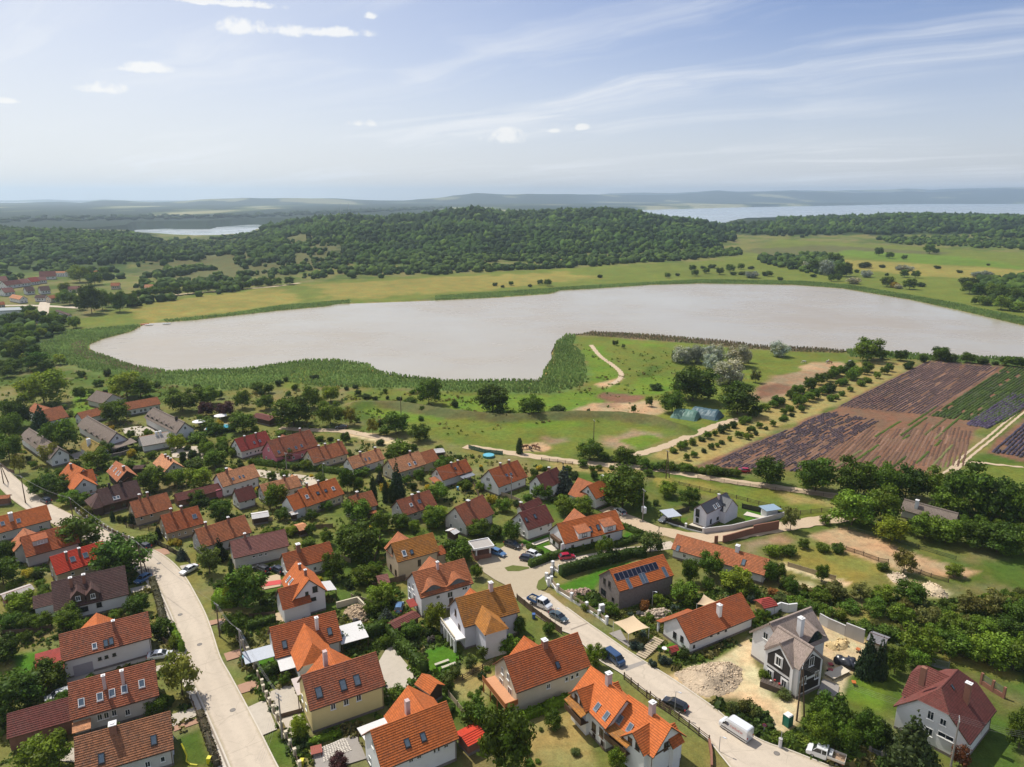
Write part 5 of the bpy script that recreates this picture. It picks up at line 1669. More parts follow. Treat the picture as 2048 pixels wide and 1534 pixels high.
for h in (TW1, TW2):
 y = -h.half - .55
 x = -h.L * .22
 h.box('balcony', (x, y - .2,2.7),(5.0,1.6,.16), BROWNW)
 h.box('balcony_rail', (x, y - .95,3.2),(5.0,.08,.95), BROWNW)
 h.leanto(x - 2.6, x + 2.6,-h.half + .5,-h.half - 1.6,5.0,4.35, 'moss', posts=False, name='balcony_canopy')
# sheet C
h = H('house', 'yellow walled house with brown red roof and three large roof windows', 'yellow house', 'C', (800,805),(1405,615),(1485,878),(885,1085),4.9,44, 'oldred', 'yellow', group=GR3, frame='w')
h.sky([(948,938),(1142,878),(1253,840)],1.1,1.8).win([(1063,1047,.95,1.3),(1167,1012,.95,1.3),(1268,978,.95,1.3)]).wing(1020,573,9.0, roof='orange').win([(820,980,.9,1.2),(850,1050,.9,1.2)], side='l')
h.box('chimney', (h.loc(at(*q('C', 1015,705), h.hr)).x, 2.2, h.hr + .3),(.7,.8,3.0), CHM['pale'])
h.leanto(-h.L / 2 - .3,-h.L / 2 + 6, h.half + 3.5, h.half - 1,3.4,3.0, plain('pink_sheet', (.5,.42,.38),.6))
YEL = h
h = H('house', 'nearest orange roofed white house with two roof windows and a pyramid roofed rear wing', 'nearest orange roofed white house', 'Z', (736.8,1461.7),(892.6,1402.9),(918.9,1475.5),(766,1541),4.4,43, 'orange', 'white', group=GR3)
h.sky([(814,1486),(846,1474)],.9,1.3).win([(822,1520,.8,.8),(838,1513,.8,.8),(869,1500,.5,1.1),(877,1497,.5,1.1),(892,1491,.8,.8)]).wing(816,1371,9.0, roof='orange').gwin('l')
h.box('chimney', (h.loc(at(*q('C', 1665,1080), h.hr)).x, 1.6, h.hr + .3),(.7,.8,2.6), CHM['pale'])
h.leanto(-h.L / 2 + .5,-h.L / 2 + 8, h.half - .2, h.half + 4,3.2,2.7, plain('white_sheet', (.62,.60,.58),.5))
h = H('house', 'orange roofed house with a pointed hipped bay, white chimney and white awnings around', 'house with pointed bay', 'C', (545,425),(1080,285),(1140,520),(610,665),3.2,42, 'rust', 'white', group=GR3, frame='d')
h.sky([(675,555),(815,520),(1035,450)],.95,1.5).chim([(935,425)],2.2,.6, 'white').wing(925,610,7.0, drop=.6, hip=.75, roof='orange')
h.leanto(h.L / 2 - .3, h.L / 2 + 5.2, h.half * .2,-h.half - .3,3.0,2.5, MATS['white_sheet'], name='awning')
h.leanto(-h.L / 2 + .3,-h.L / 2 + 6.5,-h.half + .3,-h.half - 3.2,3.0,2.4, MATS['white_sheet'], name='awning')
h.leanto(-h.L / 2 - 5.2,-h.L / 2 + .2, h.half * .2,-h.half * .6,3.0,2.6, plain('blue_grey_sheet', (.42,.45,.50),.4), name='awning')
h = H('house', 'white house with a steep orange cross gable and a lower red front wing', 'steep cross gable house', 'D', (775,1092),(870,1240),(742,1402),(640,1245),4.6,46, 'orange', 'white', group=GR2, frame='d')
h.sky([(708,1232),(730,1252)],.7,1.5, 'w').win([(918,1308,1.1,1.4),(853,1345,.7,.8),(905,1390,1.2,.8),(860,1440,.7,.7)], side='r')
h.wing(618,1312,6.5, drop=1.6, roof='rust').chim([(798,1150),(845,1195)],1.2,.45, 'brick')
h.leanto(-h.L / 2 + 2, h.L / 2 - 3, h.half - .3, h.half + 3,3.2,2.6, MATS['white_sheet'], name='awning')
h = H('house', 'rust roofed white gable house with one broad chimney behind the cross gable house', 'rust roofed house', 'D', (655,1030),(1030,933),(1085,1055),(690,1165),3.2,43, 'rust', 'white', group=GR2)
h.chim([(785,1000)],1.6,.9, 'brick').gwin('l').fwin(4)
# small buildings
h = H('shed', 'small red roofed garden shed beside the big tree', 'small red shed', 'E', (290,1290),(455,1218),(488,1292),(345,1380),2.3,14, 'red', 'brick')
h = H('garden_shed', 'yellow wooden garden shed with a crimson hipped roof', 'yellow garden shed', 'G', (850,205),(985,180),(1020,240),(930,268),2.2,30, 'crimson', 'ochre', hip=(.5,.5))
h = H('carport', 'orange gable roofed carport behind the pyramid roofed wing', 'orange carport', 'C', (1785,790),(1900,880),(1835,950),(1700,870),2.5,35, 'orange', 'wood')
h = H('shed', 'grey roofed hut at the end of the pale boundary wall', 'grey hut', 'H', (810,455),(960,512),(930,570),(790,520),2.0,20, 'dark', 'grey')
h.rm = h.roof.data.materials[0] = plain('grey_sheet', (.22,.21,.22),.6)
h = H('shed', 'long red roofed garage in the garden behind the clipped hedge', 'red garage', 'C', (1530,385),(1738,290),(1752,332),(1545,440),2.3,18, 'maroon', 'brick')
h = H('wood_shed', 'brown roofed wooden garden house near the tall beige house', 'wooden garden house', 'D', (1405,1210),(1490,1190),(1530,1255),(1430,1275),1.9,30, 'purple', 'wood')
h = H('shed', 'grey corrugated shed roof in the gardens near the plum roofed house', 'grey garden shed', 'D', (405,715),(520,700),(580,725),(420,755),2.1,14, 'dark', 'wood')
h.rm = h.roof.data.materials[0] = MATS['white_sheet']
h = H('shed', 'long plum roofed shed at the edge of the dark roofed house garden', 'garden wall shed', 'A', (18,1165),(255,1070),(275,1120),(25,1195),2.2,15, 'purple', 'brick')
h.rm = h.roof.data.materials[0] = plain('pale_sheet', (.45,.40,.36),.7)
for (s_, a, b, c_, d_, he_, rf, lb, sh_) in (
  ('D', (715,702),(765,690),(795,705),(735,722),2.0, 'pale', 'little white tent roof in the gardens near the grey garden shed', 'little white tent'),
  ('D', (770,805),(850,785),(860,830),(790,850),2.0, 'pale', 'small pinkish roofed hut on the garden lawn beside the big tree', 'small pinkish hut'),
  ('K', (1060,765),(1140,765),(1155,785),(1070,795),2.3, 'dark', 'dark panelled hut beside the wooden gable house', 'dark panelled hut'),
  ('D', (1850,200),(1930,190),(1975,215),(1890,225),2.2, 'dark', 'pale sheet metal shed at the corner of the meadow row', 'pale metal shed'),
  ('D', (1340,690),(1400,685),(1420,700),(1360,712),2.0, 'terra', 'tiny tiled hut under the cypresses', 'tiny tiled hut'),
  ('F', (190,850),(235,830),(290,850),(240,875),2.3, 'pale', 'white framed garden arbour behind the kiosk', 'white arbour'),
  ('M', (0,690),(170,735),(180,770),(60,745),2.4, 'maroon', 'low dark stable roofs by the trees at the pasture edge', 'low dark stables')):
 h = H('garden_hut', lb, sh_, s_, a, b, c_, d_, he_, 16, rf, 'wood')
 if 'white' in lb or 'metal' in lb:
  h.rm = h.roof.data.materials[0] = MATS['white_sheet']
# thatched hotel group
h = H('thatched_hall', 'long grey thatched hall with five eyebrow windows and a white gable end', 'thatched hall with white gable', 'K', (690,362),(920,492),(868,600),(610,445),3.2,44, 'grey', 'white', cat='thatched house', group=GRT, thatch=True, oe=.6, hip=(.4,0))
h.eyebrow([(690,490),(735,515),(780,540),(825,565)],2.4,.9).gwin('r').leanto(h.L / 2 - 1, h.L / 2 + 5, h.half + 1,-h.half, 3.2,2.5, thatchm('grey'))
h = H('thatched_hall', 'long thatched hall with a row of seven eyebrow windows facing the forecourt', 'thatched hall with seven windows', 'K', (1215,292),(1480,422),(1402,505),(1150,382),3.4,44, 'grey', 'white', cat='thatched house', group=GRT, thatch=True, oe=.6, hip=(.4,0))
h.eyebrow([(1185,375),(1220,392),(1258,410),(1295,430),(1332,448),(1370,468)],2.4,.9).gwin('r').chim([(1410,400)],1.2,.7, 'dark')
h = H('thatched_hall', 'mossy thatched hall nearest the left street, partly behind trees', 'mossy thatched hall', 'K', (208,455),(470,615),(400,720),(170,545),3.2,44, 'grey', 'white', cat='thatched house', group=GRT, thatch=True, oe=.6, hip=(.3,0))
h.eyebrow([(230,560),(285,590),(335,625)],2.4,.9).gwin('r')
h = H('thatched_cottage', 'yellow mossed thatched cottage with a white chimney', 'yellow mossed cottage', 'K', (690,537),(790,590),(738,680),(632,620),2.8,44, 'moss', 'white', cat='cottage', group=GRT, thatch=True)
h.chim([(712,600)],-2.2,.9, 'white').gwin('r')
h = H('house', 'low house with a chalky pale roof below the hotel forecourt', 'chalky roofed house', 'K', (1115,535),(1350,490),(1368,570),(1135,610),2.6,24, 'pale', 'white')
h.rm = h.roof.data.materials[0] = plain('chalk_roof', (.45,.40,.35),.85,.1, var=.3)
h.chim([(1250,520),(1280,515)],1.2,.8, 'white')
h = H('barn', 'open sided barn with a brown hipped roof at the meadow edge', 'open barn', 'K', (780,168),(920,195),(800,268),(682,232),2.8,32, 'maroon', 'dirtywhite')
h.rm = h.roof.data.materials[0] = thatchm('grey')
h = H('long_house', 'long low orange roofed stable behind the hotel', 'long orange stable', 'K', (945,268),(1262,215),(1280,270),(1020,322),2.8,38, 'terra', 'white')
h.fwin(6,1.4,1.0,1.2)
h = H('house', 'low orange house end to end with the long stable', 'low orange house', 'K', (620,340),(835,292),(850,345),(650,400),2.6,38, 'terra', 'white')
h.gwin('l', 1)
h = H('house', 'orange roofed house with a tall white stepped gable among dark trees', 'stepped gable house', 'K', (300,330),(500,283),(545,375),(330,425),3.2,40, 'terra', 'white')
h.wing(275,265,6, roof='terra')
# timbered wall fields of the building site house
def face_panels(h, side, spec, m):
 """dark stone fields set in the white walls; spec: y0, y1, z0, z1 and whether the top follows the gable"""
 sg = -1 if side == 'l' else 1
 x = sg * (h.L / 2 - h.og + .02) if side in 'lr' else 0
 for (a, b, z0, z1, gab) in spec:
  mb = MB()
  P = [(a, z0),(b, z0)]
  if gab:
   P += [(b, z1),((a + b) / 2, gab),(a, z1)]
  else:
   P += [(b, z1),(a, z1)]
  pts = [(x, sg * p[0], p[1]) for p in P]
  mb.poly(pts)
  mb.build('stone_field', m, h.o)
hw = STB.half - STB.oe - .55
face_panels(STB, 'r', [(-hw, hw, .8, STB.he * .5,0),(-hw, hw, STB.he * .5 + .5, STB.he + .1, STB.hr - 1.3)], WALLS['basalt'])
STB.win([(1290,690,1.3,1.9),(1330,795,1.1,1.6),(1230,840,1.1,1.6)], side='r')
# left gable of the cross wing
wl = STB.loc(at(*q('G', 1050,538), STB.hr - .25))
ww = STB.L * .86
wl.y = -STB.half - .25
mb = MB()
yy = wl.y + STB.og - .03
for (z0, z1, gab) in ((.8, STB.he * .5,0),(STB.he * .5 + .5, STB.he - .6, STB.hr - 1.5)):
 a, b = wl.x - ww / 2 + .9, wl.x + ww / 2 - .9
 mb = MB()
 P = [(a, yy, z0),(b, yy, z0),(b, yy, z1)] + ([(wl.x, yy, gab)] if gab else []) + [(a, yy, z1)]
 mb.poly(P)
 mb.build('stone_field', WALLS['basalt'], STB.o)
for (dx_, z, a, b) in ((0, STB.he * .5 + 2.3,1.2,1.8),(-ww * .24, STB.he * .27,1.1,1.7),(ww * .24, STB.he * .27,1.1,1.7)):
 pair('window', window_mesh('w', a, b), STB.o, Matrix.Translation((wl.x + dx_, yy - .05, z)))
 for sx_, sz_, cx_, cz_ in ((a + .6,.25,0, b / 2 + .12),(a + .6,.25,0,-b / 2 - .12),(.28, b, -a / 2 - .15,0),(.28, b, a / 2 + .15,0)):
  STB.box('window_surround', (wl.x + dx_ + cx_, yy - .02, z + cz_),(sx_, .09, sz_), WALLS['white'])
# the second chimney of the villa stands on the cross wing
VIL.box('chimney', (VIL.loc(at(*q('H', 1240,800), VIL.hr + .5)).x, VIL.loc(at(*q('H', 1240,800), VIL.hr + .5)).y, VIL.hr + .3),(.75,.85,3.4), CHM['brick'])
# far village on the left: small houses with roof, walls and windows
FARV = [  # survey sheet L: left, right ends of the ridge, eave line, roof, wall, label
 ((90,830),(165,845),(175,880),(80,862), 'pale', 'white', 'pale orange hipped house by the far junction'),
 ((290,838),(350,838),(375,862),(268,862), 'dark', 'white', 'dark roofed white house beside the far street junction'),
 ((320,770),(385,765),(410,800),(310,808), 'dark', 'white', 'grey roofed far house uphill from the street junction'),
 ((205,775),(260,770),(285,805),(195,812), 'dark', 'white', 'brown roofed far house near the middle of the hillside row'),
 ((25,785),(100,775),(115,815),(20,822), 'purple', 'white', 'plum roofed far house low in the hillside row'),
 ((40,730),(150,712),(170,752),(30,765), 'maroon', 'white', 'plum roofed far house high in the hillside row'),
 ((150,715),(225,705),(235,742),(150,750), 'purple', 'white', 'second plum roofed far house under the hotel'),
 ((235,700),(300,692),(310,730),(230,738), 'crimson', 'white', 'crimson roofed far house under the hotel'),
 ((315,652),(440,645),(450,690),(310,695), 'maroon', 'white', 'broad crimson roof attached to the white hotel'),
 ((300,695),(365,690),(375,720),(295,725), 'purple', 'white', 'pale violet roofed far house below the crimson roof'),
 ((-10,690),(40,688),(70,720),(-10,728), 'purple', 'white', 'white sheeted far house at the edge of the picture'),
 ((400,845),(460,830),(470,862),(395,868), 'terra', 'cream', 'orange roofed far bungalow by the street'),
 ((885,742),(950,740),(962,765),(880,768), 'terra', 'cream', 'orange roofed far house on the meadow road'),
 ((1155,755),(1215,755),(1225,778),(1150,780), 'pale', 'white', 'small white far house by the meadow road'),
 ((445,950),(540,985),(575,1010),(450,968), 'dark', 'dirtywhite', 'grey barn roof near the far street junction'),
 ((-20,895),(30,890),(45,915),(-20,920), 'terra', 'cream', 'orange far house cut by the picture edge'),
 ((540,770),(640,765),(650,790),(540,795), 'purple', 'cream', 'grey violet roof among the far trees'),
 ((240,1085),(320,1065),(325,1078),(245,1100), 'pale', 'white', 'flat white roof by the far street'),
]
for (a, b, c_, d_, rf, wl_, lab) in FARV:
 h = H('far_house', lab, lab, 'L', a, b, c_, d_, 3.4,38, rf, wl_, group='houses of the far village', autowin=False)
 h.gwin('l').gwin('r').fwin(3,2.2,1.2,1.4)
hb = empty('hotel', at(*q('L', 610,690)),0.05)
tag(hb, 'white hotel with stepped red roofs on the far slope', 'hotel')
for i, (x0, w_, h_) in enumerate(((-48,26,8.5),(-22,34,10.5),(12,40,9.5))):
 mb = MB()
 mb.box((x0 + w_ / 2,0, h_ / 2),(w_, 14, h_))
 mb.build('wall', WALLS['white'], hb)
 T = lambda p, x0=x0, w_=w_: (x0 + w_ / 2 + p[0], p[1], p[2])
 roof_part(T, w_ + .8,15, h_, h_ + 3.2, mats=[roofm('terra' if i else 'pale'), BROWNW], parent=hb)
 hb.scale = (.46,.46,.5)
 for j in range(int(w_ / 4)):
  for k in range(2):
   pair('window', window_mesh('d', 1.5,1.7), hb, Matrix.Translation((x0 + 2 + j * 4,-7.02,2.2 + 3.4 * k)))
gh = empty('greenhouse', at(*q('L', 70,1000)),0.35)
tag(gh, 'long grey flat roofed hall at the picture edge by the far street', 'hall')
mb = MB()
mb.box((-20,0,2.2),(60,16,4.4))
mb.build('wall', WALLS['white'], gh)
mb = MB()
mb.box((-20,0,4.6),(61,17,.4))
mb.build('roof', plain('hall_roof', (.25,.28,.29),.6), gh)
# ------------------------------------------------------------------ trees and shrubs
LEAF = leafm()
BARK = plain('bark', (0.10,0.075,0.05),0.9,0.1, var=.3)
def leaf_cloud(lumps, n, size, seed, up=0.25, dark=0.55, flat=0.0):
 """leaf-sized quads over a set of lumps (x,y,z,rx,rz) with a dim lump inside each; unit crown"""
 r = np.random.RandomState(seed)
 Lm = np.array(lumps, float)
 wts = (Lm[:, 3] ** 2 + Lm[:, 3] * Lm[:, 4])
 k = r.choice(len(Lm), n, p=wts / wts.sum())
 dv = r.normal(size=(n, 3))
 dv[:, 2] += up
 dv /= np.linalg.norm(dv, axis=1)[:, None]
 rad = r.uniform(0.72,1.27, n)[:, None]
 S = np.stack([Lm[k, 3], Lm[k, 3], Lm[k, 4]],1)
 P = Lm[k, :3] + dv * S * rad
 # leaf plane: mostly facing outwards, well scattered
 nrm = dv + r.normal(size=(n, 3)) * 0.65
 nrm /= np.linalg.norm(nrm, axis=1)[:, None]
 a = np.cross(nrm, r.normal(size=(n, 3)))
 a /= np.linalg.norm(a, axis=1)[:, None]
 b = np.cross(nrm, a)
 s1 = size * r.uniform(0.55,1.35,(n, 1))
 s2 = size * r.uniform(0.4,0.95,(n, 1))
 V = np.stack([P - a * s1, P + b * s2 * 0.9 - a * s1 * .1, P + a * s1, P - b * s2],1).reshape(-1,3)
 lump_tone = r.uniform(0.70,1.30, len(Lm))
 hue = r.uniform(-0.10,0.10, len(Lm))
 t = lump_tone[k] * r.uniform(0.62,1.38, n)
 C = np.stack([t * (1 + hue[k]), t, t * (1 - hue[k])],1)
 C = np.repeat(C, 4,0)
 Fq = np.arange(len(V)).reshape(-1,4)
 # inner masses that hold the crown together
 cv, cf = [],[]
 off = len(V)
 for x, y, z, rx, rz in lumps:
  j = 1 + (r.rand(len(IV1),1) - .5) * .5
  B = IV1 * j * np.array([rx, rx, rz]) * 0.70 + np.array([x, y, z])
  cf.append(IF1 + off)
  off += len(IV1)
  cv.append(B)
 cv, cf = np.concatenate(cv), np.concatenate(cf)
 cf = np.concatenate([cf, cf[:, 2:3]],1)
 V = np.concatenate([V, cv])
 C = np.concatenate([C, np.full((len(cv),3),0.80)])
 return V, Fq, cf, C
def crown_mesh(name, lumps, n, size, seed, **kw):
 V, Fq, cf, C = leaf_cloud(lumps, n, size, seed, **kw)
 me = bpy.data.meshes.new(name)
 tri = cf[:, :3]
 nq, nt_ = len(Fq), len(tri)
 me.vertices.add(len(V))
 me.vertices.foreach_set('co', V.astype(np.float32).ravel())
 me.loops.add(nq * 4 + nt_ * 3)
 me.loops.foreach_set('vertex_index', np.concatenate([Fq.ravel(), tri.ravel()]).astype(np.int32))
 me.polygons.add(nq + nt_)
 st = np.concatenate([np.arange(nq) * 4, nq * 4 + np.arange(nt_) * 3]).astype(np.int32)
 me.polygons.foreach_set('loop_start', st)
 me.polygons.foreach_set('loop_total', np.concatenate([np.full(nq, 4), np.full(nt_, 3)]).astype(np.int32))
 me.materials.append(LEAF)
 a = me.color_attributes.new('tint', 'FLOAT_COLOR', 'POINT')
 c4 = np.ones((len(V),4), np.float32)
 c4[:, :3] = C
 a.data.foreach_set('color', c4.ravel())
 me.update(calc_edges=True)
 return me
def round_lumps(seed, n=13, squash=1.0, base=.28):
 r = random.Random(seed)
 L_ = [(0,0,.58,.30,.30)]
 for i in range(n):
  a = i * 2.4 + r.uniform(-.4,.4)
  zz = base + (0.94 - base) * ((i + .5) / n)
  env = math.sqrt(max(0.03,1 - ((zz - .55) / .50) ** 2))
  rr = .34 * env * r.uniform(.75,1.15)
  s = r.uniform(.13,.21)
  L_.append((rr * math.cos(a), rr * math.sin(a), zz * r.uniform(.94,1.04), s, s * .85 * squash))
 return L_
CROWNS = {
 'round': [crown_mesh('crown', round_lumps(i),2300,.036, i) for i in range(5)],
 'broad': [crown_mesh('crown', round_lumps(20 + i, 16,.8,.22),2700,.034,20 + i) for i in range(4)],
 'loose': [crown_mesh('crown', round_lumps(40 + i, 10),1150,.040,40 + i) for i in range(3)],
 'shrub': [crown_mesh('foliage', [(0,0,.35,.34,.42)] + [(0.27 * math.cos(j * 1.1 + i),.27 * math.sin(j * 1.1 + i),.35 + .13 * ((j * 7) % 5) / 2,.22,.30) for j in range(6)],1100,.055,60 + i) for i in range(4)],
 'low': [crown_mesh('foliage', [(.34 * math.cos(j * 2.1 + i) * (j % 3) / 2,.34 * math.sin(j * 2.1 + i) * (j % 3) / 2,.3 + .1 * (j % 2),.2,.42) for j in range(8)],900,.06,70 + i) for i in range(3)],
 'column': [crown_mesh('foliage', [(0,0,.06 + .09 * j, .36 * math.sin(min(1,(1.12 - .09 * j - .0) * 1.5) * 1.5) + .02,.12) for j in range(11)],1300,.06,80 + i, up=.4) for i in range(2)],
 'willow': [crown_mesh('crown', round_lumps(90 + i, 15,1.35,.2),2600,.032,90 + i, up=-.1) for i in range(3)],
}
def conifer_mesh(seed, full=1.0):
 r = random.Random(seed)
 L_ = []
 n = 17
 for j in range(n):
  f = j / (n - 1)
  zz = .10 + .86 * f
  rr = .47 * (1 - f) ** .85 * full
  m = max(1, int(8 * (1 - f)) + 1)
  for k in range(m):
   a = k * 2 * math.pi / m + r.uniform(0,1.2)
   s = max(.03,.52 * rr * r.uniform(.7,1.15))
   L_.append((rr * .62 * math.cos(a), rr * .62 * math.sin(a), zz - .02 * r.random(), s, max(.035, s * .42)))
 return crown_mesh('crown', L_, 2600,.036, seed, up=-.3)
CROWNS['conifer'] = [conifer_mesh(101), conifer_mesh(102,.92)]
def trunk_mesh(seed, h0=.42):
 r = random.Random(seed)
 mb = MB()
 mb.tube([(0,0,-.03),(.005,0,.15),(.01,.01, h0)],[.035,.028,.02],6)
 for k in range(4):
  a = k * 1.6 + r.random()
  mb.tube([(.01,.01, h0 * .8),(.10 * math.cos(a),.10 * math.sin(a), h0 + .12),(.22 * math.cos(a),.22 * math.sin(a), h0 + .26)],[.017,.012,.006],5)
 return mb.mesh('trunk', BARK)
TRUNKS = [trunk_mesh(i) for i in range(3)]
# kind: (crown family, colour, object name, noun, category)
KIND = {
 'd': ('round', (0.072,0.125,0.012), 'deciduous_tree', 'dark green tree', 'tree'), 'D': ('broad', (0.058,0.104,0.011), 'deciduous_tree', 'broad dark tree', 'tree'),
 'm': ('round', (0.105,0.170,0.016), 'deciduous_tree', 'leafy green tree', 'tree'), 'l': ('round', (0.17,0.235,0.02), 'deciduous_tree', 'light green tree', 'tree'),
 'y': ('loose', (0.20,0.215,0.035), 'deciduous_tree', 'yellow green airy tree', 'tree'), 'a': ('loose', (0.11,0.15,0.03), 'deciduous_tree', 'airy open tree', 'tree'),
 'o': ('loose', (0.13,0.135,0.035), 'deciduous_tree', 'olive toned tree', 'tree'), 'p': ('round', (0.055,0.022,0.025), 'purple_tree', 'dark purple leaved tree', 'tree'),
 'r': ('loose', (0.17,0.065,0.03), 'russet_tree', 'russet leaved small tree', 'tree'), 'g': ('willow', (0.30,0.33,0.27), 'silver_willow', 'silvery grey willow', 'tree'),
 'c': ('conifer', (0.030,0.055,0.026), 'conifer_tree', 'dark conifer', 'conifer'), 'b': ('conifer', (0.060,0.085,0.075), 'spruce_tree', 'blue grey spruce', 'conifer'),
 'k': ('conifer', (0.075,0.115,0.04), 'conifer_tree', 'fresh green conifer', 'conifer'), 't': ('column', (0.040,0.070,0.022), 'columnar_thuja', 'slim columnar thuja', 'conifer'),
 's': ('shrub', (0.09,0.15,0.016), 'shrub', 'green shrub', 'shrub'), 'S': ('shrub', (0.11,0.165,0.018), 'light_green_bush', 'light green shrub', 'shrub'), 'x': ('shrub', (0.042,0.070,0.014), 'evergreen_bush', 'dark shrub', 'shrub'),
 'Y': ('shrub', (0.42,0.33,0.03), 'flowering_shrub', 'yellow flowering shrub', 'shrub'), 'j': ('low', (0.060,0.092,0.070), 'juniper', 'blue green spreading juniper', 'shrub'),
 'R': ('shrub', (0.22,0.10,0.03), 'russet_shrub', 'russet shrub', 'shrub'), 'v': ('low', (0.16,0.15,0.16), 'lavender_bush', 'greyish lavender clump', 'shrub'), 'G': ('shrub', (0.27,0.29,0.24), 'silver_shrub', 'silvery grey shrub', 'shrub'),
 'w': ('shrub', (0.105,0.125,0.03), 'weed_clump', 'scruffy weed clump', 'weeds'),
}
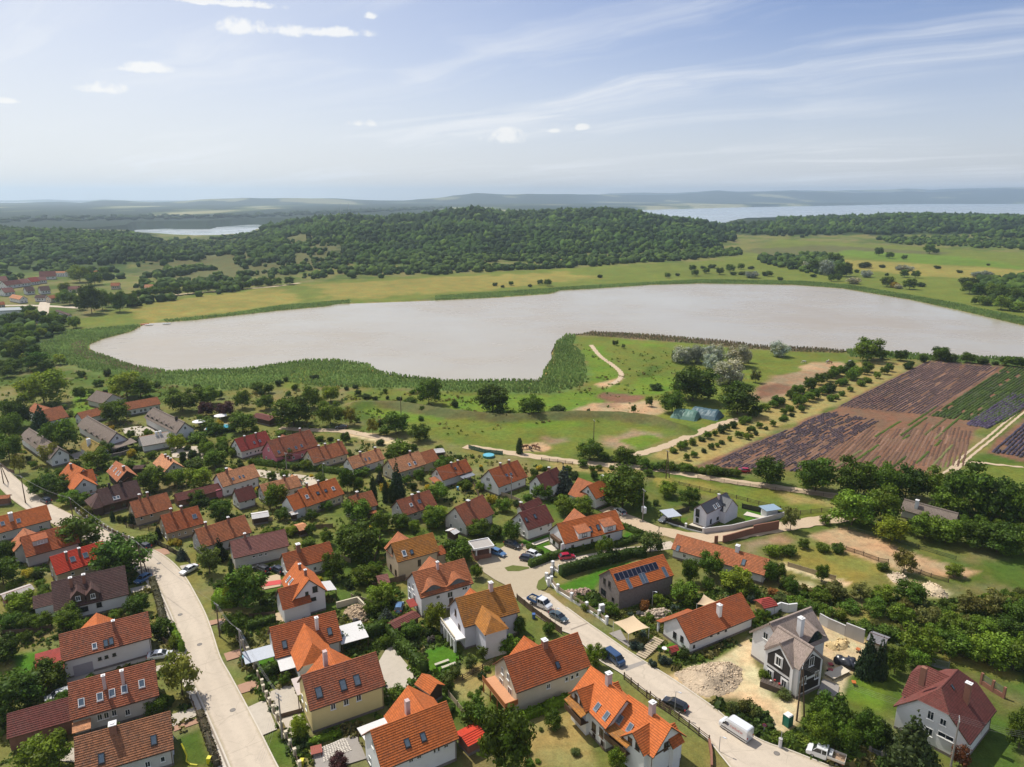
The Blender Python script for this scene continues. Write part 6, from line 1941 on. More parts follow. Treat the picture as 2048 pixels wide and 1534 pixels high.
TR = """
163 1044 1100 75 D;242 1085 1157 95 D;8 1122 1172 55 d;18 1086 1125 38 d;20 835 880 45 d;20 875 922 48 d;38 802 858 48 D;85 805 868 34 c;125 844 907 58 m;90 779 813 78 l;232 805 848 56 d
255 760 797 60 l;282 765 797 50 d;162 775 800 24 d;366 780 825 58 m;415 773 812 50 m;485 782 818 32 d;412 809 833 36 p;452 809 836 40 p;413 831 853 35 s;486 823 866 52 d;430 852 870 30 m
355 868 900 34 l;395 862 884 40 s;415 883 912 28 m;445 880 905 28 m;470 890 912 26 m;40 902 948 26 y;103 890 930 38 y;90 952 992 48 d;122 955 992 44 d;210 885 915 34 d;195 915 940 48 m
306 935 985 56 d;350 945 975 42 m;400 945 977 52 m;390 915 938 38 s;367 905 926 14 t;432 915 938 48 m;140 990 1012 36 m;166 992 1014 34 m;180 1010 1035 30 y;226 1024 1043 10 t;239 1026 1044 11 x;250 1030 1046 12 x
264 1028 1052 14 t;295 1068 1090 40 S;318 1043 1078 14 c;443 1003 1045 44 d;392 980 1008 34 d;345 1075 1090 18 Y;356 1077 1092 16 Y;365 1090 1120 24 b;441 1068 1122 30 c;466 1120 1170 14 t
420 1095 1150 46 a;495 1142 1222 78 d;470 1165 1215 40 l;553 965 1018 50 d;443 997 1035 40 d;718 1047 1120 92 D;668 1107 1160 48 d;728 1135 1172 50 m;622 1046 1072 22 d;583 1052 1072 26 l
550 1050 1063 16 x;617 1072 1092 28 s;655 1058 1090 28 d;565 1015 1042 30 m;625 1018 1040 22 d;716 1002 1045 62 m;764 1022 1065 42 d;800 1030 1060 42 d;868 1010 1058 50 m;652 1003 1022 26 m
795 910 1000 36 c;748 955 1015 18 t;760 935 968 22 b;695 935 985 36 d;716 950 985 24 d;772 962 1006 15 t;785 968 1006 14 t;841 932 966 22 d;877 965 1003 48 m;722 935 952 38 s
570 905 926 36 m;560 920 932 30 S;590 925 940 18 S;615 922 940 28 m;640 925 942 24 S;640 942 958 22 S;544 942 960 20 d;415 882 908 28 m;445 890 910 24 m;472 895 912 24 d;445 873 890 22 m;430 915 935 40 m
562 857 870 22 S;692 862 888 20 d;746 832 870 26 y;768 858 872 20 d;792 830 870 58 d;840 845 883 46 d;800 890 905 50 s;785 900 922 30 d;888 910 945 38 d
588 795 855 82 D;622 772 818 42 d;662 770 805 40 l;661 800 852 52 m;700 812 852 32 y;532 790 820 35 d;515 768 785 26 d;537 767 787 22 d;557 757 772 14 x;572 752 763 10 x;629 747 758 20 x
733 785 798 20 x;750 790 801 13 x;775 789 799 8 x;799 790 803 14 x;858 757 810 54 d;820 790 810 32 s;910 797 815 16 x;985 775 828 74 D;1063 788 833 55 d;1115 812 828 38 x
1385 747 805 92 D;1344 780 828 54 d;1474 765 830 72 D;1312 765 780 28 x;1298 792 813 16 d;1267 806 826 12 d;1177 815 826 8 x;1039 875 908 16 t;1180 888 922 54 d;1248 898 930 46 d;1126 917 985 54 b
1365 692 727 42 g;1392 690 727 36 g;1350 700 722 18 x;1424 688 730 48 g;1420 708 740 32 g;1472 691 733 48 g;1494 700 726 18 g;1457 734 770 62 g;1228 677 690 8 x;1233 680 691 8 d;1247 687 697 9 a
1557 690 714 36 g;1735 683 723 56 d;1511 740 766 22 o
1534 913 970 66 d;1630 915 985 72 D;1702 920 995 70 D;1760 930 1000 60 d;1810 937 998 64 D;1872 945 1005 55 d;1930 940 1030 78 D;1990 965 1045 70 D;2040 980 1060 60 d;1702 993 1055 82 m
1765 980 1050 70 m;1780 1037 1085 60 l;1848 1035 1080 60 d;1890 1045 1088 60 m;1945 1045 1096 60 d;1992 1050 1108 70 D;2040 1055 1112 50 d;1900 990 1030 60 d;1806 1102 1148 44 o;1765 1122 1142 24 s
1642 1126 1165 25 d;1581 1158 1190 28 d;1907 1130 1155 30 l;1580 1015 1062 34 o;1650 1030 1050 22 m;1545 1085 1112 36 s;1575 1085 1112 34 s;1645 1082 1104 28 S;1675 1084 1106 26 s;1606 1078 1098 22 d
1535 1122 1165 36 d;1556 1125 1165 30 d;1420 1103 1155 46 d;1378 1115 1168 38 d;1472 1138 1188 62 l;1416 1155 1182 26 d;1366 1168 1210 58 m;1315 1185 1210 25 m;1335 962 995 42 m;1378 978 1012 46 d
1245 930 1018 95 D;1130 990 1030 50 l;1165 992 1032 46 l;1210 1072 1117 38 d;1300 1063 1108 54 a;1022 1040 1085 42 d;915 1078 1128 66 d;953 1128 1158 26 m;1085 962 1000 42 m;988 966 985 30 m
960 962 982 24 m;930 962 982 30 m;872 1010 1055 50 l;963 1018 1052 20 c;957 1042 1075 46 d;1005 1005 1025 36 m;870 1208 1262 46 l;774 1208 1255 42 b;822 1243 1277 42 d;763 1180 1212 56 m
1037 1232 1270 32 m;1097 1245 1270 28 d;1018 1272 1308 44 m;1187 1290 1335 36 m;1207 1297 1320 22 m;1010 1437 1556 100 d;950 1402 1465 60 m;910 1330 1360 30 a;942 1310 1340 32 a;895 1350 1385 32 a;965 1290 1320 26 a
1233 1500 1540 36 l;1108 1425 1460 36 d;600 1435 1478 36 l;793 1370 1398 34 s;366 1315 1395 66 y;325 1240 1275 42 d;350 1262 1300 22 S;233 1220 1242 26 d;277 1205 1230 44 d;142 1218 1258 50 m;46 1192 1230 52 m
20 1238 1262 40 d;55 1238 1260 34 d;85 1230 1258 32 d;8 1278 1325 50 D;25 1360 1440 90 D;103 1337 1380 62 d;315 1395 1428 42 d;95 1505 1550 80 m;473 1228 1282 46 d;448 1243 1258 30 v
1731 1262 1357 42 c;1756 1275 1357 30 c;1788 1292 1350 36 d;1836 1258 1322 66 m;1905 1270 1315 60 d;1975 1285 1335 70 m;2025 1280 1345 70 m;1818 1432 1540 82 k;2036 1390 1500 46 d;1917 1495 1536 30 r
1367 1282 1320 22 x;1323 1306 1330 20 j;1305 1318 1336 22 j;1335 1312 1330 24 j;1272 1278 1298 34 j;1285 1262 1275 24 j;1253 1248 1262 22 S;1288 1197 1222 20 R;1546 1173 1192 24 R;1842 1185 1200 14 r
1160 1190 1208 22 S;1172 1202 1220 24 S;1185 1195 1215 20 s;1196 1212 1230 24 s;1205 1222 1238 18 S;1225 1205 1232 26 m;1300 1248 1262 24 S;1330 1195 1212 22 s;1519 1218 1240 20 m;1534 1220 1238 14 m
680 1512 1540 36 p;1490 1395 1430 30 w;1510 1405 1440 26 w;1465 1400 1430 26 w;1568 1378 1398 26 w;1530 1335 1362 28 s
1642 1405 1455 48 d;1658 1396 1462 60 D;1690 1425 1480 50 d;1728 1430 1490 48 d;1640 1430 1500 50 m;1690 1450 1510 44 m;1740 1450 1500 44 d;1765 1440 1490 34 x
1556 1464 1484 30 S;1580 1466 1487 30 s;1605 1468 1490 32 S;1630 1472 1494 30 s
1575 1152 1180 34 m;1670 1165 1200 44 o;1640 1180 1205 34 m;1720 1172 1200 40 o;1765 1178 1205 38 m;1815 1165 1210 56 d;1700 1200 1225 36 s;1750 1205 1235 42 m;1650 1208 1235 32 s
1800 1222 1250 44 m;1855 1222 1255 46 o;1940 1200 1230 50 o;1990 1195 1230 52 o;2030 1205 1250 54 d;1900 1240 1275 50 m;1960 1245 1280 50 m;2010 1245 1282 52 d;1730 1240 1262 36 s;1775 1248 1275 40 S;1860 1262 1290 42 m
1590 1190 1215 36 s;1620 1200 1225 30 s;1560 1185 1205 30 w;1830 1300 1340 40 m
"""
# bushes and trees on the meadows across the lake (survey sheet P: x, foot, width, height, kind)
TRP = """
75 525 55 28 x;20 530 40 20 x;258 533 50 30 d;322 530 45 24 x;125 566 58 32 d;190 550 62 30 d;210 570 45 22 x;265 569 52 22 x;325 588 90 42 G;437 578 45 26 d;715 582 42 16 x;830 610 45 42 d;870 608 50 44 d;970 625 85 40 G;795 570 85 88 g;880 580 62 80 d;925 578 64 80 D;720 550 100 70 D;670 545 60 70 G;640 540 50 60 d;600 525 60 45 d;560 515 55 45 d;510 500 50 50 d
1040 525 80 22 x;1050 585 70 48 G;1290 585 52 44 d;1360 588 50 42 d;1180 645 80 55 m;1230 650 60 40 Y;1250 655 50 30 G;1322 660 78 45 d;1395 643 55 20 x;1270 540 70 30 G;1320 543 60 32 G;1750 582 70 32 G;1810 583 75 34 G;1690 632 95 40 x;1130 448 58 50 d;1195 465 50 26 d;1290 473 36 28 d;1450 435 70 50 d;1490 435 40 30 d;1730 755 36 40 d;850 500 90 36 d;1500 530 40 18 x;1640 555 36 18 x;1820 512 20 14 x;1150 525 40 20 x;990 555 30 22 x;1180 575 24 20 x
1700 690 90 60 d;1770 710 100 80 D;1850 720 110 90 d;1930 740 110 90 D;2010 760 110 95 d;1800 760 90 60 s;1900 790 100 60 m;1990 800 90 60 s;-50 545 50 40 d;40 560 50 30 d
"""
TRL = """
735 990 150 215 D;690 930 90 150 l;820 960 110 170 m;870 935 80 120 m;960 975 115 150 D;1020 935 70 110 d;1065 940 80 120 m;640 960 80 160 d;560 920 120 110 d;500 900 90 80 m;520 820 90 60 l;640 740 150 90 l;760 760 120 80 d;700 700 90 50 m;830 680 70 60 d
100 1080 110 70 d;160 1070 80 60 d;260 1060 90 90 l;230 1010 100 70 m;440 1100 120 110 m;380 1120 90 100 d;500 1090 80 80 d;590 1110 70 90 l;610 1100 60 80 d;480 1145 80 60 d;400 1150 80 70 d;330 1180 90 70 l;280 1190 80 60 m;130 1190 130 110 d;200 1230 120 90 m;60 1300 100 80 d;160 1330 150 130 m;260 1330 110 80 D;300 1440 170 130 D;380 1450 110 90 d;210 1400 80 90 y;120 1460 120 80 d;60 1500 110 70 d;310 1500 60 40 d;30 1420 70 50 m;480 1395 90 40 l
"""
tree_protos = {}
TREES = []
def plant(kind, P, width, height, seed, name2=None):
 fam, colr, name, noun, cat = KIND[kind]
 if name2 and name == 'deciduous_tree':
  name = name2
 r = random.Random(seed)
 cm = CROWNS[fam][seed % len(CROWNS[fam])]
 root = empty(name, P, r.uniform(0,6.28))
 tone = r.uniform(.70,1.30)
 hue = r.uniform(-.06,.16)
 c = (colr[0] * tone * (1 + hue), colr[1] * tone, colr[2] * tone * (1 - hue),1)
 cr = link(cm.name.split('.')[0], cm, root)
 cr.scale = (width, width, height)
 cr.color = c
 if fam not in ('shrub', 'low', 'column'):
  tk = link('trunk', TRUNKS[seed % 3], root)
  tk.scale = (width * .55 + .8, width * .55 + .8, height)
 TREES.append((root, kind, noun, cat, width, height))
 return root
def plant_px(x, ytop, ybot, wpx, kind, seed, name2=None):
 P = at(x, ybot)
 dist = (P - Vector((0,0, CAMH))).length
 dep = math.asin(CAMH / dist)
 wm = wpx * dist / F
 hm = max((ybot - ytop) * dist / F / math.cos(dep) - wm * .35 * math.tan(dep), wm * (.5 if kind in 'sSxYjRvGw' else .75))
 if kind not in 'cbkt':
  hm = min(hm, wm * 1.35)
 # the foot lies below the crown, not at the lowest seen leaf
 P = P + Vector((P.x, P.y, 0)).normalized() * wm * .12
 P.z = float(terrain(P.x, P.y)) - .1
 return plant(kind, P, wm * (1.0 if kind in 'cbktDg' else .95), hm * .95, seed, name2)
sd = 0
for blk in TR.replace('\n', ';').split(';'):
 if not blk.strip():
  continue
 f = blk.split()
 sd += 1
 plant_px(float(f[0]), float(f[1]), float(f[2]), float(f[3]), f[4], sd)
for blk in TRP.replace('\n', ';').split(';'):
 if blk.strip():
  f = blk.split()
  sd += 1
  x, yb = q('P', float(f[0]), float(f[1]))
  plant_px(x, yb - float(f[3]) / 3.16, yb, float(f[2]) / 3.16, f[4], sd)
for blk in TRL.replace('\n', ';').split(';'):
 if blk.strip():
  f = blk.split()
  sd += 1
  x, yb = q('L', float(f[0]), float(f[1]))
  plant_px(x, yb - float(f[3]) / 4, yb, float(f[2]) / 4, f[4], sd)
# row of trees along the meadow road on the far side
r_ = random.Random(11)
for i in range(16):
 x = 275 + i * 20 + r_.uniform(-5,5)
 y = 599 - i * 1.95 + r_.uniform(-2,0)
 sd += 1
 plant_px(x, y - r_.uniform(10,17), y, r_.uniform(17,26), r_.choice('ddmD'), sd)
# bushes along the far shore and the near reed edge
for (x, y, w_, k) in ((990,572,12, 'x'),(1005,575,9, 'x'),(1022,571,12, 'd'),(1080,570,14, 'd'),(1095,572,18, 'd'),(1060,574,10, 'x'),(680,548,12, 'x'),(1335,556,14, 'd'),(1390,552,16, 'd'),(1355,552,10, 'x'),(1200,556,12, 'x'),(1530,552,14, 'x'),(1560,561,12, 'x'),
     (1760,718,22, 'd'),(1800,722,26, 'd'),(1880,722,34, 'd'),(1900,724,26, 'x'),(1935,726,24, 'd'),(1965,729,20, 'x'),(1990,730,12, 'x'),(2010,732,22, 'd'),(2035,735,24, 'D'),(1845,717,14, 's'),(1775,712,16, 's')):
 sd += 1
 plant_px(x, y - w_ * .7, y, w_, k, sd)
# young orchard between the pasture and the lavender
for (a, b, n, w0, w1, ks) in (((1705,738),(1500,838),17,17,27, 'dddmx'),((1745,740),(1560,832),15,16,26, 'ddmsx'),((1790,738),(1650,808),9,12,18, 'msmd'),((1500,842),(1340,908),12,13,20, 'dmxs'),((1530,850),(1370,922),12,11,17, 'smxd'),((1610,820),(1480,885),9,10,16, 'sdxm'),((1850,724),(1800,745),3,14,20, 'dx')):
 for i in range(n):
  t = (i + r_.uniform(.1,.9)) / n
  x, y = a[0] + (b[0] - a[0]) * t, a[1] + (b[1] - a[1]) * t + r_.uniform(-1,1)
  sd += 1
  w_ = r_.uniform(w0, w1)
  plant_px(x, y - w_ * r_.uniform(.75,1.1), y, w_, r_.choice(ks), sd, 'orchard_tree')
# hedgerow under the field track
for i in range(17):
 t = i / 16
 x, y = 1205 + 265 * t, 930 + 24 * t + r_.uniform(-2,2) - (8 if i < 5 else 0)
 sd += 1
 w_ = r_.uniform(20,30)
 plant_px(x, y - w_ * .75, y, w_, r_.choice('dxsd'), sd)
# garden shrubs: filled in wherever a plot is open, keeping clear of houses and paving
HB = [(h.inv, h.L / 2 + 1.3, h.half + 1.3) for h in HOUSES]
ROADP = [G(Q(y_[2], y_[3])) for y_ in YARDS]
roads_np = [np.array([(p.x, p.y) for p in resample(LC, 120)]), np.array([(p.x, p.y) for p in resample(G(RL_),60)]), np.array([(p.x, p.y) for p in resample(G(RR_),60)])]
lane_np = np.array([(p.x, p.y) for p in resample(G(Q('F', [(735,1300),(560,1120),(700,1040),(860,1100),(1100,1095),(1400,1030),(1900,960)])),80)])
TP = [(t[0].location.x, t[0].location.y, t[4] * .5) for t in TREES]
def free(x, y, rad):
 p = Vector((x, y, 0))
 for inv, a, b in HB:
  l = inv @ p
  if abs(l.x) < a + rad * .5 and abs(l.y) < b + rad * .5:
   return False
 for rn in roads_np:
  if ((rn[:, 0] - x) ** 2 + (rn[:, 1] - y) ** 2).min() < (6.2 + rad) ** 2:
   return False
 if ((lane_np[:, 0] - x) ** 2 + (lane_np[:, 1] - y) ** 2).min() < (7 + rad) ** 2:
  return False
 for (tx, ty, tr) in TP:
  if (tx - x) ** 2 + (ty - y) ** 2 < (tr * .8 + rad * .7) ** 2:
   return False
 for P in ROADP:
  if inside(np.array([x]), np.array([y]), P)[0] > -rad * .5:
   return False
 return True
LAWNS = [G(p[2]) for p in PAINT if p[0] is C_LAWN] + [G([(345,1470),(405,1455),(425,1534),(360,1560)]), G([(1695,1340),(1790,1360),(1785,1432),(1735,1428),(1685,1395)])]
ZONES = [
 ([(0,880),(120,850),(330,850),(520,860),(700,880),(900,905),(1120,940),(1150,1000),(1000,1040),(980,1140),(900,1120),(820,1110),(760,1160),(560,1250),(460,1260),(430,1180),(300,1060),(100,960),(0,900)],150, 'ddsSxxsmY', 1.2,3.6),
 ([(440,1200),(780,1160),(880,1270),(930,1300),(880,1440),(760,1440),(700,1534),(590,1534),(480,1330)],46, 'ssSxxmvY', .7,2.2),
 ([(900,1290),(1050,1260),(1160,1300),(1130,1440),(1180,1534),(1000,1534),(940,1460)],20, 'ssSxwm', .7,2.0),
 ([(0,1060),(100,1040),(260,1110),(330,1240),(420,1460),(440,1534),(0,1534)],60, 'ssSxxmdY', .9,3.0),
 ([(1150,1190),(1300,1170),(1350,1210),(1480,1160),(1560,1190),(1560,1260),(1350,1340),(1230,1240)],44, 'sSxjSvw', .7,2.2),
 ([(1560,1172),(1700,1182),(1850,1205),(2060,1185),(2060,1350),(1900,1310),(1760,1290),(1640,1230),(1560,1200)],40, 'SsSwwosw', 1.4,3.2),
 ([(1640,1445),(1760,1440),(1850,1534),(1580,1534),(1565,1478)],16, 'sxSmd', 1.2,3.0),
 ([(1700,1010),(2060,1030),(2060,1085),(1960,1088),(1800,1060),(1700,1040)],20, 'ssxmd', 2.2,4.6),
 ([(480,760),(720,760),(900,790),(1100,830),(900,830),(700,870),(520,850)],22, 'xsxd', 1.5,3.6),
 ([(0,720),(140,740),(330,770),(480,790),(400,860),(180,850),(0,860)],46, 'dsxmSxd', 1.6,4.6),
 ([(1130,925),(1300,945),(1320,1020),(1230,1020),(1130,960)],18, 'dsxm', 1.6,3.6),
]
for zi, (pts, n, ks, w0, w1) in enumerate(ZONES):
 P = G(pts)
 xs, ys_ = [p.x for p in P],[p.y for p in P]
 r = random.Random(zi + 40)
 got = tries = 0
 while got < n and tries < n * 25:
  tries += 1
  x, y = r.uniform(min(xs), max(xs)), r.uniform(min(ys_), max(ys_))
  ax_, ay_ = np.array([x]), np.array([y])
  if inside(ax_, ay_, P)[0] < 0:
   continue
  wd = r.uniform(w0, w1)
  if not free(x, y, wd / 2):
   continue
  if any(inside(ax_, ay_, Lw)[0] > -.5 for Lw in LAWNS) or inside(ax_, ay_, LP)[0] > -3:
   continue
  sd += 1
  got += 1
  k = r.choice(ks)
  if k in 'dmo' and wd < 2.4:
   wd *= 1.6
  plant(k, (x, y, -.1), wd, wd * r.uniform(.65,1.05), sd, 'garden_tree')
  TP.append((x, y, wd / 2))
# hedges: each its own clipped wall of leaves
def hedge(pts, width, height, colr, label, group=None, seed=0):
 P = G(pts)
 r = np.random.RandomState(seed + 300)
 c0 = sum(P, Vector()) / len(P)
 lens = [(P[i + 1] - P[i]).length for i in range(len(P) - 1)]
 tot = sum(lens)
 n = int(tot * (2 * height + width) * 9)
 V, C = [],[]
 tt = r.rand(n) * tot
 acc = np.cumsum([0] + lens)
 k = np.clip(np.searchsorted(acc, tt) - 1,0, len(lens) - 1)
 A = np.array([(p.x, p.y) for p in P])
 dirs = (A[1:] - A[:-1]) / np.array(lens)[:, None]
 pos = A[k] + dirs[k] * (tt - acc[k])[:, None]
 nrm = np.stack([dirs[k][:, 1],-dirs[k][:, 0]],1)
 face = r.rand(n) * (2 * height + width)
 top = (face > 2 * height)
 side = np.where(face < height, 1,-1)
 lat = np.where(top, (r.rand(n) - .5) * width, side * width / 2 * r.uniform(.88,1.1, n))
 bump_ = 1 + .10 * np.sin(tt * 1.3) + .06 * np.sin(tt * 3.7)
 zz = np.where(top, height * r.uniform(.93,1.07, n) * bump_, r.rand(n) * height)
 P3 = np.stack([pos[:, 0] + nrm[:, 0] * lat - c0.x, pos[:, 1] + nrm[:, 1] * lat - c0.y, zz],1)
 nv = np.where(top[:, None], np.array([[0,0,1.0]]), np.stack([nrm[:, 0] * side, nrm[:, 1] * side, np.full(n, .2)],1)) + r.normal(size=(n, 3)) * .6
 nv /= np.linalg.norm(nv, axis=1)[:, None]
 a = np.cross(nv, r.normal(size=(n, 3)))
 a /= np.linalg.norm(a, axis=1)[:, None]
 b = np.cross(nv, a)
 s = r.uniform(.13,.30,(n, 1))
 V = np.stack([P3 - a * s, P3 + b * s * .8, P3 + a * s, P3 - b * s * .8],1).reshape(-1,3)
 t = r.uniform(.65,1.35, n) * (1 + .2 * np.sin(tt * 2.1))
 C = np.repeat(np.stack([t, t, t],1),4,0)
 Fq = np.arange(len(V)).reshape(-1,4)
 # body
 bv, bf = [],[]
 o_ = len(V)
 for i in range(len(P) - 1):
  dd = dirs[i]
  nn = np.array([dd[1],-dd[0]]) * width * .44
  for (pt_, e) in ((A[i],-.3),(A[i + 1],.3)):
   for sg in (-1,1):
    for z in (-.3, height * .94):
     xy = pt_ + dd * e * .5 + nn * sg - np.array([c0.x, c0.y])
     bv.append((xy[0], xy[1], z))
  q0 = o_ + 8 * i
  for f in ((0,1,5,4),(2,6,7,3),(1,3,7,5),(0,2,3,1),(4,5,7,6)):
   bf.append([q0 + j for j in f])
 V = np.concatenate([V, np.array(bv)])
 C = np.concatenate([C, np.full((len(bv),3),.7)])
 Fq = np.concatenate([Fq, np.array(bf)])
 o = link('hedge', np_mesh('hedge', V, Fq, LEAF, C))
 o.location = c0
 o.color = (*colr, 1)
 tag(o, label, 'hedge', group)
 return o
HC, HL, HD = (0.065,0.11,0.014),(0.15,0.25,0.015),(0.045,0.078,0.013)
hedge([(520,1358),(560,1342),(600,1328),(640,1312)],1.6,2.2, HC, 'clipped green hedge between the yellow house and the house with pointed bay', seed=1)
hedge([(672,1300),(720,1280),(775,1262)],1.8,2.6, HC, 'dark clipped hedge behind the yellow house yard', seed=2)
hedge([(775,1262),(800,1295),(850,1348)],1.8,2.4, HC, 'clipped hedge running down beside the concrete yard of the yellow house', seed=3)
hedge([(1040,1443),(1085,1425),(1137,1402)],1.3,1.6, HL, 'bright hedge below the wooden balcony house', seed=4)
hedge([(1060,1134),(1100,1118),(1150,1104),(1193,1092)],1.6,1.6, HC, 'curved low hedge between the orange roofed white house and the lane', seed=5)
hedge([(1057,1096),(1068,1104),(1083,1112)],1.6,1.3, HC, 'short hedge between the parking area and the lawn', seed=6)
hedge([(1122,1152),(1170,1138),(1235,1121)],2.0,2.6, HD, 'tall dark hedge opposite the red car on the lane', seed=7)
hedge([(1232,1094),(1280,1078)],1.5,1.4, HC, 'hedge at the far end of the orange roofed white house garden', seed=8)
hedge([(1248,1056),(1285,1072)],1.4,1.4, HC, 'hedge by the gravel road behind the orange roofed white house', seed=9)
hedge([(1236,1120),(1262,1112),(1290,1112)],2.2,2.0, HD, 'leafy hedge behind the dark stone house', seed=10)
hedge([(430,1209),(476,1206)],4.2,2.8, HL, 'lime green clipped block hedge beside the left street', seed=11)
hedge([(495,1260),(550,1243)],1.4,1.6, HC, 'low hedge behind the blue grey awning', seed=12)
hedge([(620,1490),(680,1470)],.9,1.0, HL, 'fresh green low hedge beside the stone terrace', seed=13)
hedge([(345,1262),(365,1305)],1.2,1.8, HL, 'light green roadside hedge at the white house with red lean-to', seed=14)
hedge([(400,1430),(435,1534)],1.2,1.1,(0.10,0.085,0.05), 'brownish flowering hedge along the left street fence', seed=15)
hedge([(305,1165),(318,1205),(328,1250)],1.3,1.6,(0.12,0.11,0.06), 'dry brownish hedge along the left street kerb', seed=16)
hedge([(270,885),(330,880),(400,872),(470,862)],1.4,1.7, HD, 'long dark hedge in front of the hotel pool', seed=17)
hedge([(240,905),(330,897)],1.2,1.6, HD, 'dark hedge below the chalky roofed house', seed=18)
hedge([(510,928),(640,942),(720,952)],1.6,1.8, HC, 'long garden hedge above the pale street', seed=19)
hedge([(300,1400),(345,1410)],1.2,1.5, HC, 'hedge in the nearest front garden by the left street', seed=20)
hedge([(880,1448),(905,1420)],1.3,1.5, HC, 'small hedge behind the nearest orange roofed white house', seed=21)
# names for the trees: by look, then by the house or thing they stand beside
ANCH = [(h.c.x, h.c.y, h.short) for h in HOUSES if h.short and len(h.short) < 42 and h.o['category'] != 'far_house' and h.o.get('group') != 'houses of the far village']
for (x, y, t) in ((1690,880, 'lavender field'),(1457,835, 'tarpaulin covered hay stacks'),(1640,735, 'sandy horse paddock'),(1000,590, 'far shore of the lake'),(1500,570, 'far lake shore bend'),(1250,720, 'reed fringed headland'),(150,640, 'far street junction'),(110,540, 'white hotel on the slope'),(190,720, 'west tip of the lake'),(1187,890, 'lone pole in the meadow'),(1560,1010, 'dry paddock'),(1740,1100, 'bare earth plot'),(440,856, 'blue hotel pool'),(1780,545, 'meadow beyond the lake'),(2000,590, 'dark thicket by the far shore'),(470,578, 'far meadow road'),(1640,790, 'young orchard'),(1440,900, 'lower orchard rows'),(1900,1230, 'overgrown plot'),(1640,1440, 'power pole at the site'),(700,800, 'grass embankment'),(950,830, 'canal bank'),(1860,712, 'near reed edge')):
 p = at(x, y)
 ANCH.append((p.x, p.y, t))
AN = np.array([(a[0], a[1]) for a in ANCH])
def rel(dx_, dy_):
 if abs(dx_) > abs(dy_) * 1.3:
  return 'east of' if dx_ > 0 else 'west of'
 return 'behind' if dy_ > 0 else 'in front of'
seen_l = {}
sizes = sorted(t[4] for t in TREES)
for (root, kind, noun, cat, wd, ht) in TREES:
 x, y = root.location.x, root.location.y
 d = np.hypot(AN[:, 0] - x, AN[:, 1] - y)
 order = np.argsort(d)[:6]
 sz = 'tiny' if wd < 1.3 else 'small' if wd < 2.6 else '' if wd < 5.5 else 'large' if wd < 8.5 else 'huge'
 if ht > wd * 1.25 and kind not in 'tcbk':
  sz = (sz + ' tall').strip()
 a = ANCH[order[0]]
 base = f"{sz} {noun} {rel(x - a[0], y - a[1]).replace('east of', 'to the right of').replace('west of', 'to the left of')} the {a[2]}".strip()
 cands = [base]
 for o2 in order[1:]:
  b = ANCH[o2]
  e = base + f", toward the {b[2]}"
  if len(e.replace('-', ' ').split()) <= 16:
   cands.append(e)
 for c in cands:
  if c not in seen_l:
   break
 seen_l.setdefault(c, []).append(root)
 tag(root, c, cat)
grp = {}
for lab, L_ in seen_l.items():
 if len(L_) > 1:
  # several alike in one spot: told apart by order away from the lens
  L_.sort(key=lambda o: o.location.y)
  names = ['nearest', 'second', 'third', 'fourth', 'fifth', 'sixth', 'seventh', 'eighth', 'ninth', 'tenth']
  for i, o in enumerate(L_):
   lb = f"{names[min(i, 9)]} {lab}"
   if len(lb.replace('-', ' ').split()) > 16:
    lb = f"{names[min(i, 9)]} " + lab.split(', toward')[0]
   o['label'] = lb
used = {}
for t in TREES:
 lb = t[0]['label']
 if lb in used:
  used[lb] += 1
  lb = 'other ' + lb if used[lb] == 2 else 'yet another ' + lb
  t[0]['label'] = ' '.join(lb.split()[:16])
 else:
  used[lb] = 1
for t in TREES:
 t[0]['group'] = {'tree': 'trees', 'conifer': 'conifers', 'shrub': 'shrubs and bushes', 'weeds': 'weed clumps'}[t[3]] + (' across the lake' if t[0].location.y > 480 else ' of the village')
print('plants', len(TREES))
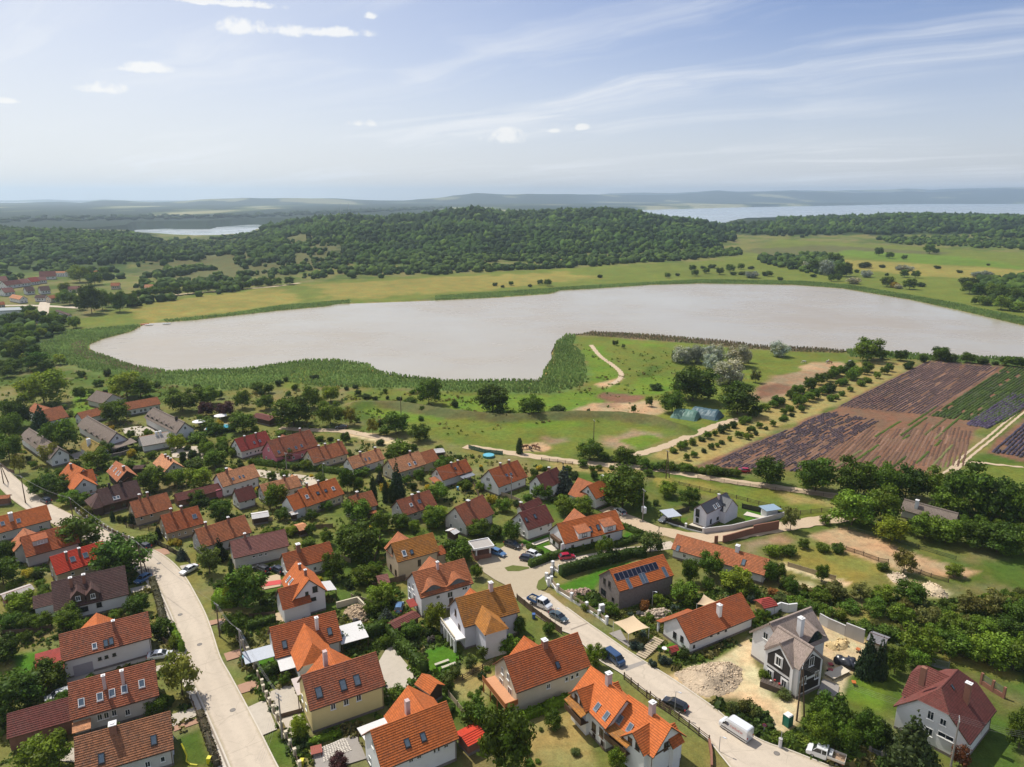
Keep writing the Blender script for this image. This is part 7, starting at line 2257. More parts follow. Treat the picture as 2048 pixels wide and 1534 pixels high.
# low undergrowth, herbs and perennials that fill the plots: nobody could count it
def undergrowth(name, polys, n, size, cols, seed, label, thin=0.45):
 r = np.random.RandomState(seed)
 XX, YY = [],[]
 for pts in polys:
  P = G(pts)
  xs, ys_ = [p.x for p in P],[p.y for p in P]
  X, Y = r.uniform(min(xs), max(xs), n), r.uniform(min(ys_), max(ys_), n)
  k = (inside(X, Y, P) > 0) & (vnoise(X / 7, Y / 7,3, seed) > thin)
  XX.append(X[k])
  YY.append(Y[k])
 X, Y = np.concatenate(XX), np.concatenate(YY)
 ok = np.ones(len(X), bool)
 for inv, a, b in HB:
  M = np.array(inv)
  lx, ly = M[0,0] * X + M[0,1] * Y + M[0,3], M[1,0] * X + M[1,1] * Y + M[1,3]
  ok &= ~((abs(lx) < a - .6) & (abs(ly) < b - .6))
 for rn, w_ in ((roads_np[0],5.2),(roads_np[1],.8),(roads_np[2],.8),(lane_np, 5.5)):
  for px_, py_ in rn:
   ok &= (X - px_) ** 2 + (Y - py_) ** 2 > w_ ** 2
 RP = [(p.x, p.y) for p in resample(G(RL_),40)] + [(p.x, p.y) for p in resample(G(RR_),40)][::-1]
 ok &= inside(X, Y, RP) < .4
 JP = G(Q('F', [(735,1392),(560,1240),(415,1100),(510,1040),(680,940),(830,960),(925,1045),(845,1150),(1110,1062),(1110,1120),(960,1210),(890,1310),(990,1352)]))
 ok &= inside(X, Y, JP) < .3
 for P in ROADP + LAWNS:
  ok &= inside(X, Y, P) < .1
 ok &= inside(X, Y, LP) < -2
 X, Y = X[ok], Y[ok]
 m = len(X)
 pn = vnoise(X / 11, Y / 11,3, seed + 4)
 c = np.array(cols)[np.clip((pn * 1.9 - .45) * len(cols),0, len(cols) - 1).astype(int)] * r.uniform(.65,1.35,(m, 1))
 S = size * r.uniform(.4,1.4, m) * (.6 + .8 * pn)
 Vs, Cs = [],[]
 for k in range(7):
  d_ = r.normal(size=(m, 3))
  d_[:, 2] = abs(d_[:, 2])
  d_ /= np.linalg.norm(d_, axis=1)[:, None]
  p = np.stack([X, Y, np.full(m, .05)],1) + d_ * (S * r.uniform(.3,1.0, m))[:, None]
  nv = d_ + r.normal(size=(m, 3)) * .6
  nv /= np.linalg.norm(nv, axis=1)[:, None]
  a = np.cross(nv, r.normal(size=(m, 3)))
  a /= np.linalg.norm(a, axis=1)[:, None]
  b = np.cross(nv, a)
  s = (S * r.uniform(.3,.6, m))[:, None]
  Vs.append(np.stack([p - a * s, p + b * s, p + a * s, p - b * s],1))
  Cs.append(np.repeat((c * r.uniform(.75,1.25,(m, 1)))[:, None],4,1))
 V, C = np.concatenate(Vs).reshape(-1,3), np.concatenate(Cs).reshape(-1,3)
 o = link(name, np_mesh(name, V, np.arange(len(V)).reshape(-1,4), LEAF, C))
 return tag(o, label, 'undergrowth', kind='stuff')
UC = [(0.15,0.16,0.04),(0.075,0.12,0.016),(0.085,0.13,0.018),(0.045,0.075,0.014),(0.17,0.15,0.05),(0.07,0.115,0.016)]
undergrowth('garden_undergrowth', [z[0] for z in ZONES[:2] + ZONES[3:5]],9500,.62, UC, 71, 'low garden greenery and vegetable beds between the village houses', .37)
undergrowth('wild_undergrowth', [z[0] for z in ZONES[5:8]] + [ [(1400,1400),(1530,1430),(1560,1500),(1450,1420)]],3200,.8, UC, 73, 'rough weeds and bramble on the overgrown plots', .36)
undergrowth('meadow_undergrowth', [ZONES[8][0], ZONES[9][0],[(1150,690),(1500,700),(1480,820),(1150,850),(900,880),(720,820)]],2600,.7,[(0.16,0.18,0.04),(0.11,0.16,0.025),(0.20,0.17,0.06)],75, 'tussocks of rough grass across the pasture', .52)
# ------------------------------------------------------------------ fields
def rowfield(name, a0, a1, b0, b1, n, wid, hgt, cols, fill, seed, label, gap=(1.5,7), dash=(1.0,6), top=None):
 """planted rows between line a0-a1 and line b0-b1; short runs of bushes with gaps"""
 A0, A1, B0, B1 = at(*a0), at(*a1), at(*b0), at(*b1)
 r = np.random.RandomState(seed)
 V, Fc, C = [],[],[]
 for i in range(n):
  f = (i + .5) / n
  S, E_ = A0.lerp(B0, f), A1.lerp(B1, f)
  L_ = (E_ - S).length
  dr = (E_ - S) / L_
  nn = Vector((-dr.y, dr.x, 0))
  s = r.uniform(0,2)
  while s < L_:
   ln = r.uniform(*dash)
   if r.rand() < fill:
    m = max(2, int(ln / .8))
    c = np.array(cols[r.randint(len(cols))]) * r.uniform(.75,1.25)
    for k in range(m):
     p = S + dr * (s + ln * (k + .5) / m) + nn * r.uniform(-.12,.12)
     w_, h_ = wid * r.uniform(.7,1.2), hgt * r.uniform(.65,1.2)
     a_, b_ = dr * (ln / m * .62), nn * w_ / 2
     q0 = len(V)
     V += [p - a_ - b_, p + a_ - b_, p + a_ + b_, p - a_ + b_]
     cz = Vector((0,0, h_))
     V += [p - a_ * .7 - b_ * .6 + cz * r.uniform(.8,1.1), p + a_ * .7 - b_ * .6 + cz * r.uniform(.8,1.1), p + a_ * .7 + b_ * .6 + cz, p - a_ * .7 + b_ * .6 + cz]
     Fc += [[q0 + 4, q0 + 5, q0 + 6, q0 + 7],[q0, q0 + 1, q0 + 5, q0 + 4],[q0 + 1, q0 + 2, q0 + 6, q0 + 5],[q0 + 2, q0 + 3, q0 + 7, q0 + 6],[q0 + 3, q0, q0 + 4, q0 + 7]]
     ct = c if top is None else np.array(top) * r.uniform(.7,1.3)
     C += [c] * 4 + [ct] * 4
   s += ln + r.uniform(*gap) * (.4 if r.rand() < .7 else 1)
 o = link(name, np_mesh(name, np.array([v[:] for v in V]), np.array(Fc), tintm('crop_rows', .95,2.5,.6,.6), np.array(C)))
 return tag(o, label, 'crop rows', kind='stuff')
SOILC = [(0.150,0.086,0.060),(0.20,0.118,0.082),(0.125,0.075,0.055)]
rowfield('soil_ridges', (1400,936),(1500,888),(1930,935),(1944,862),52,.8,.16, SOILC, 1,11, 'plough ridges across the lower brown field', (0,.1),(6,20))
rowfield('soil_ridges', (1674,815),(1850,724),(1858,833),(2003,735),26,.9,.14, SOILC, 1,12, 'plough ridges across the upper brown field', (0,.1),(6,20))
LAV, LAVT = [(0.085,0.07,0.055),(0.09,0.07,0.075),(0.08,0.08,0.045)],(0.095,0.070,0.082)
rowfield('lavender_rows', (1676,813),(1852,725),(1850,830),(1998,736),24,.5,.4, LAV, .93,1, 'lavender rows in the upper brown field', (.3,1.4),(3,12), LAVT)
rowfield('lavender_rows', (1860,833),(2006,737),(2000,850),(2160,745),20,1.15,.6,[(0.052,0.080,0.022),(0.06,0.078,0.032),(0.062,0.09,0.022)],.93,2, 'green and violet lavender rows in the corner of the upper field', (.2,1.2),(3,10))
rowfield('lavender_rows', (1930,850),(2020,790),(1975,858),(2080,800),8,1.1,.65, LAV, .9,3, 'dense violet lavender patch among the green rows', (.2,.8),(3,9),(0.075,0.06,0.098))
rowfield('lavender_rows', (1405,934),(1645,828),(1590,944),(1760,842),25,.5,.38, LAV, .78,4, 'broken lavender rows in the lower brown field', (.5,2.4),(2,8), LAVT)
rowfield('lavender_rows', (1980,905),(2060,836),(2150,935),(2200,850),18,.95,.6, LAV, .95,5, 'dense lavender rows beyond the twin rut track', (.2,.8),(3,10),(0.065,0.056,0.085))
rowfield('crop_strips', (1625,945),(1790,845),(1860,948),(1935,866),12,1.0,.35,[(0.085,0.125,0.024),(0.06,0.09,0.02),(0.14,0.14,0.055)],.5,6, 'thin green vegetable strips in the lower brown field', (3,22),(6,40))
# ------------------------------------------------------------------ vehicles
RUB = plain('tyre_rubber', (0.018,0.018,0.019),.85,.2, var=0)
RIM = plain('wheel_rim', (.42,.43,.45),.35,.5,.7, var=0)
CGL = plain('car_glass', (.018,.023,.028),.06,.8, var=0)
LAMPW, LAMPR = plain('head_lamp', (.75,.77,.80),.12,.8, var=0), plain('tail_lamp', (.38,.012,.012),.25,.6, var=0)
PLATE = plain('number_plate', (.75,.75,.72),.4, var=0)
def carpaint(name, c):
 return plain('paint_' + name, c, .28,.5,0.15, var=0.04, coat=.6)
def loft(mb, secs, m=0):
 """closed skin over cross sections (lists of points of equal length)"""
 for a, b in zip(secs[:-1], secs[1:]):
  n = len(a)
  for k in range(n):
   mb.poly([a[k], b[k], b[(k + 1) % n], a[(k + 1) % n]], m)
 mb.poly(secs[0], m)
 mb.poly(secs[-1][::-1], m)
CARS = {  # length, width, height, body line (x, z) along the shoulder, cabin points (x, z) base front, roof front, roof rear, base rear
 'hatch': (4.1,1.75,1.48,[(2.05,.62),(1.95,.74),(1.0,.92),(-1.0,.98),(-1.9,.98),(-2.05,.70)],(1.05,.40,-1.35,-1.98)),
 'estate': (4.65,1.80,1.50,[(2.3,.60),(2.2,.74),(1.15,.93),(-1.2,.98),(-2.15,.98),(-2.32,.66)],(1.2,.45,-1.75,-2.22)),
 'sedan': (4.6,1.78,1.44,[(2.3,.60),(2.18,.72),(1.15,.90),(-1.3,.95),(-2.15,.98),(-2.3,.66)],(1.2,.38,-.95,-1.75)),
 'suv': (4.55,1.85,1.68,[(2.25,.72),(2.15,.92),(1.15,1.06),(-1.2,1.10),(-2.1,1.10),(-2.27,.75)],(1.2,.45,-1.7,-2.15)),
}
def wheels(root, xs, hw, rad, wd=.2):
 mb = MB()
 n = 14
 prof_ = [(-wd / 2, rad * .62),(-wd / 2, rad * .94),(-wd / 2 + .03, rad),(wd / 2 - .03, rad),(wd / 2, rad * .94),(wd / 2, rad * .62)]
 rings = [[(math.cos(6.2832 * i / n) * r, y, math.sin(6.2832 * i / n) * r) for i in range(n)] for y, r in prof_]
 for a, b in zip(rings[:-1], rings[1:]):
  for k in range(n):
   mb.poly([a[k], b[k], b[(k + 1) % n], a[(k + 1) % n]])
 tyre = mb.mesh('tyre', RUB)
 mb = MB()
 for y in (-wd / 2 + .02, wd / 2 - .02):
  mb.poly([(math.cos(6.2832 * i / n) * rad * .63, y, math.sin(6.2832 * i / n) * rad * .63) for i in range(n)])
 mb.tube([(0,-wd / 2 - .015,0),(0, wd / 2 + .015,0)], rad * .16,6)
 rim_ = mb.mesh('rim', RIM)
 for x in xs:
  for sg in (-1,1):
   wv_ = bpy.data.objects.new('wheel', None)
   COL.objects.link(wv_)
   wv_.parent = root
   wv_.location = (x, sg * hw, rad)
   link('tyre', tyre, wv_)
   link('rim', rim_, wv_)
def place(front, rear, z=.165):
 f_, r_0 = at(*front), at(*rear)
 c = (f_ + r_0) / 2
 return Vector((c.x, c.y, z)), math.atan2(f_.y - r_0.y, f_.x - r_0.x)
def mirror_lamps(root, L, W, z0, z1):
 for sg in (-1,1):
  mb = MB()
  mb.box((L / 2 - .10, sg * (W / 2 - .28), z0),(.16,.38,.16))
  mb.build('headlight', LAMPW, root)
  mb = MB()
  mb.box((-L / 2 + .06, sg * (W / 2 - .2), z1),(.14,.28,.30))
  mb.build('tail_light', LAMPR, root)
def car(kind, front, rear, paint, label, group='parked cars', cat='car', z=.165):
 L, W, Hh, line, (xf, xrf, xrr, xb) = CARS[kind]
 P, rz = place(front, rear, z)
 root = empty('parked_car', P, rz)
 tag(root, label, cat, group)
 hw = W / 2
 mb = MB()
 secs = []
 for (x, zt) in line:
  nose = 1 - .16 * max(0,(abs(x) - L / 2 + .45) / .45) ** 2
  h2 = hw * nose
  lo = .22 if abs(x) < L / 2 - .3 else .30
  secs.append([(x, -h2 * .94, lo),(x, -h2, lo + .18),(x, -h2 * .98, zt - .14),(x, -h2 * .88, zt),(x, 0, zt + .03),(x, h2 * .88, zt),(x, h2 * .98, zt - .14),(x, h2, lo + .18),(x, h2 * .94, lo)])
 loft(mb, secs)
 body = mb.build('body', paint, root)
 # cabin: glass shell, roof skin, pillars
 zb = .93 if kind != 'suv' else 1.05
 zr = Hh
 wb, wt = hw * .90, hw * .70
 g = MB()
 lo_ = [(xf, -wb, zb),(xf, wb, zb),(xb, wb, zb),(xb, -wb, zb)]
 hi_ = [(xrf, -wt, zr - .05),(xrf, wt, zr - .05),(xrr, wt, zr - .05),(xrr, -wt, zr - .05)]
 for a, b in ((0,1),(1,2),(2,3),(3,0)):
  g.poly([lo_[a], lo_[b], hi_[b], hi_[a]])
 g.build('windows', CGL, root).name = 'side_glass'
 rf = MB()
 n = 5
 for i in range(n):
  xa, xc = xrf + .06 + (xrr - .10 - xrf) * i / n, xrf + .06 + (xrr - .10 - xrf) * (i + 1) / n
  cr = lambda x: zr - .045 + .05 * math.sin(math.pi * min(1, max(0,(xrf + .06 - x) / (xrf - xrr + .16))))
  rf.poly([(xa, -wt - .03, cr(xa) - .03),(xc, -wt - .03, cr(xc) - .03),(xc, 0, cr(xc) + .03),(xa, 0, cr(xa) + .03)])
  rf.poly([(xa, 0, cr(xa) + .03),(xc, 0, cr(xc) + .03),(xc, wt + .03, cr(xc) - .03),(xa, wt + .03, cr(xa) - .03)])
 for sg in (-1,1):
  rf.tube([(xf, sg * wb, zb),(xrf, sg * (wt + .01), zr - .04),(xrr, sg * (wt + .01), zr - .04),(xb, sg * wb, zb)],.045,4)
  rf.tube([((xrf + xrr) / 2, sg * wb, zb),((xrf + xrr) / 2 - .05, sg * (wt + .01), zr - .05)],.04,4)
 rf.build('roof', paint, root)
 mirror_lamps(root, L, W, .66 if kind != 'suv' else .82,.82 if kind != 'suv' else 1.0)
 for sg in (-1,1):
  mb = MB()
  mb.box((xf - .25, sg * (hw + .06), zb + .05),(.14,.16,.12))
  mb.build('mirror', paint, root)
 for x, nm in ((L / 2, 'front_plate'),(-L / 2, 'rear_plate')):
  mb = MB()
  mb.box((x * .993,0,.5),(.05,.5,.12))
  mb.build(nm, PLATE, root)
 wheels(root, (L * .29,-L * .285), hw - .10,.31 if kind != 'suv' else .36)
 return root
BLK, GRY, TEAL, RED, BLU, DBL, WHT, SIL = (carpaint(n_, c) for n_, c in (('black', (.020,.021,.024)),('grey', (.13,.14,.15)),('teal', (.055,.085,.10)),('red', (.42,.008,.045)),('blue', (.09,.19,.36)),('navy', (.022,.032,.058)),('white', (.72,.73,.74)),('silver', (.42,.43,.44))))
car('estate', (1329,1405),(1371,1426), BLK, 'black estate car parked by the wooden fence of the twin houses')
car('sedan', (1133,1248),(1101,1230), TEAL, 'grey teal saloon parked behind the tipper truck')
car('hatch', (1149,1116),(1118,1120), RED, 'bright red hatchback on the side lane beside the low hedge')
car('estate', (1009,1115),(982,1105), BLU, 'sky blue estate car beside the small flat roofed kiosk')
car('suv', (1034,1098),(1016,1092), BLK, 'black off road car at the back of the parking area', z=.155)
car('hatch', (1066,1124),(1045,1120), DBL, 'dark blue hatchback nearest the curved hedge in the parking area', z=.155)
car('hatch', (1078,1117),(1057,1110), WHT, 'white car with dark glass parked next to the dark blue hatchback', z=.155)
car('estate', (1232,1022),(1247,1032), SIL, 'pale silver car under the big tree beyond the orange roofed white house', z=.1)
car('suv', (277,1094),(299,1102), BLK, 'black car driving round the bend of the left street')
car('hatch', (84,1001),(101,1009), DBL, 'dark car on the upper left street')
car('sedan', (369,1149),(388,1139), WHT, 'white car on a driveway beside the left street bend', z=.12)
car('hatch', (280,1166),(294,1158), BLU, 'small blue car in the yard of the dark roofed house', z=.1)
car('estate', (104,1402),(136,1391), SIL, 'silver car in the yard beside the lower red annex', z=.1)
car('sedan', (334,1314),(307,1318), WHT, 'pale car on the driveway of the white house with red lean-to', z=.15)
car('suv', (516,1141),(532,1147), BLK, 'black car by the plum roofed house yard', z=.15)
car('hatch', (549,1141),(562,1147), DBL, 'dark blue car beside the rust roofed house gable', z=.15)
car('hatch', (800,1214),(797,1226), BLU, 'light blue car in front of the eyebrow dormer house', z=.1)
car('hatch', (1481,944),(1493,945), RED, 'red car by the lower edge of the lavender field', z=.1)
car('sedan', (676,858),(690,857), BLK, 'dark car in the shade of trees on the path by the meadow', z=.15)
for (x, y) in ((1316,1042),):
 car('estate', (1322,1046),(1338,1038), GRY, 'grey car beside the pillared fence of the modern grey house', z=.1)
def cab(root, x0, x1, W, z0, zs, zt, paint, rake=.55, nose=.75):
 """cab with a short nose: body, glass band, roof"""
 hw = W / 2
 mb = MB()
 secs = [[(x, -hw * k, z0),(x, -hw, z0 + .25),(x, -hw, z),(x, hw, z),(x, hw, z0 + .25),(x, hw * k, z0)] for x, z, k in ((x1, zs - .42,.9),(x1 - .12, zs - .25,.97),(x1 - nose, zs, 1),(x0, zs, 1))]
 loft(mb, secs)
 mb.build('body', paint, root)
 g = MB()
 wt = hw * .86
 lo_ = [(x1 - nose + .1,-hw * .97, zs),(x1 - nose + .1, hw * .97, zs),(x0, hw * .97, zs),(x0,-hw * .97, zs)]
 hi_ = [(x1 - nose - rake, -wt, zt - .06),(x1 - nose - rake, wt, zt - .06),(x0 + .02, wt, zt - .06),(x0 + .02,-wt, zt - .06)]
 for a, b in ((0,1),(1,2),(2,3),(3,0)):
  g.poly([lo_[a], lo_[b], hi_[b], hi_[a]])
 g.build('cab_glass', CGL, root)
 r_0 = MB()
 r_0.box(((x1 - nose - rake + x0) / 2,0, zt),(x1 - nose - rake - x0 + .04, W * .88,.13))
 for sg in (-1,1):
  r_0.tube([(x1 - nose + .1, sg * hw * .97, zs),(x1 - nose - rake, sg * wt, zt - .02)],.05,4)
  r_0.tube([(x0 + .03, sg * hw * .97, zs),(x0 + .03, sg * wt, zt - .02)],.07,4)
  xm = (x1 - nose - rake + x0) / 2
  r_0.tube([(xm, sg * hw * .97, zs),(xm, sg * wt, zt - .02)],.05,4)
 r_0.build('cab_roof', paint, root)
 for sg in (-1,1):
  mb = MB()
  mb.box((x1 - nose - .05, sg * (hw + .12), zs + .2),(.12,.2,.28))
  mb.build('mirror', DARKW, root)
def tray(root, x0, x1, W, z, hgt, m, floor_):
 mb = MB()
 mb.box(((x0 + x1) / 2,0, z),(x1 - x0, W, .12))
 mb.build('load_bed', floor_, root)
 for c, s in ((((x0 + x1) / 2,-W / 2, z + hgt / 2 + .065),(x1 - x0,.06, hgt)),(((x0 + x1) / 2, W / 2, z + hgt / 2 + .065),(x1 - x0,.06, hgt)),((x0,0, z + hgt / 2 + .065),(.06, W - .07, hgt)),((x1,0, z + hgt / 2 + .12),(.06, W - .07, hgt + .1))):
  mb = MB()
  mb.box(c, s)
  mb.build('side_board', m, root)
# white panel van
P, rz = place((1445,1450),(1497,1484))
van = empty('panel_van', P, rz)
tag(van, 'white high roofed panel van with red lettering on its side', 'van')
mb = MB()
W2 = 1.0
secs = []
for (x, zt, zl, k) in ((2.85,.95,.40,.82),(2.7,1.15,.32,.93),(2.05,1.38,.28,1),(1.35,2.25,.28,.99),(1.0,2.50,.28,1),(-2.6,2.56,.28,1),(-2.75,2.45,.30,.98)):
 h2 = W2 * k
 secs.append([(x, -h2, zl),(x, -h2 * 1.02, zl + .5),(x, -h2 * .99, zt - .35 if zt > 2 else zt - .2),(x, -h2 * .84, zt),(x, h2 * .84, zt),(x, h2 * .99, zt - .35 if zt > 2 else zt - .2),(x, h2 * 1.02, zl + .5),(x, h2, zl)])
loft(mb, secs)
mb.build('body', WHT, van)
mb = MB()
mb.poly([(2.02,-.86,1.44),(2.02,.86,1.44),(1.40,.80,2.20),(1.40,-.80,2.20)])
for v_ in range(len(mb.v)):
 mb.v[v_] = (mb.v[v_][0] + .03, mb.v[v_][1], mb.v[v_][2] + .02)
mb.build('windscreen', CGL, van)
for sg in (-1,1):
 mb = MB()
 mb.poly([(1.85, sg * 1.025,1.30),(.85, sg * 1.03,1.30),(.85, sg * 1.01,1.95),(1.42, sg * 1.0,1.95)])
 mb.build('door_glass', CGL, van)
 mb = MB()
 mb.box((-.3, sg * 1.025,.62),(5.0,.03,.16))
 mb.build('rub_strip', DARKW, van)
 mb = MB()
 mb.box((1.75, sg * 1.13,1.42),(.14,.2,.34))
 mb.build('mirror', DARKW, van)
for sg in (-1,1):
 for x in (-2.74,):
  mb = MB()
  mb.box((x, sg * .5,1.4),(.04,.90,1.95))
  mb.build('rear_door', carpaint('van_door', (.62,.63,.66)), van)
mirror_lamps(van, 5.55,2.0,.9,1.0)
wheels(van, (1.85,-1.65),.88,.34,.22)
REDL = plain('red_print', (.55,.10,.08),.5, var=0)
# red print along the side, worn and unreadable from the air: only strokes
mb = MB()
for k in range(9):
 x = .35 - .27 * k
 mb.box((x, 1.036,1.58),(.05,.012,.44 - .05 * (k % 3)))
 mb.box((x - .09,1.036,1.58 + (.17,-.17,.0)[k % 3]),(.12,.012,.07))
 if k % 2:
  mb.box((x - .16,1.036,1.55),(.04,.012,.34))
mb.build('lettering', REDL, van)
mb = MB()
for k in range(5):
 mb.box((.72 + .1 * k, 1.036,1.66 + .05 * math.sin(k * 2)),(.09,.012,.34 - .04 * abs(k - 2)))
mb.build('emblem', carpaint('print_navy', (.05,.06,.12)), van)
# white double cab pickup
P, rz = place((1609,1503),(1690,1534))
pk = empty('pickup_truck', P, rz)
tag(pk, 'white double cab dropside pickup at the road bend', 'truck')
cab(pk, -.35,2.75,1.95,.45,1.30,2.05, WHT, .55,.95)
tray(pk, -3.0,-.45,2.05,.95,.40, carpaint('tray_white', (.62,.58,.52)), plain('tray_floor', (.36,.24,.15),.8))
mb = MB()
mb.box((-.85,0,1.4),(.5,1.6,.55))
mb.build('tool_box', carpaint('tool_box', (.6,.6,.6)), pk)
mb = MB()
mb.box((-.3,0,.72),(5.2,.8,.2))
mb.build('chassis', DARKW, pk)
mirror_lamps(pk, 5.6,1.95,.82,.8)
wheels(pk, (1.75,-1.85),.86,.36,.24)
# tipper
P, rz = place((1104,1224),(1058,1203))
tp = empty('tipper_truck', P, rz)
tag(tp, 'white double cab tipper truck with a blue load bed', 'truck', None)
cab(tp, -.2,2.75,1.95,.45,1.30,2.1, WHT, .5,.9)
BTR = plain('tipper_blue', (.05,.14,.33),.5)
tray(tp, -3.1,-.4,2.1,.98,.45, BTR, plain('tipper_floor', (.20,.21,.22),.8))
mb = MB()
mb.box((-.42,0,1.85),(.1,2.0,.75))
mb.build('head_board', BTR, tp)
mb = MB()
mb.box((-.3,0,.72),(5.4,.8,.2))
mb.build('chassis', DARKW, tp)
mirror_lamps(tp, 5.6,1.95,.82,.8)
wheels(tp, (1.75,-1.9),.86,.36,.24)
mb = MB()
for k in range(7):
 mb.box((-2.7 + .33 * k, .3 * math.sin(k * 3),1.2 + .1 * (k % 2)),(.5,.9,.25))
mb.build('load', plain('load_sacks', (.35,.30,.22),.9), tp)
# blue minibus
P, rz = place((1242,1334),(1216,1314))
bv = empty('minibus', P, rz)
tag(bv, 'dark blue minibus parked beside the driveway shrubs', 'van')
mb = MB()
secs = []
for (x, zt, k) in ((2.3,.95,.86),(2.18,1.12,.95),(1.75,1.25,1),(1.1,1.92,.97),(.8,1.98,1),(-2.2,1.98,1),(-2.32,1.8,.97)):
 h2 = .93 * k
 secs.append([(x, -h2 * .95,.32),(x, -h2,.6),(x, -h2 * .97, min(zt - .1,1.2)),(x, -h2 * .82, zt),(x, h2 * .82, zt),(x, h2 * .97, min(zt - .1,1.2)),(x, h2,.6),(x, h2 * .95,.32)])
loft(mb, secs)
mb.build('body', carpaint('minibus', (.035,.075,.16)), bv)
mb = MB()
mb.poly([(1.74,-.80,1.30),(1.74,.80,1.30),(1.16,.74,1.90),(1.16,-.74,1.90)])
for v_ in range(4):
 mb.v[v_] = (mb.v[v_][0] + .03, mb.v[v_][1], mb.v[v_][2] + .02)
mb.build('windscreen', CGL, bv)
for sg in (-1,1):
 for (xa, xc) in ((.35,1.35),(-.75,.2),(-2.05,-.9)):
  mb = MB()
  mb.poly([(xc, sg * .915,1.25),(xa, sg * .915,1.25),(xa, sg * .80,1.82),(min(xc, 1.05), sg * .80,1.82)])
  mb.build('side_glass', CGL, bv)
 mb = MB()
 mb.box((1.5, sg * 1.02,1.3),(.12,.16,.2))
 mb.build('mirror', DARKW, bv)
mirror_lamps(bv, 4.62,1.86,.82,1.0)
wheels(bv, (1.4,-1.35),.80,.33)
# ------------------------------------------------------------------ poles, lamps, wires
CONC = plain('pole_concrete', (.30,.27,.24),.9, var=.2)
WOODP = plain('pole_wood', (.13,.085,.055),.9, var=.3)
POLES = {}
def pole(key, base, h, label, m=CONC, twin=False, arms=1, aw=1.6, lean=0.0, rz=0.0, pyl=False):
 P = at(*base)
 P.z = float(terrain(P.x, P.y))
 o = empty('power_pole', P, rz)
 tag(o, label, 'pole', 'power poles')
 mb = MB()
 mb.tube([(0,0,-.3),(0,0, h)],[.17,.10],8)
 mb.build('post', m, o)
 if twin:
  mb = MB()
  mb.tube([(1.3,0,-.3),(.12,0, h - .6)],[.16,.09],8)
  mb.build('brace_post', m, o)
 for k in range(arms):
  mb = MB()
  mb.box((0,0, h - .25 - .7 * k),(.1, aw, .1))
  mb.build('cross_arm', GREYM, o)
  for j in range(4):
   mb = MB()
   mb.tube([(0,(j - 1.5) * aw * .3, h - .2 - .7 * k),(0,(j - 1.5) * aw * .3, h + .02 - .7 * k)],.045,6)
   mb.build('insulator', WHITEP, o)
 POLES[key] = (P, h, rz, aw)
 return o
pole('a', q('C', 340,730),8.2, 'concrete power pole by the street gate of the pointed bay house', twin=True, rz=.9)
pole('b', q('C', 660,1320),9.0, 'concrete power pole in front of the yellow house yard', rz=.9, arms=2)
pole('c', q('C', 158,490),7.6, 'slim power pole beside the left street lavender bed', WOODP, rz=.9)
pole('d', q('A', 1140,1030),9.5, 'wooden power pole beside the big tree at the left street bend', WOODP, twin=True, rz=.8)
pole('e', q('A', 590,582),7.5, 'dark power pole where the upper left street narrows', WOODP, rz=.8)
pole('f', q('A', 205,425),8.5, 'power pole on the verge of the upper left street', WOODP, rz=.8)
pole('g', q('A', 30,270),7.0, 'twin legged power pole at the top of the left street', WOODP, twin=True, rz=.8)
pole('h', q('G', 1170,1165),11.0, 'tall twin legged power pole at the building site', WOODP, twin=True, rz=-.5)
pole('i', q('H', 1460,1530),9.0, 'concrete power pole in front of the white villa', CONC, rz=-.5)
pole('j', (1187,890),9.5, 'lone wooden power pole standing in the meadow', WOODP, rz=.2, aw=2.0)
pole('k', (1285,1042),9.4, 'concrete power pole with a cabinet by the gravel road junction', CONC, rz=.3, aw=1.8)
pole('l', q('M', 1208,740),9.0, 'distant power pole among the meadow trees', WOODP, rz=.2)
pole('m', q('D', 695,385),7.0, 'slim pole beside the pale street', CONC, rz=.8)
pole('n', q('F', 690,600),7.5, 'power pole in the gardens before the white gable house', CONC, rz=.6)
pole('o', q('Z', 1332,957),9.5, 'lattice like power mast at the corner of the dirt track', WOODP, twin=True, rz=.4)
mb = MB()
mb.box((0,0,3.1),(.9,1.3,1.7))
o = empty('cabinet', at(1287,1040),.3)
tag(o, 'white electric cabinet hung on the concrete pole by the junction', 'cabinet')
mb.build('housing', plain('cabinet_white', (.6,.62,.64),.5), o)
WIRE = plain('wire_metal', (.24,.23,.22),.5, var=0)
def wires(a, b, label, n=4, sag=.9, rad=.011):
 (P, h, rz, aw),(P2, h2, rz2, aw2) = a, b
 for j in range(n):
  A = P + Vector((-math.sin(rz) * (j - (n - 1) / 2) * aw * .3, math.cos(rz) * (j - (n - 1) / 2) * aw * .3, h + .02))
  B = P2 + Vector((-math.sin(rz2) * (j - (n - 1) / 2) * aw2 * .3, math.cos(rz2) * (j - (n - 1) / 2) * aw2 * .3, h2 + .02))
  mb = MB()
  pts = [A.lerp(B, t / 10) - Vector((0,0, sag * 4 * (t / 10) * (1 - t / 10))) for t in range(11)]
  c0 = pts[0].copy()
  mb.tube([p - c0 for p in pts], rad, 4, cap=False)
  o = mb.build('overhead_wire', WIRE)
  o.location = c0
  tag(o, ('roadside ', 'second ', 'third ', 'inner ')[j] + label, 'wire', 'overhead wires')
off_l = (at(530,1620),8.5,.9,1.6)
off_r = (at(2150,1580),9.0,-.5,1.6)
for a, b, lb in (('c', 'a', 'overhead wire between the lavender bed pole and the gate pole'),('a', 'b', 'overhead wire from the gate pole to the yellow house pole'),('d', 'c', 'overhead wire along the left street bend'),('e', 'd', 'overhead wire above the upper left street'),('f', 'e', 'overhead wire between the two upper street poles'),('g', 'f', 'overhead wire at the top of the left street'),('h', 'i', 'overhead wire from the building site pole to the villa pole'),('m', 'n', 'thin wire crossing the gardens')):
 wires(POLES[a], POLES[b], lb, 4 if lb[0] == 'o' else 2)
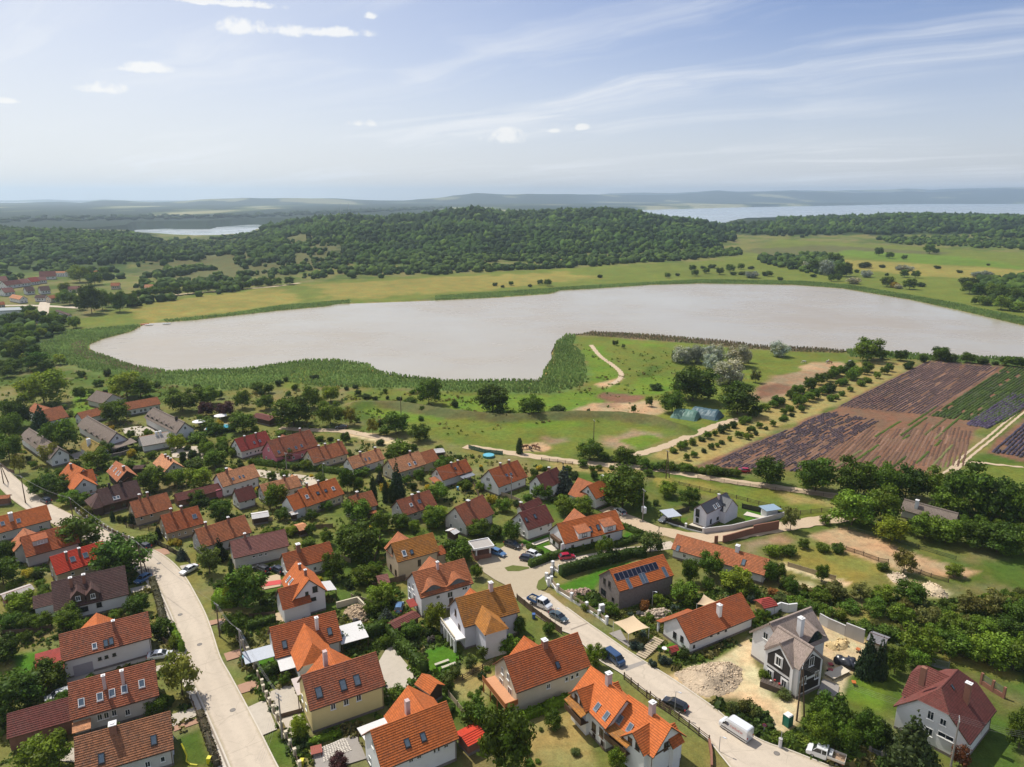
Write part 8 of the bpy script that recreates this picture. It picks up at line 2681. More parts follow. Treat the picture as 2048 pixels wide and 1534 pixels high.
wires(POLES['b'], off_l, 'overhead wire running out of view past the stone terrace')
wires(POLES['i'], off_r, 'overhead wire running out of view past the white villa')
GALV = plain('lamp_grey', (.42,.43,.44),.5,.5,.4, var=0)
for (bx, by, h_, lab) in ((1110,1258,5.0, 'grey street lamp beside the teal saloon'),(1349,1428,4.6, 'grey street lamp behind the black estate car'),(1438,1504,3.0, 'short lamp post at the lower road bend'),(1003 * 0 + 647,962,6.0, 'small lamp beside the pale street'),(1304,1215,4.0, 'slim lamp behind the dark stone house')):
 o = empty('street_lamp', at(bx, by),-.6)
 tag(o, lab, 'street lamp', 'street lamps')
 mb = MB()
 mb.tube([(0,0,-.2),(0,0, h_)],[.07,.045],7)
 mb.build('post', GALV, o)
 mb = MB()
 mb.tube([(0,0, h_ - .05),(.5,0, h_ + .08)],.035,5)
 mb.build('arm', GALV, o)
 mb = MB()
 mb.box((.72,0, h_ + .1),(.6,.22,.10), taper=.8)
 mb.build('lamp_head', plain('lamp_white', (.6,.62,.66),.4, var=0), o)
# ------------------------------------------------------------------ fences and walls
def fence(pts, hgt, label, post_m, panel_m, step=2.5, kind='board', group=None, post=.16, base=0.0, over=.12, name='fence', cap=None, rails=3):
 P = G(pts)
 o = empty(name, P[0])
 tag(o, label, 'wall' if kind == 'wall' else 'fence', group)
 P = [p - P[0] for p in P]
 pm = None
 for a, b in zip(P[:-1], P[1:]):
  L_ = (b - a).length
  n = max(1, round(L_ / step))
  dr = (b - a) / n
  rz = math.atan2(dr.y, dr.x)
  for i in range(n + (1 if b == P[-1] else 0)):
   if post_m:
    if pm is None:
     mb = MB()
     mb.box((0,0,(hgt + over) / 2 - .1),(post, post, hgt + over + .2))
     if cap:
      mb.box((0,0, hgt + over + .06),(post + .1, post + .1,.12))
     pm = mb.mesh('post', post_m)
    q_ = link('post', pm, o)
    q_.location = a + dr * i
    q_.rotation_euler = (0,0, rz)
  w_ = dr.length
  if base:
   mb = MB()
   mb.box((0,0, base / 2 - .1),(L_, post * .8, base + .2))
   bo = mb.build('base_wall', post_m or panel_m, o)
   bo.location = (a + b) / 2
   bo.rotation_euler = (0,0, rz)
  mesh_ = None
  for i in range(n):
   c = a + dr * (i + .5)
   if kind == 'rail':
    if mesh_ is None:
     mb = MB()
     mb.box((0,0,0),(w_, .05,.12))
     mesh_ = mb.mesh('rail', panel_m)
    for k in range(rails):
     q_ = link('rail', mesh_, o)
     q_.location = c + Vector((0,0, base + (hgt - base) * (k + .8) / rails - .05))
     q_.rotation_euler = (0,0, rz)
   else:
    if mesh_ is None:
     mb = MB()
     if kind == 'picket':
      m_ = max(3, int(w_ / .16))
      for k in range(m_):
       mb.box((-w_ / 2 + w_ * (k + .5) / m_, 0, base + (hgt - base) / 2),(.07,.03, hgt - base))
      mb.box((0,.03, base + .2),(w_, .03,.07))
      mb.box((0,.03, hgt - .2),(w_, .03,.07))
     elif kind == 'wall':
      mb.box((0,0, hgt / 2 - .15),(w_ - .012,.26, hgt + .3))
      mb.box((0,0, hgt + .03),(w_ - .02,.34,.06))
     else:
      m_ = max(2, int((hgt - base) / .22))
      for k in range(m_):
       mb.box((0,0, base + (hgt - base) * (k + .5) / m_),(w_ - post, .04,(hgt - base) / m_ - .03))
     mesh_ = mb.mesh('panel', panel_m)
    q_ = link('panel', mesh_, o)
    q_.location = c
    q_.rotation_euler = (0,0, rz)
 return o
WOODF = plain('fence_wood', (.13,.085,.055),.85, var=.3)
PALEW = plain('pale_wood', (.45,.36,.24),.8, var=.3)
WBRK = WALLS['brick']
fence(Q('E', [(735,200),(860,300),(1000,405),(1090,470)]),1.5, 'dark board fence above the teal saloon and tipper', WOODF, WOODF, base=.3)
fence(Q('E', [(1590,835),(1700,925),(1840,1040),(1960,1120)]) + Q('G', [(0,990),(150,1110),(310,1225),(470,1345)]),1.5, 'brown wooden rail fence along the twin houses', WOODF, WOODF, kind='rail', rails=4)
fence(Q('G', [(470,1345),(488,1450),(490,1560)]),1.0, 'low red brick garden wall at the lower road bend', None, WBRK, kind='wall', name='garden_wall')
fence(Q('E', [(1010,70),(1060,135),(1170,205),(1290,280),(1390,345),(1450,395)]),1.5, 'stone pillared fence with pale boards along the right street', WALLS['white'], PALEW, step=3.4, post=.55, base=.55, over=.35, cap=True)
fence(Q('F', [(985,1285),(970,1245),(1010,1200),(1020,1150),(1075,1185)]),1.2, 'stone gate wall with tall lantern pillars at the lane corner', WALLS['white'], WALLS['cream'], step=2.6, post=.6, base=.5, over=.8, cap=True)
fence(Q('C', [(300,520),(385,640),(440,760),(500,900)]),1.4, 'pillared street fence before the house with pointed bay', WALLS['cream'], WOODF, step=2.6, post=.45, base=.4, over=.3, cap=True)
fence(Q('C', [(510,945),(560,1050),(620,1170),(690,1320),(760,1460),(800,1560)]),1.4, 'pillared street fence before the yellow house yard', WALLS['cream'], WOODF, step=2.6, post=.45, base=.4, over=.3, cap=True)
fence(Q('C', [(640,1145),(815,1098)]),.9, 'low dark fence between the two halves of the yellow house yard', WOODF, WOODF)
fence(Q('A', [(610,500),(700,560),(800,610),(900,670),(1080,745)]),1.3, 'garden fence along the upper left street', WALLS['dirtywhite'], WOODF, post=.35, base=.4, over=.2)
fence(Q('A', [(1240,750),(1340,800),(1480,880),(1520,910)]),1.4, 'dark iron fence near the yellow flowering shrub', DARKW, DARKW, kind='picket', base=.4)
fence(Q('A', [(1190,985),(1215,1100),(1270,1240),(1330,1330)]),1.2, 'rustic rail fence inside the left street bend', WOODF, WOODF, kind='rail')
fence(Q('B', [(1530,1010),(1570,1110),(1640,1260),(1720,1420),(1770,1540)]),1.2, 'brown fence along the nearest front garden', WOODF, WOODF, kind='rail')
fence(Q('I', [(120,775),(285,830),(425,865)]),1.3, 'dark fence with white pillars in front of the modern grey house', WALLS['white'], DARKW, step=4.5, post=.5, base=.35, over=.25, cap=True)
fence(Q('I', [(425,868),(650,840),(860,790),(1070,735)]),1.5, 'pale boundary wall along the modern grey house garden', None, WALLS['grey'], kind='wall', name='garden_wall')
fence(Q('I', [(735,665),(880,695),(1070,735)]),1.5, 'dark garden fence behind the grey house shed', DARKW, DARKW, base=.2)
fence(Q('I', [(165,730),(310,690)]),1.5, 'dark garden fence beside the modern grey house', DARKW, DARKW, base=.2)
fence(Q('I', [(230,480),(480,540),(690,590),(960,660),(1200,715),(1450,685)]),1.2, 'long weathered fence of the dry paddock', WOODF, WOODF, kind='rail', step=3)
fence(Q('I', [(380,425),(700,480),(1000,525),(1250,555),(1520,590)]),1.1, 'thin paddock fence beside the dirt track', WOODF, WOODF, kind='rail', step=4, post=.1)
fence(Q('I', [(580,940),(640,925),(700,908),(760,890),(820,875)]),1.9, 'stepped dark brick wall by the gravel road, lower half', None, WBRK, kind='wall', step=3.2, name='brick_wall')
fence(Q('I', [(822,874),(880,862),(950,850),(1025,835)]),2.6, 'stepped dark brick wall by the gravel road, higher half', None, WBRK, kind='wall', step=3.2, name='brick_wall')
fence(Q('I', [(513,945),(540,942)]),2.0, 'short brick gate pier left of the stepped wall', None, WBRK, kind='wall', name='brick_wall')
fence(Q('J', [(620,800),(760,845),(880,890),(960,905)]),1.1, 'brown fence under the bare earth plot', WOODF, WOODF, kind='picket')
fence(Q('J', [(1140,960),(1300,1020),(1440,1060)]),1.1, 'brown fence beside the olive toned tree', WOODF, WOODF, kind='picket')
fence(Q('J', [(640,640),(900,700),(1200,790),(1500,880)]),1.1, 'green wire fence above the bare earth plot', DARKW, plain('green_wire', (.06,.09,.05),.7), kind='rail', step=4, post=.08)
fence(Q('G', [(1350,385),(1420,425),(1490,455),(1555,485)]),2.3, 'pale rendered boundary wall of the building site, lower half', None, WALLS['grey'], kind='wall', step=4, name='boundary_wall')
fence(Q('G', [(1556,486),(1630,515),(1705,545)]),3.0, 'pale rendered boundary wall of the building site, stepped higher half', None, WALLS['grey'], kind='wall', step=4, name='boundary_wall')
fence(Q('G', [(920,340),(1040,285),(1100,300),(1170,292)]),2.0, 'curved white wall behind the new thatched house', None, WALLS['white'], kind='wall', step=2, name='boundary_wall')
fence(Q('H', [(1220,700),(1330,735),(1440,760)]),1.8, 'grey picket fence behind the white villa', GREYM, GREYM, kind='picket', base=.3)
fence(Q('H', [(1700,870),(1790,930),(1880,985)]),2.2, 'dark fence beside the white villa garden', WBRK, GREYM, kind='picket', base=.9, post=.4)
fence(Q('H', [(810,1440),(910,1480),(1000,1520),(1080,1560)]),1.6, 'grey stone fence with pickets at the villa street front', WALLS['stone'], GREYM, kind='picket', base=.7, post=.4)
fence(Q('F', [(350,190),(480,225),(620,240)]),1.5, 'green netting fence by the bridle path', plain('green_net', (.03,.12,.085),.8), MATS['green_net'])
fence(Q('F', [(930,285),(1060,300),(1180,318)]),1.1, 'light rail fence along the bridle path', WOODF, WOODF, kind='rail', step=3)
fence(Q('K', [(0,760),(60,810),(115,830)]),1.3, 'dark fence at the top of the left street', WOODF, WOODF)
fence(Q('K', [(830,715),(980,685),(1110,640),(1300,610)]),1.4, 'stone wall of the hotel yard', None, WALLS['stone'], kind='wall', name='garden_wall')
fence(Q('C', [(1090,265),(1260,220),(1330,290),(1345,330)]),1.4, 'stone garden wall around the rubble heap', None, WALLS['cream'], kind='wall', name='garden_wall')
fence(Q('C', [(1380,110),(1480,80),(1640,45)]),1.5, 'brown fence behind the wooden garden house', WOODF, WOODF)
# plot fences between the gardens
for i, (s_, pts, k_, lb) in enumerate((
  ('D', [(400,640),(560,680),(700,705)],0, 'low board fence behind the small brown cottage'),('D', [(420,790),(580,765)],1, 'pale fence along the lawn by the plum roofed house'),
  ('D', [(740,880),(900,830),(1060,820)],0, 'dark fence across the middle gardens'),('D', [(1180,730),(1320,760),(1500,790)],0, 'fence below the white gable by the cypresses'),
  ('D', [(960,1010),(1080,1060),(1200,1100)],1, 'wooden fence under the big dark tree'),('D', [(1440,900),(1420,1010),(1390,1100)],0, 'fence running uphill beside the tall beige house'),
  ('F', [(20,640),(110,700),(200,850)],0, 'garden fence west of the patched roof house'),('F', [(600,560),(690,590),(760,620)],1, 'pale yard fence near the garden power pole'),
  ('F', [(390,480),(440,600),(520,660)],0, 'dark plot fence between the meadow row houses'),('A', [(1010,620),(1120,640),(1260,655)],0, 'fence below the beige house with twin chimneys'),
  ('A', [(1350,430),(1520,400),(1780,350)],0, 'fence along the long brown shed'),('B', [(30,480),(200,470),(410,440)],0, 'long dark fence above the bright lawn'),
  ('B', [(1235,500),(1390,590),(1400,660)],0, 'front fence of the white house with red lean-to'),('C', [(400,880 - 530),(600,330)],0, 'fence between the cross gable house and the pointed bay house'),
  ('C', [(1210,690 - 500),(1380,240)],1, 'pale fence near the split stone heap'),('E', [(560,700),(460,760),(300,840)],0, 'thin fence through the fruit trees'),
  ('E', [(190,970),(330,1140)],1, 'pale fence behind the orange carport'),('I', [(1100,1130),(1300,1190),(1480,1240)],1, 'pale kerb wall beside the terraces of the long orange house'))):
 fence(Q(s_, pts),1.2, lb, WOODF if k_ == 0 else PALEW, WOODF if k_ == 0 else PALEW, kind='rail' if i % 3 == 0 else 'board', group='garden fences', step=3.0)
# drain covers in the roadway
for (s_, x, y, lb) in (('B', 1595,560, 'drain cover in the middle of the left street'),('B', 1860,1085, 'drain cover low on the left street'),('B', 1440,322, 'drain cover high on the left street'),('G', 1012,1432, 'drain cover at the lower road bend'),('A', 1270,910, 'drain cover at the left street bend')):
 o = empty('drain_cover', at(*q(s_, x, y)))
 tag(o, lb, 'drain cover', 'drain covers')
 mb = MB()
 mb.tube([(0,0,.1),(0,0,.178)],.5,16)
 mb.build('frame', plain('cast_iron', (.12,.11,.10),.7), o)
 mb = MB()
 mb.tube([(0,0,.1),(0,0,.182)],.4,16)
 mb.build('lid', plain('cast_lid', (.19,.17,.15),.7), o)
# ------------------------------------------------------------------ yard things
def heap(name, pts, h_, colr, n, rs_, label, cat='heap', seed=0, rock=(.2,.6)):
 """earth heap with loose stones: a mound and single rocks, joined as rubble"""
 P = G(pts)
 c = sum(P, Vector()) / len(P)
 r = np.random.RandomState(seed)
 xs, ys_ = [p.x for p in P],[p.y for p in P]
 g = .45
 X, Y = np.meshgrid(np.arange(min(xs) - 1, max(xs) + 1, g), np.arange(min(ys_) - 1, max(ys_) + 1, g))
 d = inside(X, Y, P)
 Z = h_ * smooth((d + .3) / (max(d.max(),.1) * .9)) * (.65 + .7 * vnoise(X / 3.0, Y / 3.0,4, seed + 3)) + .45 * (vnoise(X / .9, Y / .9,3, seed + 5) - .5) * (d > 0) + .15
 Z = np.where(d < -.4,-.3, Z)
 nr_, nc_ = X.shape
 ix = np.arange(nr_ * nc_).reshape(nr_, nc_)
 Fq = np.stack([ix[:-1, :-1], ix[:-1,1:], ix[1:, 1:], ix[1:, :-1]],-1).reshape(-1,4)
 V = np.stack([X - c.x, Y - c.y, Z],-1).reshape(-1,3)
 k = (vnoise(X / 1.6, Y / 1.6,4, seed + 9)).reshape(-1,1)
 C = np.array(colr) * (.55 + .85 * k)
 o = empty(name, c)
 tag(o, label, cat)
 link('mound', np_mesh('mound', V, Fq, tintm('rubble_earth', .95,3.0,.5,.8), C), o)
 pos = []
 while len(pos) < n:
  x, y = r.uniform(min(xs), max(xs)), r.uniform(min(ys_), max(ys_))
  if inside(np.array([x]), np.array([y]), P)[0] > -.3:
   i, j = int((y - min(ys_) + 1) / g), int((x - min(xs) + 1) / g)
   pos.append((x - c.x, y - c.y, Z[min(i, nr_ - 1), min(j, nc_ - 1)]))
 s = r.uniform(rock[0], rock[1], n) * .5
 V1, F1, C1 = blob_field(np.array(pos) - np.array([0,0,.1]), s, s * 1.6, np.array(colr) * r.uniform(.8,1.5,(n, 1)), seed)
 st = link('stones', np_mesh('stones', V1, F1, tintm('loose_stones', .9,2,.2,.3), C1), o)
 st['kind'] = 'stuff'
 return o
heap('earth_heap', Q('G', [(205,790),(330,745),(460,715),(620,700),(720,750),(720,850),(660,920),(540,970),(420,960),(300,900)]),1.5,(.47,.37,.26),650,0, 'broad heap of pale earth and rubble beside the right street', seed=1, rock=(.12,.42))
heap('rubble_heap', Q('C', [(1160,290),(1250,255),(1320,290),(1335,360),(1270,395),(1190,350)]),1.0,(.36,.27,.18),260,0, 'heap of split stones behind the house with pointed bay', seed=2, rock=(.25,.7))
heap('sand_heap', Q('J', [(1190,1090),(1290,1080),(1420,1150),(1430,1185),(1300,1165)]),1.4,(.55,.44,.30),60,0, 'pale sand heap at the edge of the overgrown plot', seed=3)
heap('gravel_heap', Q('J', [(960,1000),(1060,1020),(1130,1060),(1090,1080),(1000,1050)]),1.2,(.50,.40,.29),60,0, 'gravel heap below the olive toned tree', seed=4)
heap('sand_heap', Q('G', [(1400,560),(1500,530),(1580,530),(1560,590),(1460,600)]),.8,(.58,.43,.22),30,0, 'yellow sand heap behind the new thatched house', seed=5)
heap('rock_garden', Q('E', [(1720,330),(1880,290),(1965,320),(1940,360),(1800,370)]),.9,(.36,.29,.22),200,0, 'rock garden above the tan shade sail', seed=6, rock=(.3,.8))
heap('rock_garden', Q('E', [(1110,140),(1300,125),(1330,150),(1250,175),(1130,170)]),.5,(.34,.24,.19),130,0, 'reddish rockery below the lawn of the dark stone house', seed=7, rock=(.3,.7))
# tan shade sails
SAIL = plain('sail_cloth', (.62,.47,.30),.85,.2, var=.06)
def sail(corners, zs, label, post_h=None):
 P = [at(*p, z) for p, z in zip(corners, zs)]
 c = sum(P, Vector()) / 4
 o = empty('shade_sail', (c.x, c.y, 0))
 tag(o, label, 'shade sail', 'shade sails')
 mb = MB()
 n = 10
 def S(u, v):
  p = P[0] * (1 - u) * (1 - v) + P[1] * u * (1 - v) + P[2] * u * v + P[3] * (1 - u) * v
  ed = .09 * (4 * u * (1 - u) * (abs(2 * v - 1) ** 3) + 4 * v * (1 - v) * (abs(2 * u - 1) ** 3))
  p = p.lerp(c, ed)
  return p - Vector((c.x, c.y, .5 * (4 * u * (1 - u)) * (4 * v * (1 - v)) * .5))
 for i in range(n):
  for j in range(n):
   mb.poly([S(i / n, j / n), S((i + 1) / n, j / n), S((i + 1) / n, (j + 1) / n), S(i / n, (j + 1) / n)])
 mb.build('canopy', SAIL, o)
 for p in P:
  mb = MB()
  a = Vector((p.x - c.x, p.y - c.y, 0))
  mb.tube([a + Vector((0,0,-.2)), a + Vector((0,0, p.z + .1))],.05,6)
  mb.build('post', WHITEP, o)
 return o
sail(Q('E', [(1505,377),(1625,472),(1790,420),(1665,322)]),(3.4,3.2,2.9,3.6), 'large tan shade sail over the car space by the right street')
sail(Q('G', [(375,232),(430,246),(528,212),(430,155)]),(3.0,2.6,2.8,3.4), 'small tan shade sail behind the long white house')
# portable toilet
o = empty('portable_toilet', at(*q('G', 1097,1200)),.55)
tag(o, 'green portable toilet with a white roof at the building site', 'portable toilet')
GT = plain('toilet_green', (.012,.16,.105),.5, var=.06)
mb = MB()
mb.box((0,0,1.05),(1.15,1.15,2.1))
for sx_ in (-1,1):
 for sy in (-1,1):
  mb.box((sx_ * .57, sy * .57,1.05),(.1,.1,2.12))
mb.build('cabin', GT, o)
mb = MB()
mb.box((0,0,2.2),(1.25,1.25,.16), taper=.8)
mb.build('roof', WHITEP, o)
mb = MB()
mb.box((-.1,-.59,1.05),(.8,.04,1.85))
mb.build('door', plain('toilet_door', (.015,.19,.125),.5), o)
# road sign: round, no lettering, seen with a blue disc
o = empty('road_sign', at(*q('G', 905,1290)),-.4)
tag(o, 'round blue road sign on a pole behind the white van', 'road sign')
mb = MB()
mb.tube([(0,0,-.2),(0,0,2.5)],.035,6)
mb.build('post', GALV, o)
mb = MB()
mb.tube([(0,-.05,2.3),(0,-.07,2.3)],.33,20)
mb.build('rim', plain('sign_red', (.40,.05,.05),.5, var=0), o)
mb = MB()
mb.tube([(0,-.07,2.3),(0,-.08,2.3)],.26,20)
mb.build('disc', plain('sign_blue', (.03,.06,.19),.5, var=0), o)
mb = MB()
mb.tube([(-.2,-.085,2.5),(.2,-.085,2.1)],.035,4)
mb.tube([(.2,-.087,2.5),(-.2,-.087,2.1)],.035,4)
mb.build('cross_bars', MATS['sign_red'], o)
# concrete pillar with a thin pipe, by the bend
o = empty('concrete_pillar', at(*q('G', 1037,1380)))
tag(o, 'pale round concrete pillar at the kerb of the road bend', 'pillar')
mb = MB()
mb.tube([(0,0,-.2),(0,0,1.7)],.28,14)
mb.build('shaft', plain('pillar_white', (.60,.58,.58),.8), o)
mb = MB()
mb.tube([(0,0,1.7),(0,0,1.82)],.33,14)
mb.build('cap', plain('pillar_cap', (.45,.43,.42),.8), o)
mb = MB()
mb.tube([(.1,.1,1.8),(.1,.1,3.1)],.05,6)
mb.build('pipe', GALV, o)
# skip / timber platform with tools in front of the thatched block
o = empty('timber_platform', at(*q('G', 990,905)),-.62)
tag(o, 'dark timber platform with red tools in front of the stone walls', 'platform')
mb = MB()
mb.box((0,0,.55),(4.6,2.2,1.1))
for k in range(9):
 mb.box((-2.05 + .51 * k, 0,1.13),(.44,2.25,.06))
mb.build('deck', plain('dark_deck', (.10,.075,.06),.85, var=.3), o)
for k, (x, y) in enumerate(((-.6,.3),(.2,.5),(1.3,.1),(.7,-.5))):
 t_ = empty('tool_bucket', at(*q('G', 990,905)) + Vector((x, y, 1.16)), k)
 tag(t_, ('white bucket nearest the left end of the dark timber platform', 'red bucket in the middle of the dark timber platform', 'white bucket at the right end of the dark timber platform', 'red bucket at the front edge of the dark timber platform')[k], 'bucket', 'buckets on the timber platform')
 mb = MB()
 mb.tube([(0,0,0),(0,0,.32)],[.16,.2],8)
 mb.build('bucket', plain('bucket_red' if k % 2 else 'bucket_white', (.40,.04,.04) if k % 2 else (.6,.58,.55),.6, var=0), t_)
# black tarpaulin heap in the site yard
o = empty('tarpaulin_heap', at(*q('G', 1565,720)))
tag(o, 'shiny black tarpaulin heap in the sandy site yard', 'heap')
V1, F1, C1 = blob_field(np.array([(0,0,0),(1.2,.5,0),(-1.0,.8,0),(.6,-.9,0),(1.8,-.3,0)], float), np.array([1.3,1.1,1.0,.9,.8]), np.array([1.8,1.5,1.6,1.2,1.1]), np.full((5,3),.03),3, True)
link('tarpaulin', np_mesh('tarpaulin', V1, F1, plain('black_tarp', (.035,.036,.045),.3,.6, var=.1)), o)
# work bench slab with tools
o = empty('work_table', at(*q('G', 1495,795)),.5)
tag(o, 'pale working platform with timber and tools beside the thatched house', 'table')
mb = MB()
mb.box((0,0,.5),(4.8,2.0,.12))
mb.build('table_top', plain('pale_board', (.62,.53,.40),.8), o)
for sx_ in (-2.2,2.2):
 for sy in (-.8,.8):
  mb = MB()
  mb.box((sx_, sy, .2),(.1,.1,.5))
  mb.build('leg', WOODF, o)
for k, (x, y, lab, c_) in enumerate(((1440,730, 'red wheelbarrow leaning by the working platform', (.38,.05,.04)),(1625,1005 - 130, 'orange wheelbarrow on the sandy yard', (.48,.14,.03)),(1440,775, 'second red barrow beside the thatched house', (.40,.06,.05)),(1660,610, 'orange barrow near the young spruces', (.48,.15,.05)))):
 o = empty('wheelbarrow', at(*q('G', x, y)), k * 1.3)
 tag(o, lab, 'wheelbarrow')
 mb = MB()
 mb.box((0,0,.48),(.6,.5,.28), taper=1.5)
 mb.build('tub', plain('tub_%d' % k, c_, .5), o)
 mb = MB()
 mb.tube([(.55,0,.2),(.0,.25,.4),(-.8,.25,.5)],.025,4)
 mb.tube([(.55,0,.2),(.0,-.25,.4),(-.8,-.25,.5)],.025,4)
 mb.build('handle', DARKW, o)
 mb = MB()
 mb.tube([(.55,-.04,.18),(.55,.04,.18)],.18,10)
 mb.build('wheel', RUB, o)
# kiosk with flat roof
o = empty('kiosk', at(*q('F', 450,1050)),.38)
tag(o, 'small kiosk with a flat grey roof framed in white', 'kiosk')
mb = MB()
mb.box((0,0,.6),(4.2,3.2,1.4))
mb.build('base_wall', WALLS['brick'], o)
for sx_ in (-1,1):
 for sy in (-1,1):
  mb = MB()
  mb.box((sx_ * 1.8, sy * 1.4,2.2),(.35,.35,1.9))
  mb.build('pillar', WALLS['white'], o)
mb = MB()
mb.box((0,0,3.3),(5.0,4.4,.3))
mb.build('roof', plain('kiosk_roof', (.36,.33,.30),.8), o)
for c, s in (((0,-2.25,3.42),(5.3,.2,.5)),((0,2.25,3.42),(5.3,.2,.5)),((-2.6,0,3.42),(.2,4.3,.5)),((2.6,0,3.42),(.2,4.3,.5))):
 mb = MB()
 mb.box(c, s)
 mb.build('roof_edge', WALLS['white'], o)
# covered hay stacks
for (pts, z, c_, lab) in ((Q('N', [(1400,935),(1600,965)]),0,(.10,.20,.155), 'hay stack under a pale green tarpaulin'),(Q('N', [(1545,920),(1775,962)]),0,(.065,.125,.15), 'longer hay stack under a blue green tarpaulin')):
 A, B = G(pts)
 c = (A + B) / 2
 L_ = (B - A).length
 o = empty('hay_stack', c + Vector((0,3,0)), math.atan2((B - A).y, (B - A).x))
 tag(o, lab, 'hay stack', 'covered hay stacks')
 mb = MB()
 n, m_ = 18,10
 r = random.Random(int(L_))
 prof_ = [(-4.6,0),(-3.7,1.2),(-2.6,2.2),(-1.3,2.9),(0,3.1),(1.3,2.9),(2.6,2.2),(3.7,1.2),(4.6,0)]
 gr = [[((i / n - .5) * L_ * (1 if 0 < i < n else 1.06), y * (1 if 0 < i < n else .9), max(0, z * (.96 + .10 * r.random()) * (1 if 1 < i < n - 1 else (.86 if 0 < i < n else .15)))) for (y, z) in prof_] for i in range(n + 1)]
 for i in range(n):
  for j in range(len(prof_) - 1):
   mb.poly([gr[i][j], gr[i + 1][j], gr[i + 1][j + 1], gr[i][j + 1]])
 mb.poly(gr[0])
 mb.poly(gr[-1][::-1])
 mb.build('tarpaulin', plain('tarp_%d' % int(L_), c_, .5,.4, var=.25), o)
# swimming pool and parasols
P = at(440,857)
pool = empty('swimming_pool', P)
tag(pool, 'oval turquoise swimming pool of the thatched hotel', 'swimming pool')
mb = MB()
rx_, ry_ = 5.3,4.8
ell = [(math.cos(i * math.pi / 16) * rx_, math.sin(i * math.pi / 16) * ry_) for i in range(32)]
for i in range(32):
 (a, b),(c, d_) = ell[i], ell[(i + 1) % 32]
 mb.poly([(a * 1.12, b * 1.12,.22),(c * 1.12, d_ * 1.12,.22),(c, d_, .24),(a, b, .24)])
 mb.poly([(a * 1.12, b * 1.12,-.1),(c * 1.12, d_ * 1.12,-.1),(c * 1.12, d_ * 1.12,.22),(a * 1.12, b * 1.12,.22)])
mb.build('coping', WALKM, pool)
mb = MB()
mb.poly([(a, b, .2) for a, b in ell])
mb.build('pool_water', plain('pool_water', (.10,.40,.52),.08,.6, var=.1, scale=.6), pool)
for (x, y, lab) in ((442,842, 'white parasol behind the hotel pool'),(399,854, 'white parasol beside the hotel pool')):
 o = empty('parasol', at(x, y))
 tag(o, lab, 'parasol', 'parasols by the pool')
 mb = MB()
 mb.tube([(0,0,0),(0,0,2.8)],.05,6)
 mb.build('pole', WHITEP, o)
 mb = MB()
 for i in range(8):
  a, b = i * math.pi / 4,(i + 1) * math.pi / 4
  mb.poly([(0,0,3.0),(2.6 * math.cos(a),2.6 * math.sin(a),2.35),(2.6 * math.cos(b),2.6 * math.sin(b),2.35)])
 mb.build('canopy', WALLS['white'], o)
# round garden pool in the meadow row, boats, jetty
o = empty('paddling_pool', at(*q('F', 508,255)))
tag(o, 'round green rimmed paddling pool in a back garden', 'paddling pool')
mb = MB()
mb.tube([(0,0,0),(0,0,.8)],2.1,20)
mb.build('rim', plain('pool_rim', (.05,.20,.17),.5), o)
mb = MB()
mb.tube([(0,0,.8),(0,0,.82)],1.85,20)
mb.build('pool_water', MATS['pool_water'], o)
for (x, y, rz, c_, lab) in ((298,649,.2,(.7,.7,.68), 'white boat moored at the west tip of the lake'),(333,647,.1,(.55,.6,.62), 'pale flat boat lying off the reed edge'),(289,648,.5,(.5,.06,.05), 'red boat on the small beach of the lake')):
 p = at(x, y)
 o = empty('rowing_boat', Vector((p.x, p.y, -.5)), rz)
 tag(o, lab, 'boat', 'boats')
 mb = MB()
 secs = [[(xx, -w_, .15),(xx, -w_ * 1.1,.6),(xx, w_ * 1.1,.6),(xx, w_, .15)] for xx, w_ in ((-2.6,.5),(-1.5,.85),(0,1.0),(1.6,.75),(2.8,.12))]
 loft(mb, secs)
 mb.build('hull', plain('hull_%d' % int(x), c_, .5), o)
 mb = MB()
 for xx in (-1.4,0,1.2):
  mb.box((xx, 0,.66),(.3,1.5,.06))
 mb.build('bench', PALEW, o)
# jetty slab by the canal
sheet('canal_slab', G(Q('N', [(925,935),(950,910),(1005,912),(980,942)])),.35, WALKM)
# wooden garden steps beside the long white house
st0, st1 = at(*q('E', 1720,660)), at(*q('E', 1870,530))
o = empty('garden_steps', st0, math.atan2((st1 - st0).y, (st1 - st0).x))
tag(o, 'flight of pale sleeper steps climbing between the junipers', 'steps')
L_ = (st1 - st0).length
mb = MB()
mb.box((0,0,0),(.55,2.2,.22))
me = mb.mesh('step', PALEW)
for k in range(11):
 s_ = link('step', me, o)
 s_.location = (L_ * (k + .5) / 11,0,.14 + .05 * k)
# benches and lawn furniture
for (x, y, rz, lab) in ((q('E', 135,712) + (.55, 'long pale bench on the lawn of the arched terrace house')),(q('E', 190,735) + (.55, 'second pale bench standing parallel on the same lawn'))):
 o = empty('garden_bench', at(x, y), rz)
 tag(o, lab, 'bench', 'garden benches')
 mb = MB()
 for k in range(3):
  mb.box((0,-.2 + .2 * k, .46),(3.0,.16,.06))
 mb.build('seat', plain('bench_wood', (.55,.50,.40),.8), o)
 for sx_ in (-1.2,1.2):
  mb = MB()
  mb.box((sx_, 0,.21),(.12,.5,.44))
  mb.build('leg', MATS['bench_wood'], o)
o = empty('terrace_table', at(*q('C', 932,1425)),.35)
tag(o, 'red wooden table on the stone terrace', 'table')
mb = MB()
for k in range(6):
 mb.box((-.75 + .3 * k, 0,.78),(.27,1.9,.06))
mb.build('table_top', plain('red_wood', (.30,.075,.05),.7), o)
for sx_ in (-.75,.75):
 for sy in (-.8,.8):
  mb = MB()
  mb.box((sx_, sy, .37),(.1,.1,.76))
  mb.build('leg', MATS['red_wood'], o)
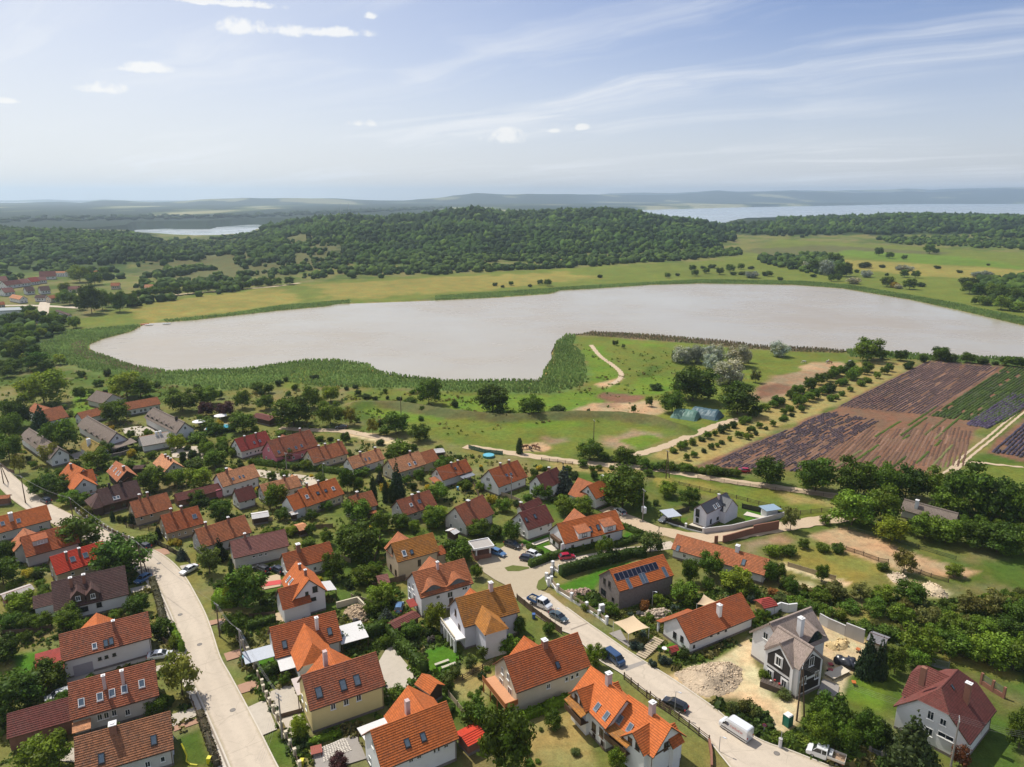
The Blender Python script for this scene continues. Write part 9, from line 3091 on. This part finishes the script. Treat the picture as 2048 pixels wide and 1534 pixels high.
# stone slabs of the terrace: irregular flags
tp_ = G(Q('C', [(965,1385),(1165,1305),(1215,1405),(985,1505)]))
fl = empty('flagstone_terrace', tp_[0])
tag(fl, 'terrace of pale irregular flagstones beside the red table', 'terrace')
r = random.Random(4)
STN = plain('flagstone', (.62,.56,.48),.85, var=.25)
shapes = []
for k in range(5):
 mb = MB()
 n = r.choice((5,6,6,7))
 ring = [(math.cos(6.283 * i / n + r.uniform(-.2,.2)) * r.uniform(.36,.48), math.sin(6.283 * i / n + r.uniform(-.2,.2)) * r.uniform(.34,.46)) for i in range(n)]
 mb.poly([(a, b, .06) for a, b in ring])
 for i in range(n):
  (a, b),(c, d_) = ring[i], ring[(i + 1) % n]
  mb.poly([(a, b, -.05),(c, d_, -.05),(c, d_, .06),(a, b, .06)])
 shapes.append(mb.mesh('flagstone', STN))
nu, nv = 11,9
for i in range(nu):
 for j in range(nv):
  u_, v_ = (i + .5 + r.uniform(-.12,.12)) / nu, (j + .5 + r.uniform(-.12,.12)) / nv
  p = tp_[0].lerp(tp_[1], u_).lerp(tp_[3].lerp(tp_[2], u_), v_)
  s_ = link('flagstone', shapes[(i * 3 + j * 5) % 5], fl)
  s_.location = p - tp_[0] + Vector((0,0,.17 + r.uniform(0,.02)))
  s_.rotation_euler = (0,0, r.uniform(0,6))
  wu = (tp_[1] - tp_[0]).length / nu
  s_.scale = (wu * 1.08, wu * 1.08,1)
# bins, yellow slide toy, bird house, letter post
for (x, y, c_, lab) in ((q('B', 1675,1500) + ((.62,.55,.02), 'yellow bin at the corner of the nearest front garden')),(q('C', 815,1520) + ((.62,.55,.02), 'yellow bin in front of the stone terrace hedge')),(q('E', 868,345) + ((.05,.12,.32), 'blue bin behind the dark board fence')),(q('C', 345,525) + ((.22,.35,.55), 'blue container beside the gate pole')),(q('C', 348,690) + ((.15,.42,.48), 'turquoise barrel at the foot of the gate pole')),(q('F', 262,520) + ((.2,.4,.6), 'blue water barrel in the gardens'))):
 o = empty('bin', at(x, y))
 tag(o, lab, 'bin', 'bins')
 mb = MB()
 mb.box((0,0,.5),(.6,.7,1.0), taper=1.12)
 mb.build('body', plain('bin_%d' % int(x), c_, .5, var=.05), o)
 mb = MB()
 mb.box((0,0,1.05),(.72,.84,.1), taper=.9)
 mb.build('lid', MATS['bin_%d' % int(x)], o)
o = empty('climbing_toy', at(*q('B', 1490,1500)))
tag(o, 'yellow bent garden slide toy on the nearest lawn', 'garden toy')
mb = MB()
mb.tube([(-.9,.9,2.9),(-.3,.4,2.2),(.1,.2,1.2),(.0,0,.4),(.9,-.5,.15),(2.0,-.6,.1)],.13,6)
mb.build('tube', plain('toy_yellow', (.62,.56,.03),.5, var=.05), o)
o = empty('hen_house', at(*q('G', 182,640)),.4)
tag(o, 'little red roofed hut on legs in the garden of the long white house', 'hut')
mb = MB()
mb.box((0,0,.9),(1.3,1.0,.9))
mb.build('wall', WALLS['brick'], o)
T = lambda p: (p[0], p[1], p[2])
roof_part(T, 1.9,1.7,1.35,2.0, mats=[roofm('crimson'), BROWNW], parent=o, course=.3)
for sx_ in (-.5,.5):
 for sy in (-.4,.4):
  mb = MB()
  mb.box((sx_, sy, .22),(.1,.1,.5))
  mb.build('leg', BROWNW, o)
o = empty('garden_table', at(*q('G', 115,610)))
tag(o, 'round white garden table on the small lawn', 'table')
mb = MB()
mb.tube([(0,0,.70),(0,0,.76)],.55,16)
mb.build('table_top', WHITEP, o)
mb = MB()
mb.tube([(0,0,0),(0,0,.7)],.06,6)
mb.build('leg', WHITEP, o)
o = empty('grey_box', at(*q('E', 1410,320)),.3)
o.name = 'ventilation_box'
tag(o, 'pale ribbed vent tower in the garden of the dark stone house', 'vent tower')
mb = MB()
mb.box((0,0,1.3),(1.1,.8,2.6))
mb.build('housing', WALLS['white'], o)
for k in range(4):
 mb = MB()
 mb.box((-.36 + .24 * k, -.42,1.4),(.08,.04,2.2))
 mb.build('rib', GREYM, o)
o = empty('garden_pavilion', at(*q('I', 950,725)),.3)
tag(o, 'small garden shed with a blue grey roof behind the modern house', 'shed')
mb = MB()
mb.box((0,0,1.2),(3.6,2.6,2.4))
mb.build('wall', WALLS['white'], o)
mb = MB()
mb.box((0,-.2,2.55),(5.0,3.8,.18))
mb.build('roof', plain('bluegrey_sheet', (.25,.34,.42),.5), o)
o = empty('carport_frame', at(*q('I', 160,770)),.3)
o.name = 'carport'
tag(o, 'grey sheet carport beside the modern grey house fence', 'carport')
mb = MB()
mb.box((0,0,2.5),(4.2,5.0,.15))
mb.build('roof', MATS['blue_grey_sheet'], o)
for sx_ in (-1.9,1.9):
 for sy in (-2.2,2.2):
  mb = MB()
  mb.box((sx_, sy, 1.2),(.12,.12,2.5))
  mb.build('post', DARKW, o)
o = empty('awning_tent', at(*q('C', 575,132)),.3)
o.name = 'awning'
tag(o, 'red awning beside the leafy tree near the cross gable house', 'awning')
mb = MB()
mb.box((0,0,2.1),(4.4,2.0,.08))
mb.build('cloth', plain('awning_red', (.50,.05,.045),.7, var=.05), o)
for sx_ in (-2,2):
 mb = MB()
 mb.tube([(sx_, -.8,0),(sx_, -.8,2.1)],.04,5)
 mb.build('post', GALV, o)
# mast pair on the wooded hill
for (x, lab) in ((679, 'thin radio mast on the wooded hill'),(696, 'second thin radio mast beside it on the wooded hill')):
 u_ = x
 yy_ = 1620.0
 xx_ = (x - 1024) / F * yy_ * CP
 zz_ = float(terrain(np.array([xx_]), np.array([yy_]))[0])
 o = empty('radio_mast', (xx_, yy_, zz_))
 tag(o, lab, 'mast', 'radio masts')
 mb = MB()
 mb.tube([(0,0,0),(0,0,38)],[.6,.3],5)
 mb.build('mast', GALV, o)
# ------------------------------------------------------------------ animals and a person
def skin_body(name, verts, edges, radii, m, parent, sub=1):
 me = bpy.data.meshes.new(name)
 me.from_pydata(verts, edges, [])
 o = link(name, me, parent)
 me.materials.append(m)
 o.modifiers.new('skin', 'SKIN')
 o.modifiers.new('sub', 'SUBSURF').levels = sub
 o.modifiers['sub'].render_levels = sub
 for i, r in enumerate(radii):
  v = me.skin_vertices[0].data[i]
  v.radius = (r, r) if not isinstance(r, tuple) else r
  v.use_root = (i == 0)
 return o
def quadruped(name, p, rz, coat, label, graze=True, sc_=1.0, group=None):
 o = empty(name, p, rz)
 o.scale = (sc_,) * 3
 tag(o, label, name, group)
 V = [(0,0,1.15),(.55,0,1.18),(-.55,0,1.2),(-.72,0,1.15),(.78,0,1.3)]
 E_ = [(0,1),(0,2),(2,3),(1,4)]
 Rr = [.30,.29,.28,.2,.19]
 nk = [(1.08,0,1.05),(1.3,0,.55),(1.38,0,.28),(1.55,0,.14)] if graze else [(1.02,0,1.6),(1.2,0,1.85),(1.4,0,1.78),(1.6,0,1.62)]
 b = 4
 for k, (x, r) in enumerate(zip(nk, (.15,.12,.11,.07))):
  V.append(x)
  E_.append((b, len(V) - 1))
  Rr.append(r)
  b = len(V) - 1
 for (x, y, hb) in ((.6,.17,1),(.6,-.17,1),(-.6,.18,2),(-.6,-.18,2)):
  front = x > 0
  pts = [(x, y, .85),(x + (.0 if front else .08), y, .58),(x + (.02 if front else -.10), y, .30),(x + (.0 if front else -.04), y, .04)]
  b = hb
  for pt_, r in zip(pts, (.13,.075,.05,.06)):
   V.append(pt_)
   E_.append((b, len(V) - 1))
   Rr.append(r)
   b = len(V) - 1
 skin_body('body', V, E_, Rr, coat, o)
 mb = MB()
 mb.tube([(-.86,0,1.2),(-1.0,0,.95),(-1.02,0,.5)],[.05,.09,.03],6)
 mb.build('tail', plain('dark_hair', (.03,.022,.018),.8, var=0), o)
 if not graze or True:
  mb = MB()
  for sg in (-1,1):
   hx = nk[1]
   mb.tube([(hx[0] - .03, sg * .06, hx[2] + .08),(hx[0] - .02, sg * .08, hx[2] + .22)],[.035,.01],4)
  mb.build('ears', coat, o).name = 'ear'
 return o
BAY, DKB, GRYH = plain('bay_coat', (.16,.07,.03),.7, var=.1), plain('dark_coat', (.05,.03,.02),.7, var=.1), plain('grey_coat', (.50,.47,.43),.7, var=.2)
for (s_, x, y, rz, c_, lab, gz_) in (('N', 200,1192,.3, BAY, 'brown horse grazing at the edge of the sandy patch', True),('N', 245,1205,2.0, DKB, 'dark horse resting in the middle of the sandy patch', True),('N', 272,1188,-.4, BAY, 'brown horse standing with raised head on the sandy patch', False),('N', 300,1200,2.6, BAY, 'brown horse grazing toward the open meadow', True),
         ('O', 405,325,3.0, GRYH, 'grey horse on the pasture beside the sandy paddock', True),('O', 575,325,.6, GRYH, 'white horse standing on the sandy paddock', False),('O', 600,330,2.4, BAY, 'brown horse close behind the white horse', True),('O', 745,322,.2, GRYH, 'grey horse at the far end of the sandy paddock', True)):
 quadruped('horse', at(*q(s_, x, y)), rz, c_, lab, gz_, 1.15, 'horses')
# a walker on the parking area
pp = at(*q('F', 778,995))
o = empty('person', Vector((pp.x, pp.y, .16)),-2.2)
tag(o, 'person in a pink top and dark shorts walking on the parking area', 'person')
V = [(0,0,.98),(0,0,1.2),(0,0,1.42),(.01,0,1.53),(.03,0,1.66),(0,.1,.92),(.12,.11,.50),(.02,.11,.08),(.16,.11,.04),(0,-.1,.92),(-.06,-.11,.50),(-.20,-.11,.10),(-.07,-.11,.04),(0,.19,1.40),(-.05,.25,1.12),(.06,.25,.88),(0,-.19,1.40),(.06,-.25,1.12),(.16,-.24,.90)]
E_ = [(0,1),(1,2),(2,3),(3,4),(0,5),(5,6),(6,7),(7,8),(0,9),(9,10),(10,11),(11,12),(2,13),(13,14),(14,15),(2,16),(16,17),(17,18)]
Rr = [.15,.13,.15,.06,.105,.10,.065,.045,.04,.10,.065,.045,.04,.065,.045,.035,.065,.045,.035]
SKN = plain('skin_tone', (.50,.30,.21),.6, var=0)
skin_body('body', V, E_, Rr, SKN, o, 2)
skin_body('top', [(0,0,1.0),(0,0,1.2),(0,0,1.42),(0,.2,1.40),(0,-.2,1.40)],[(0,1),(1,2),(2,3),(2,4)],[.165,.15,.165,.08,.08], plain('pink_cloth', (.55,.20,.24),.8, var=0), o, 2)
skin_body('shorts', [(0,0,.96),(.0,.1,.9),(.08,.11,.66),(.0,-.1,.9),(-.03,-.11,.66)],[(0,1),(1,2),(0,3),(3,4)],[.165,.115,.10,.115,.10], plain('dark_cloth', (.04,.045,.07),.8, var=0), o, 2)
skin_body('hair', [(.0,0,1.72),(-.05,0,1.62)],[(0,1)],[.10,.10], plain('brown_hair', (.09,.05,.03),.7, var=0), o, 2)
# ------------------------------------------------------------------ summer air
mb = MB()
mb.box((0,0,0),(1,1,1))
m = bpy.data.materials.new('haze_air')
m.use_nodes = True
t = NT(m.node_tree)
t.n.clear()
out = t.new('ShaderNodeOutputMaterial')
pv = t.new('ShaderNodeVolumePrincipled')
pv.inputs['Color'].default_value = (0.70,0.85,1.0,1)
pv.inputs['Density'].default_value = 0.000098
pv.inputs['Anisotropy'].default_value = 0.6
t.l.new(pv.outputs[0], out.inputs['Volume'])
hzb = mb.build('haze', m)
hzb.scale = (52000,20000,430)
hzb.location = (0,9000,29)
tag(hzb, 'pale summer haze over the hills and lake', kind='stuff')
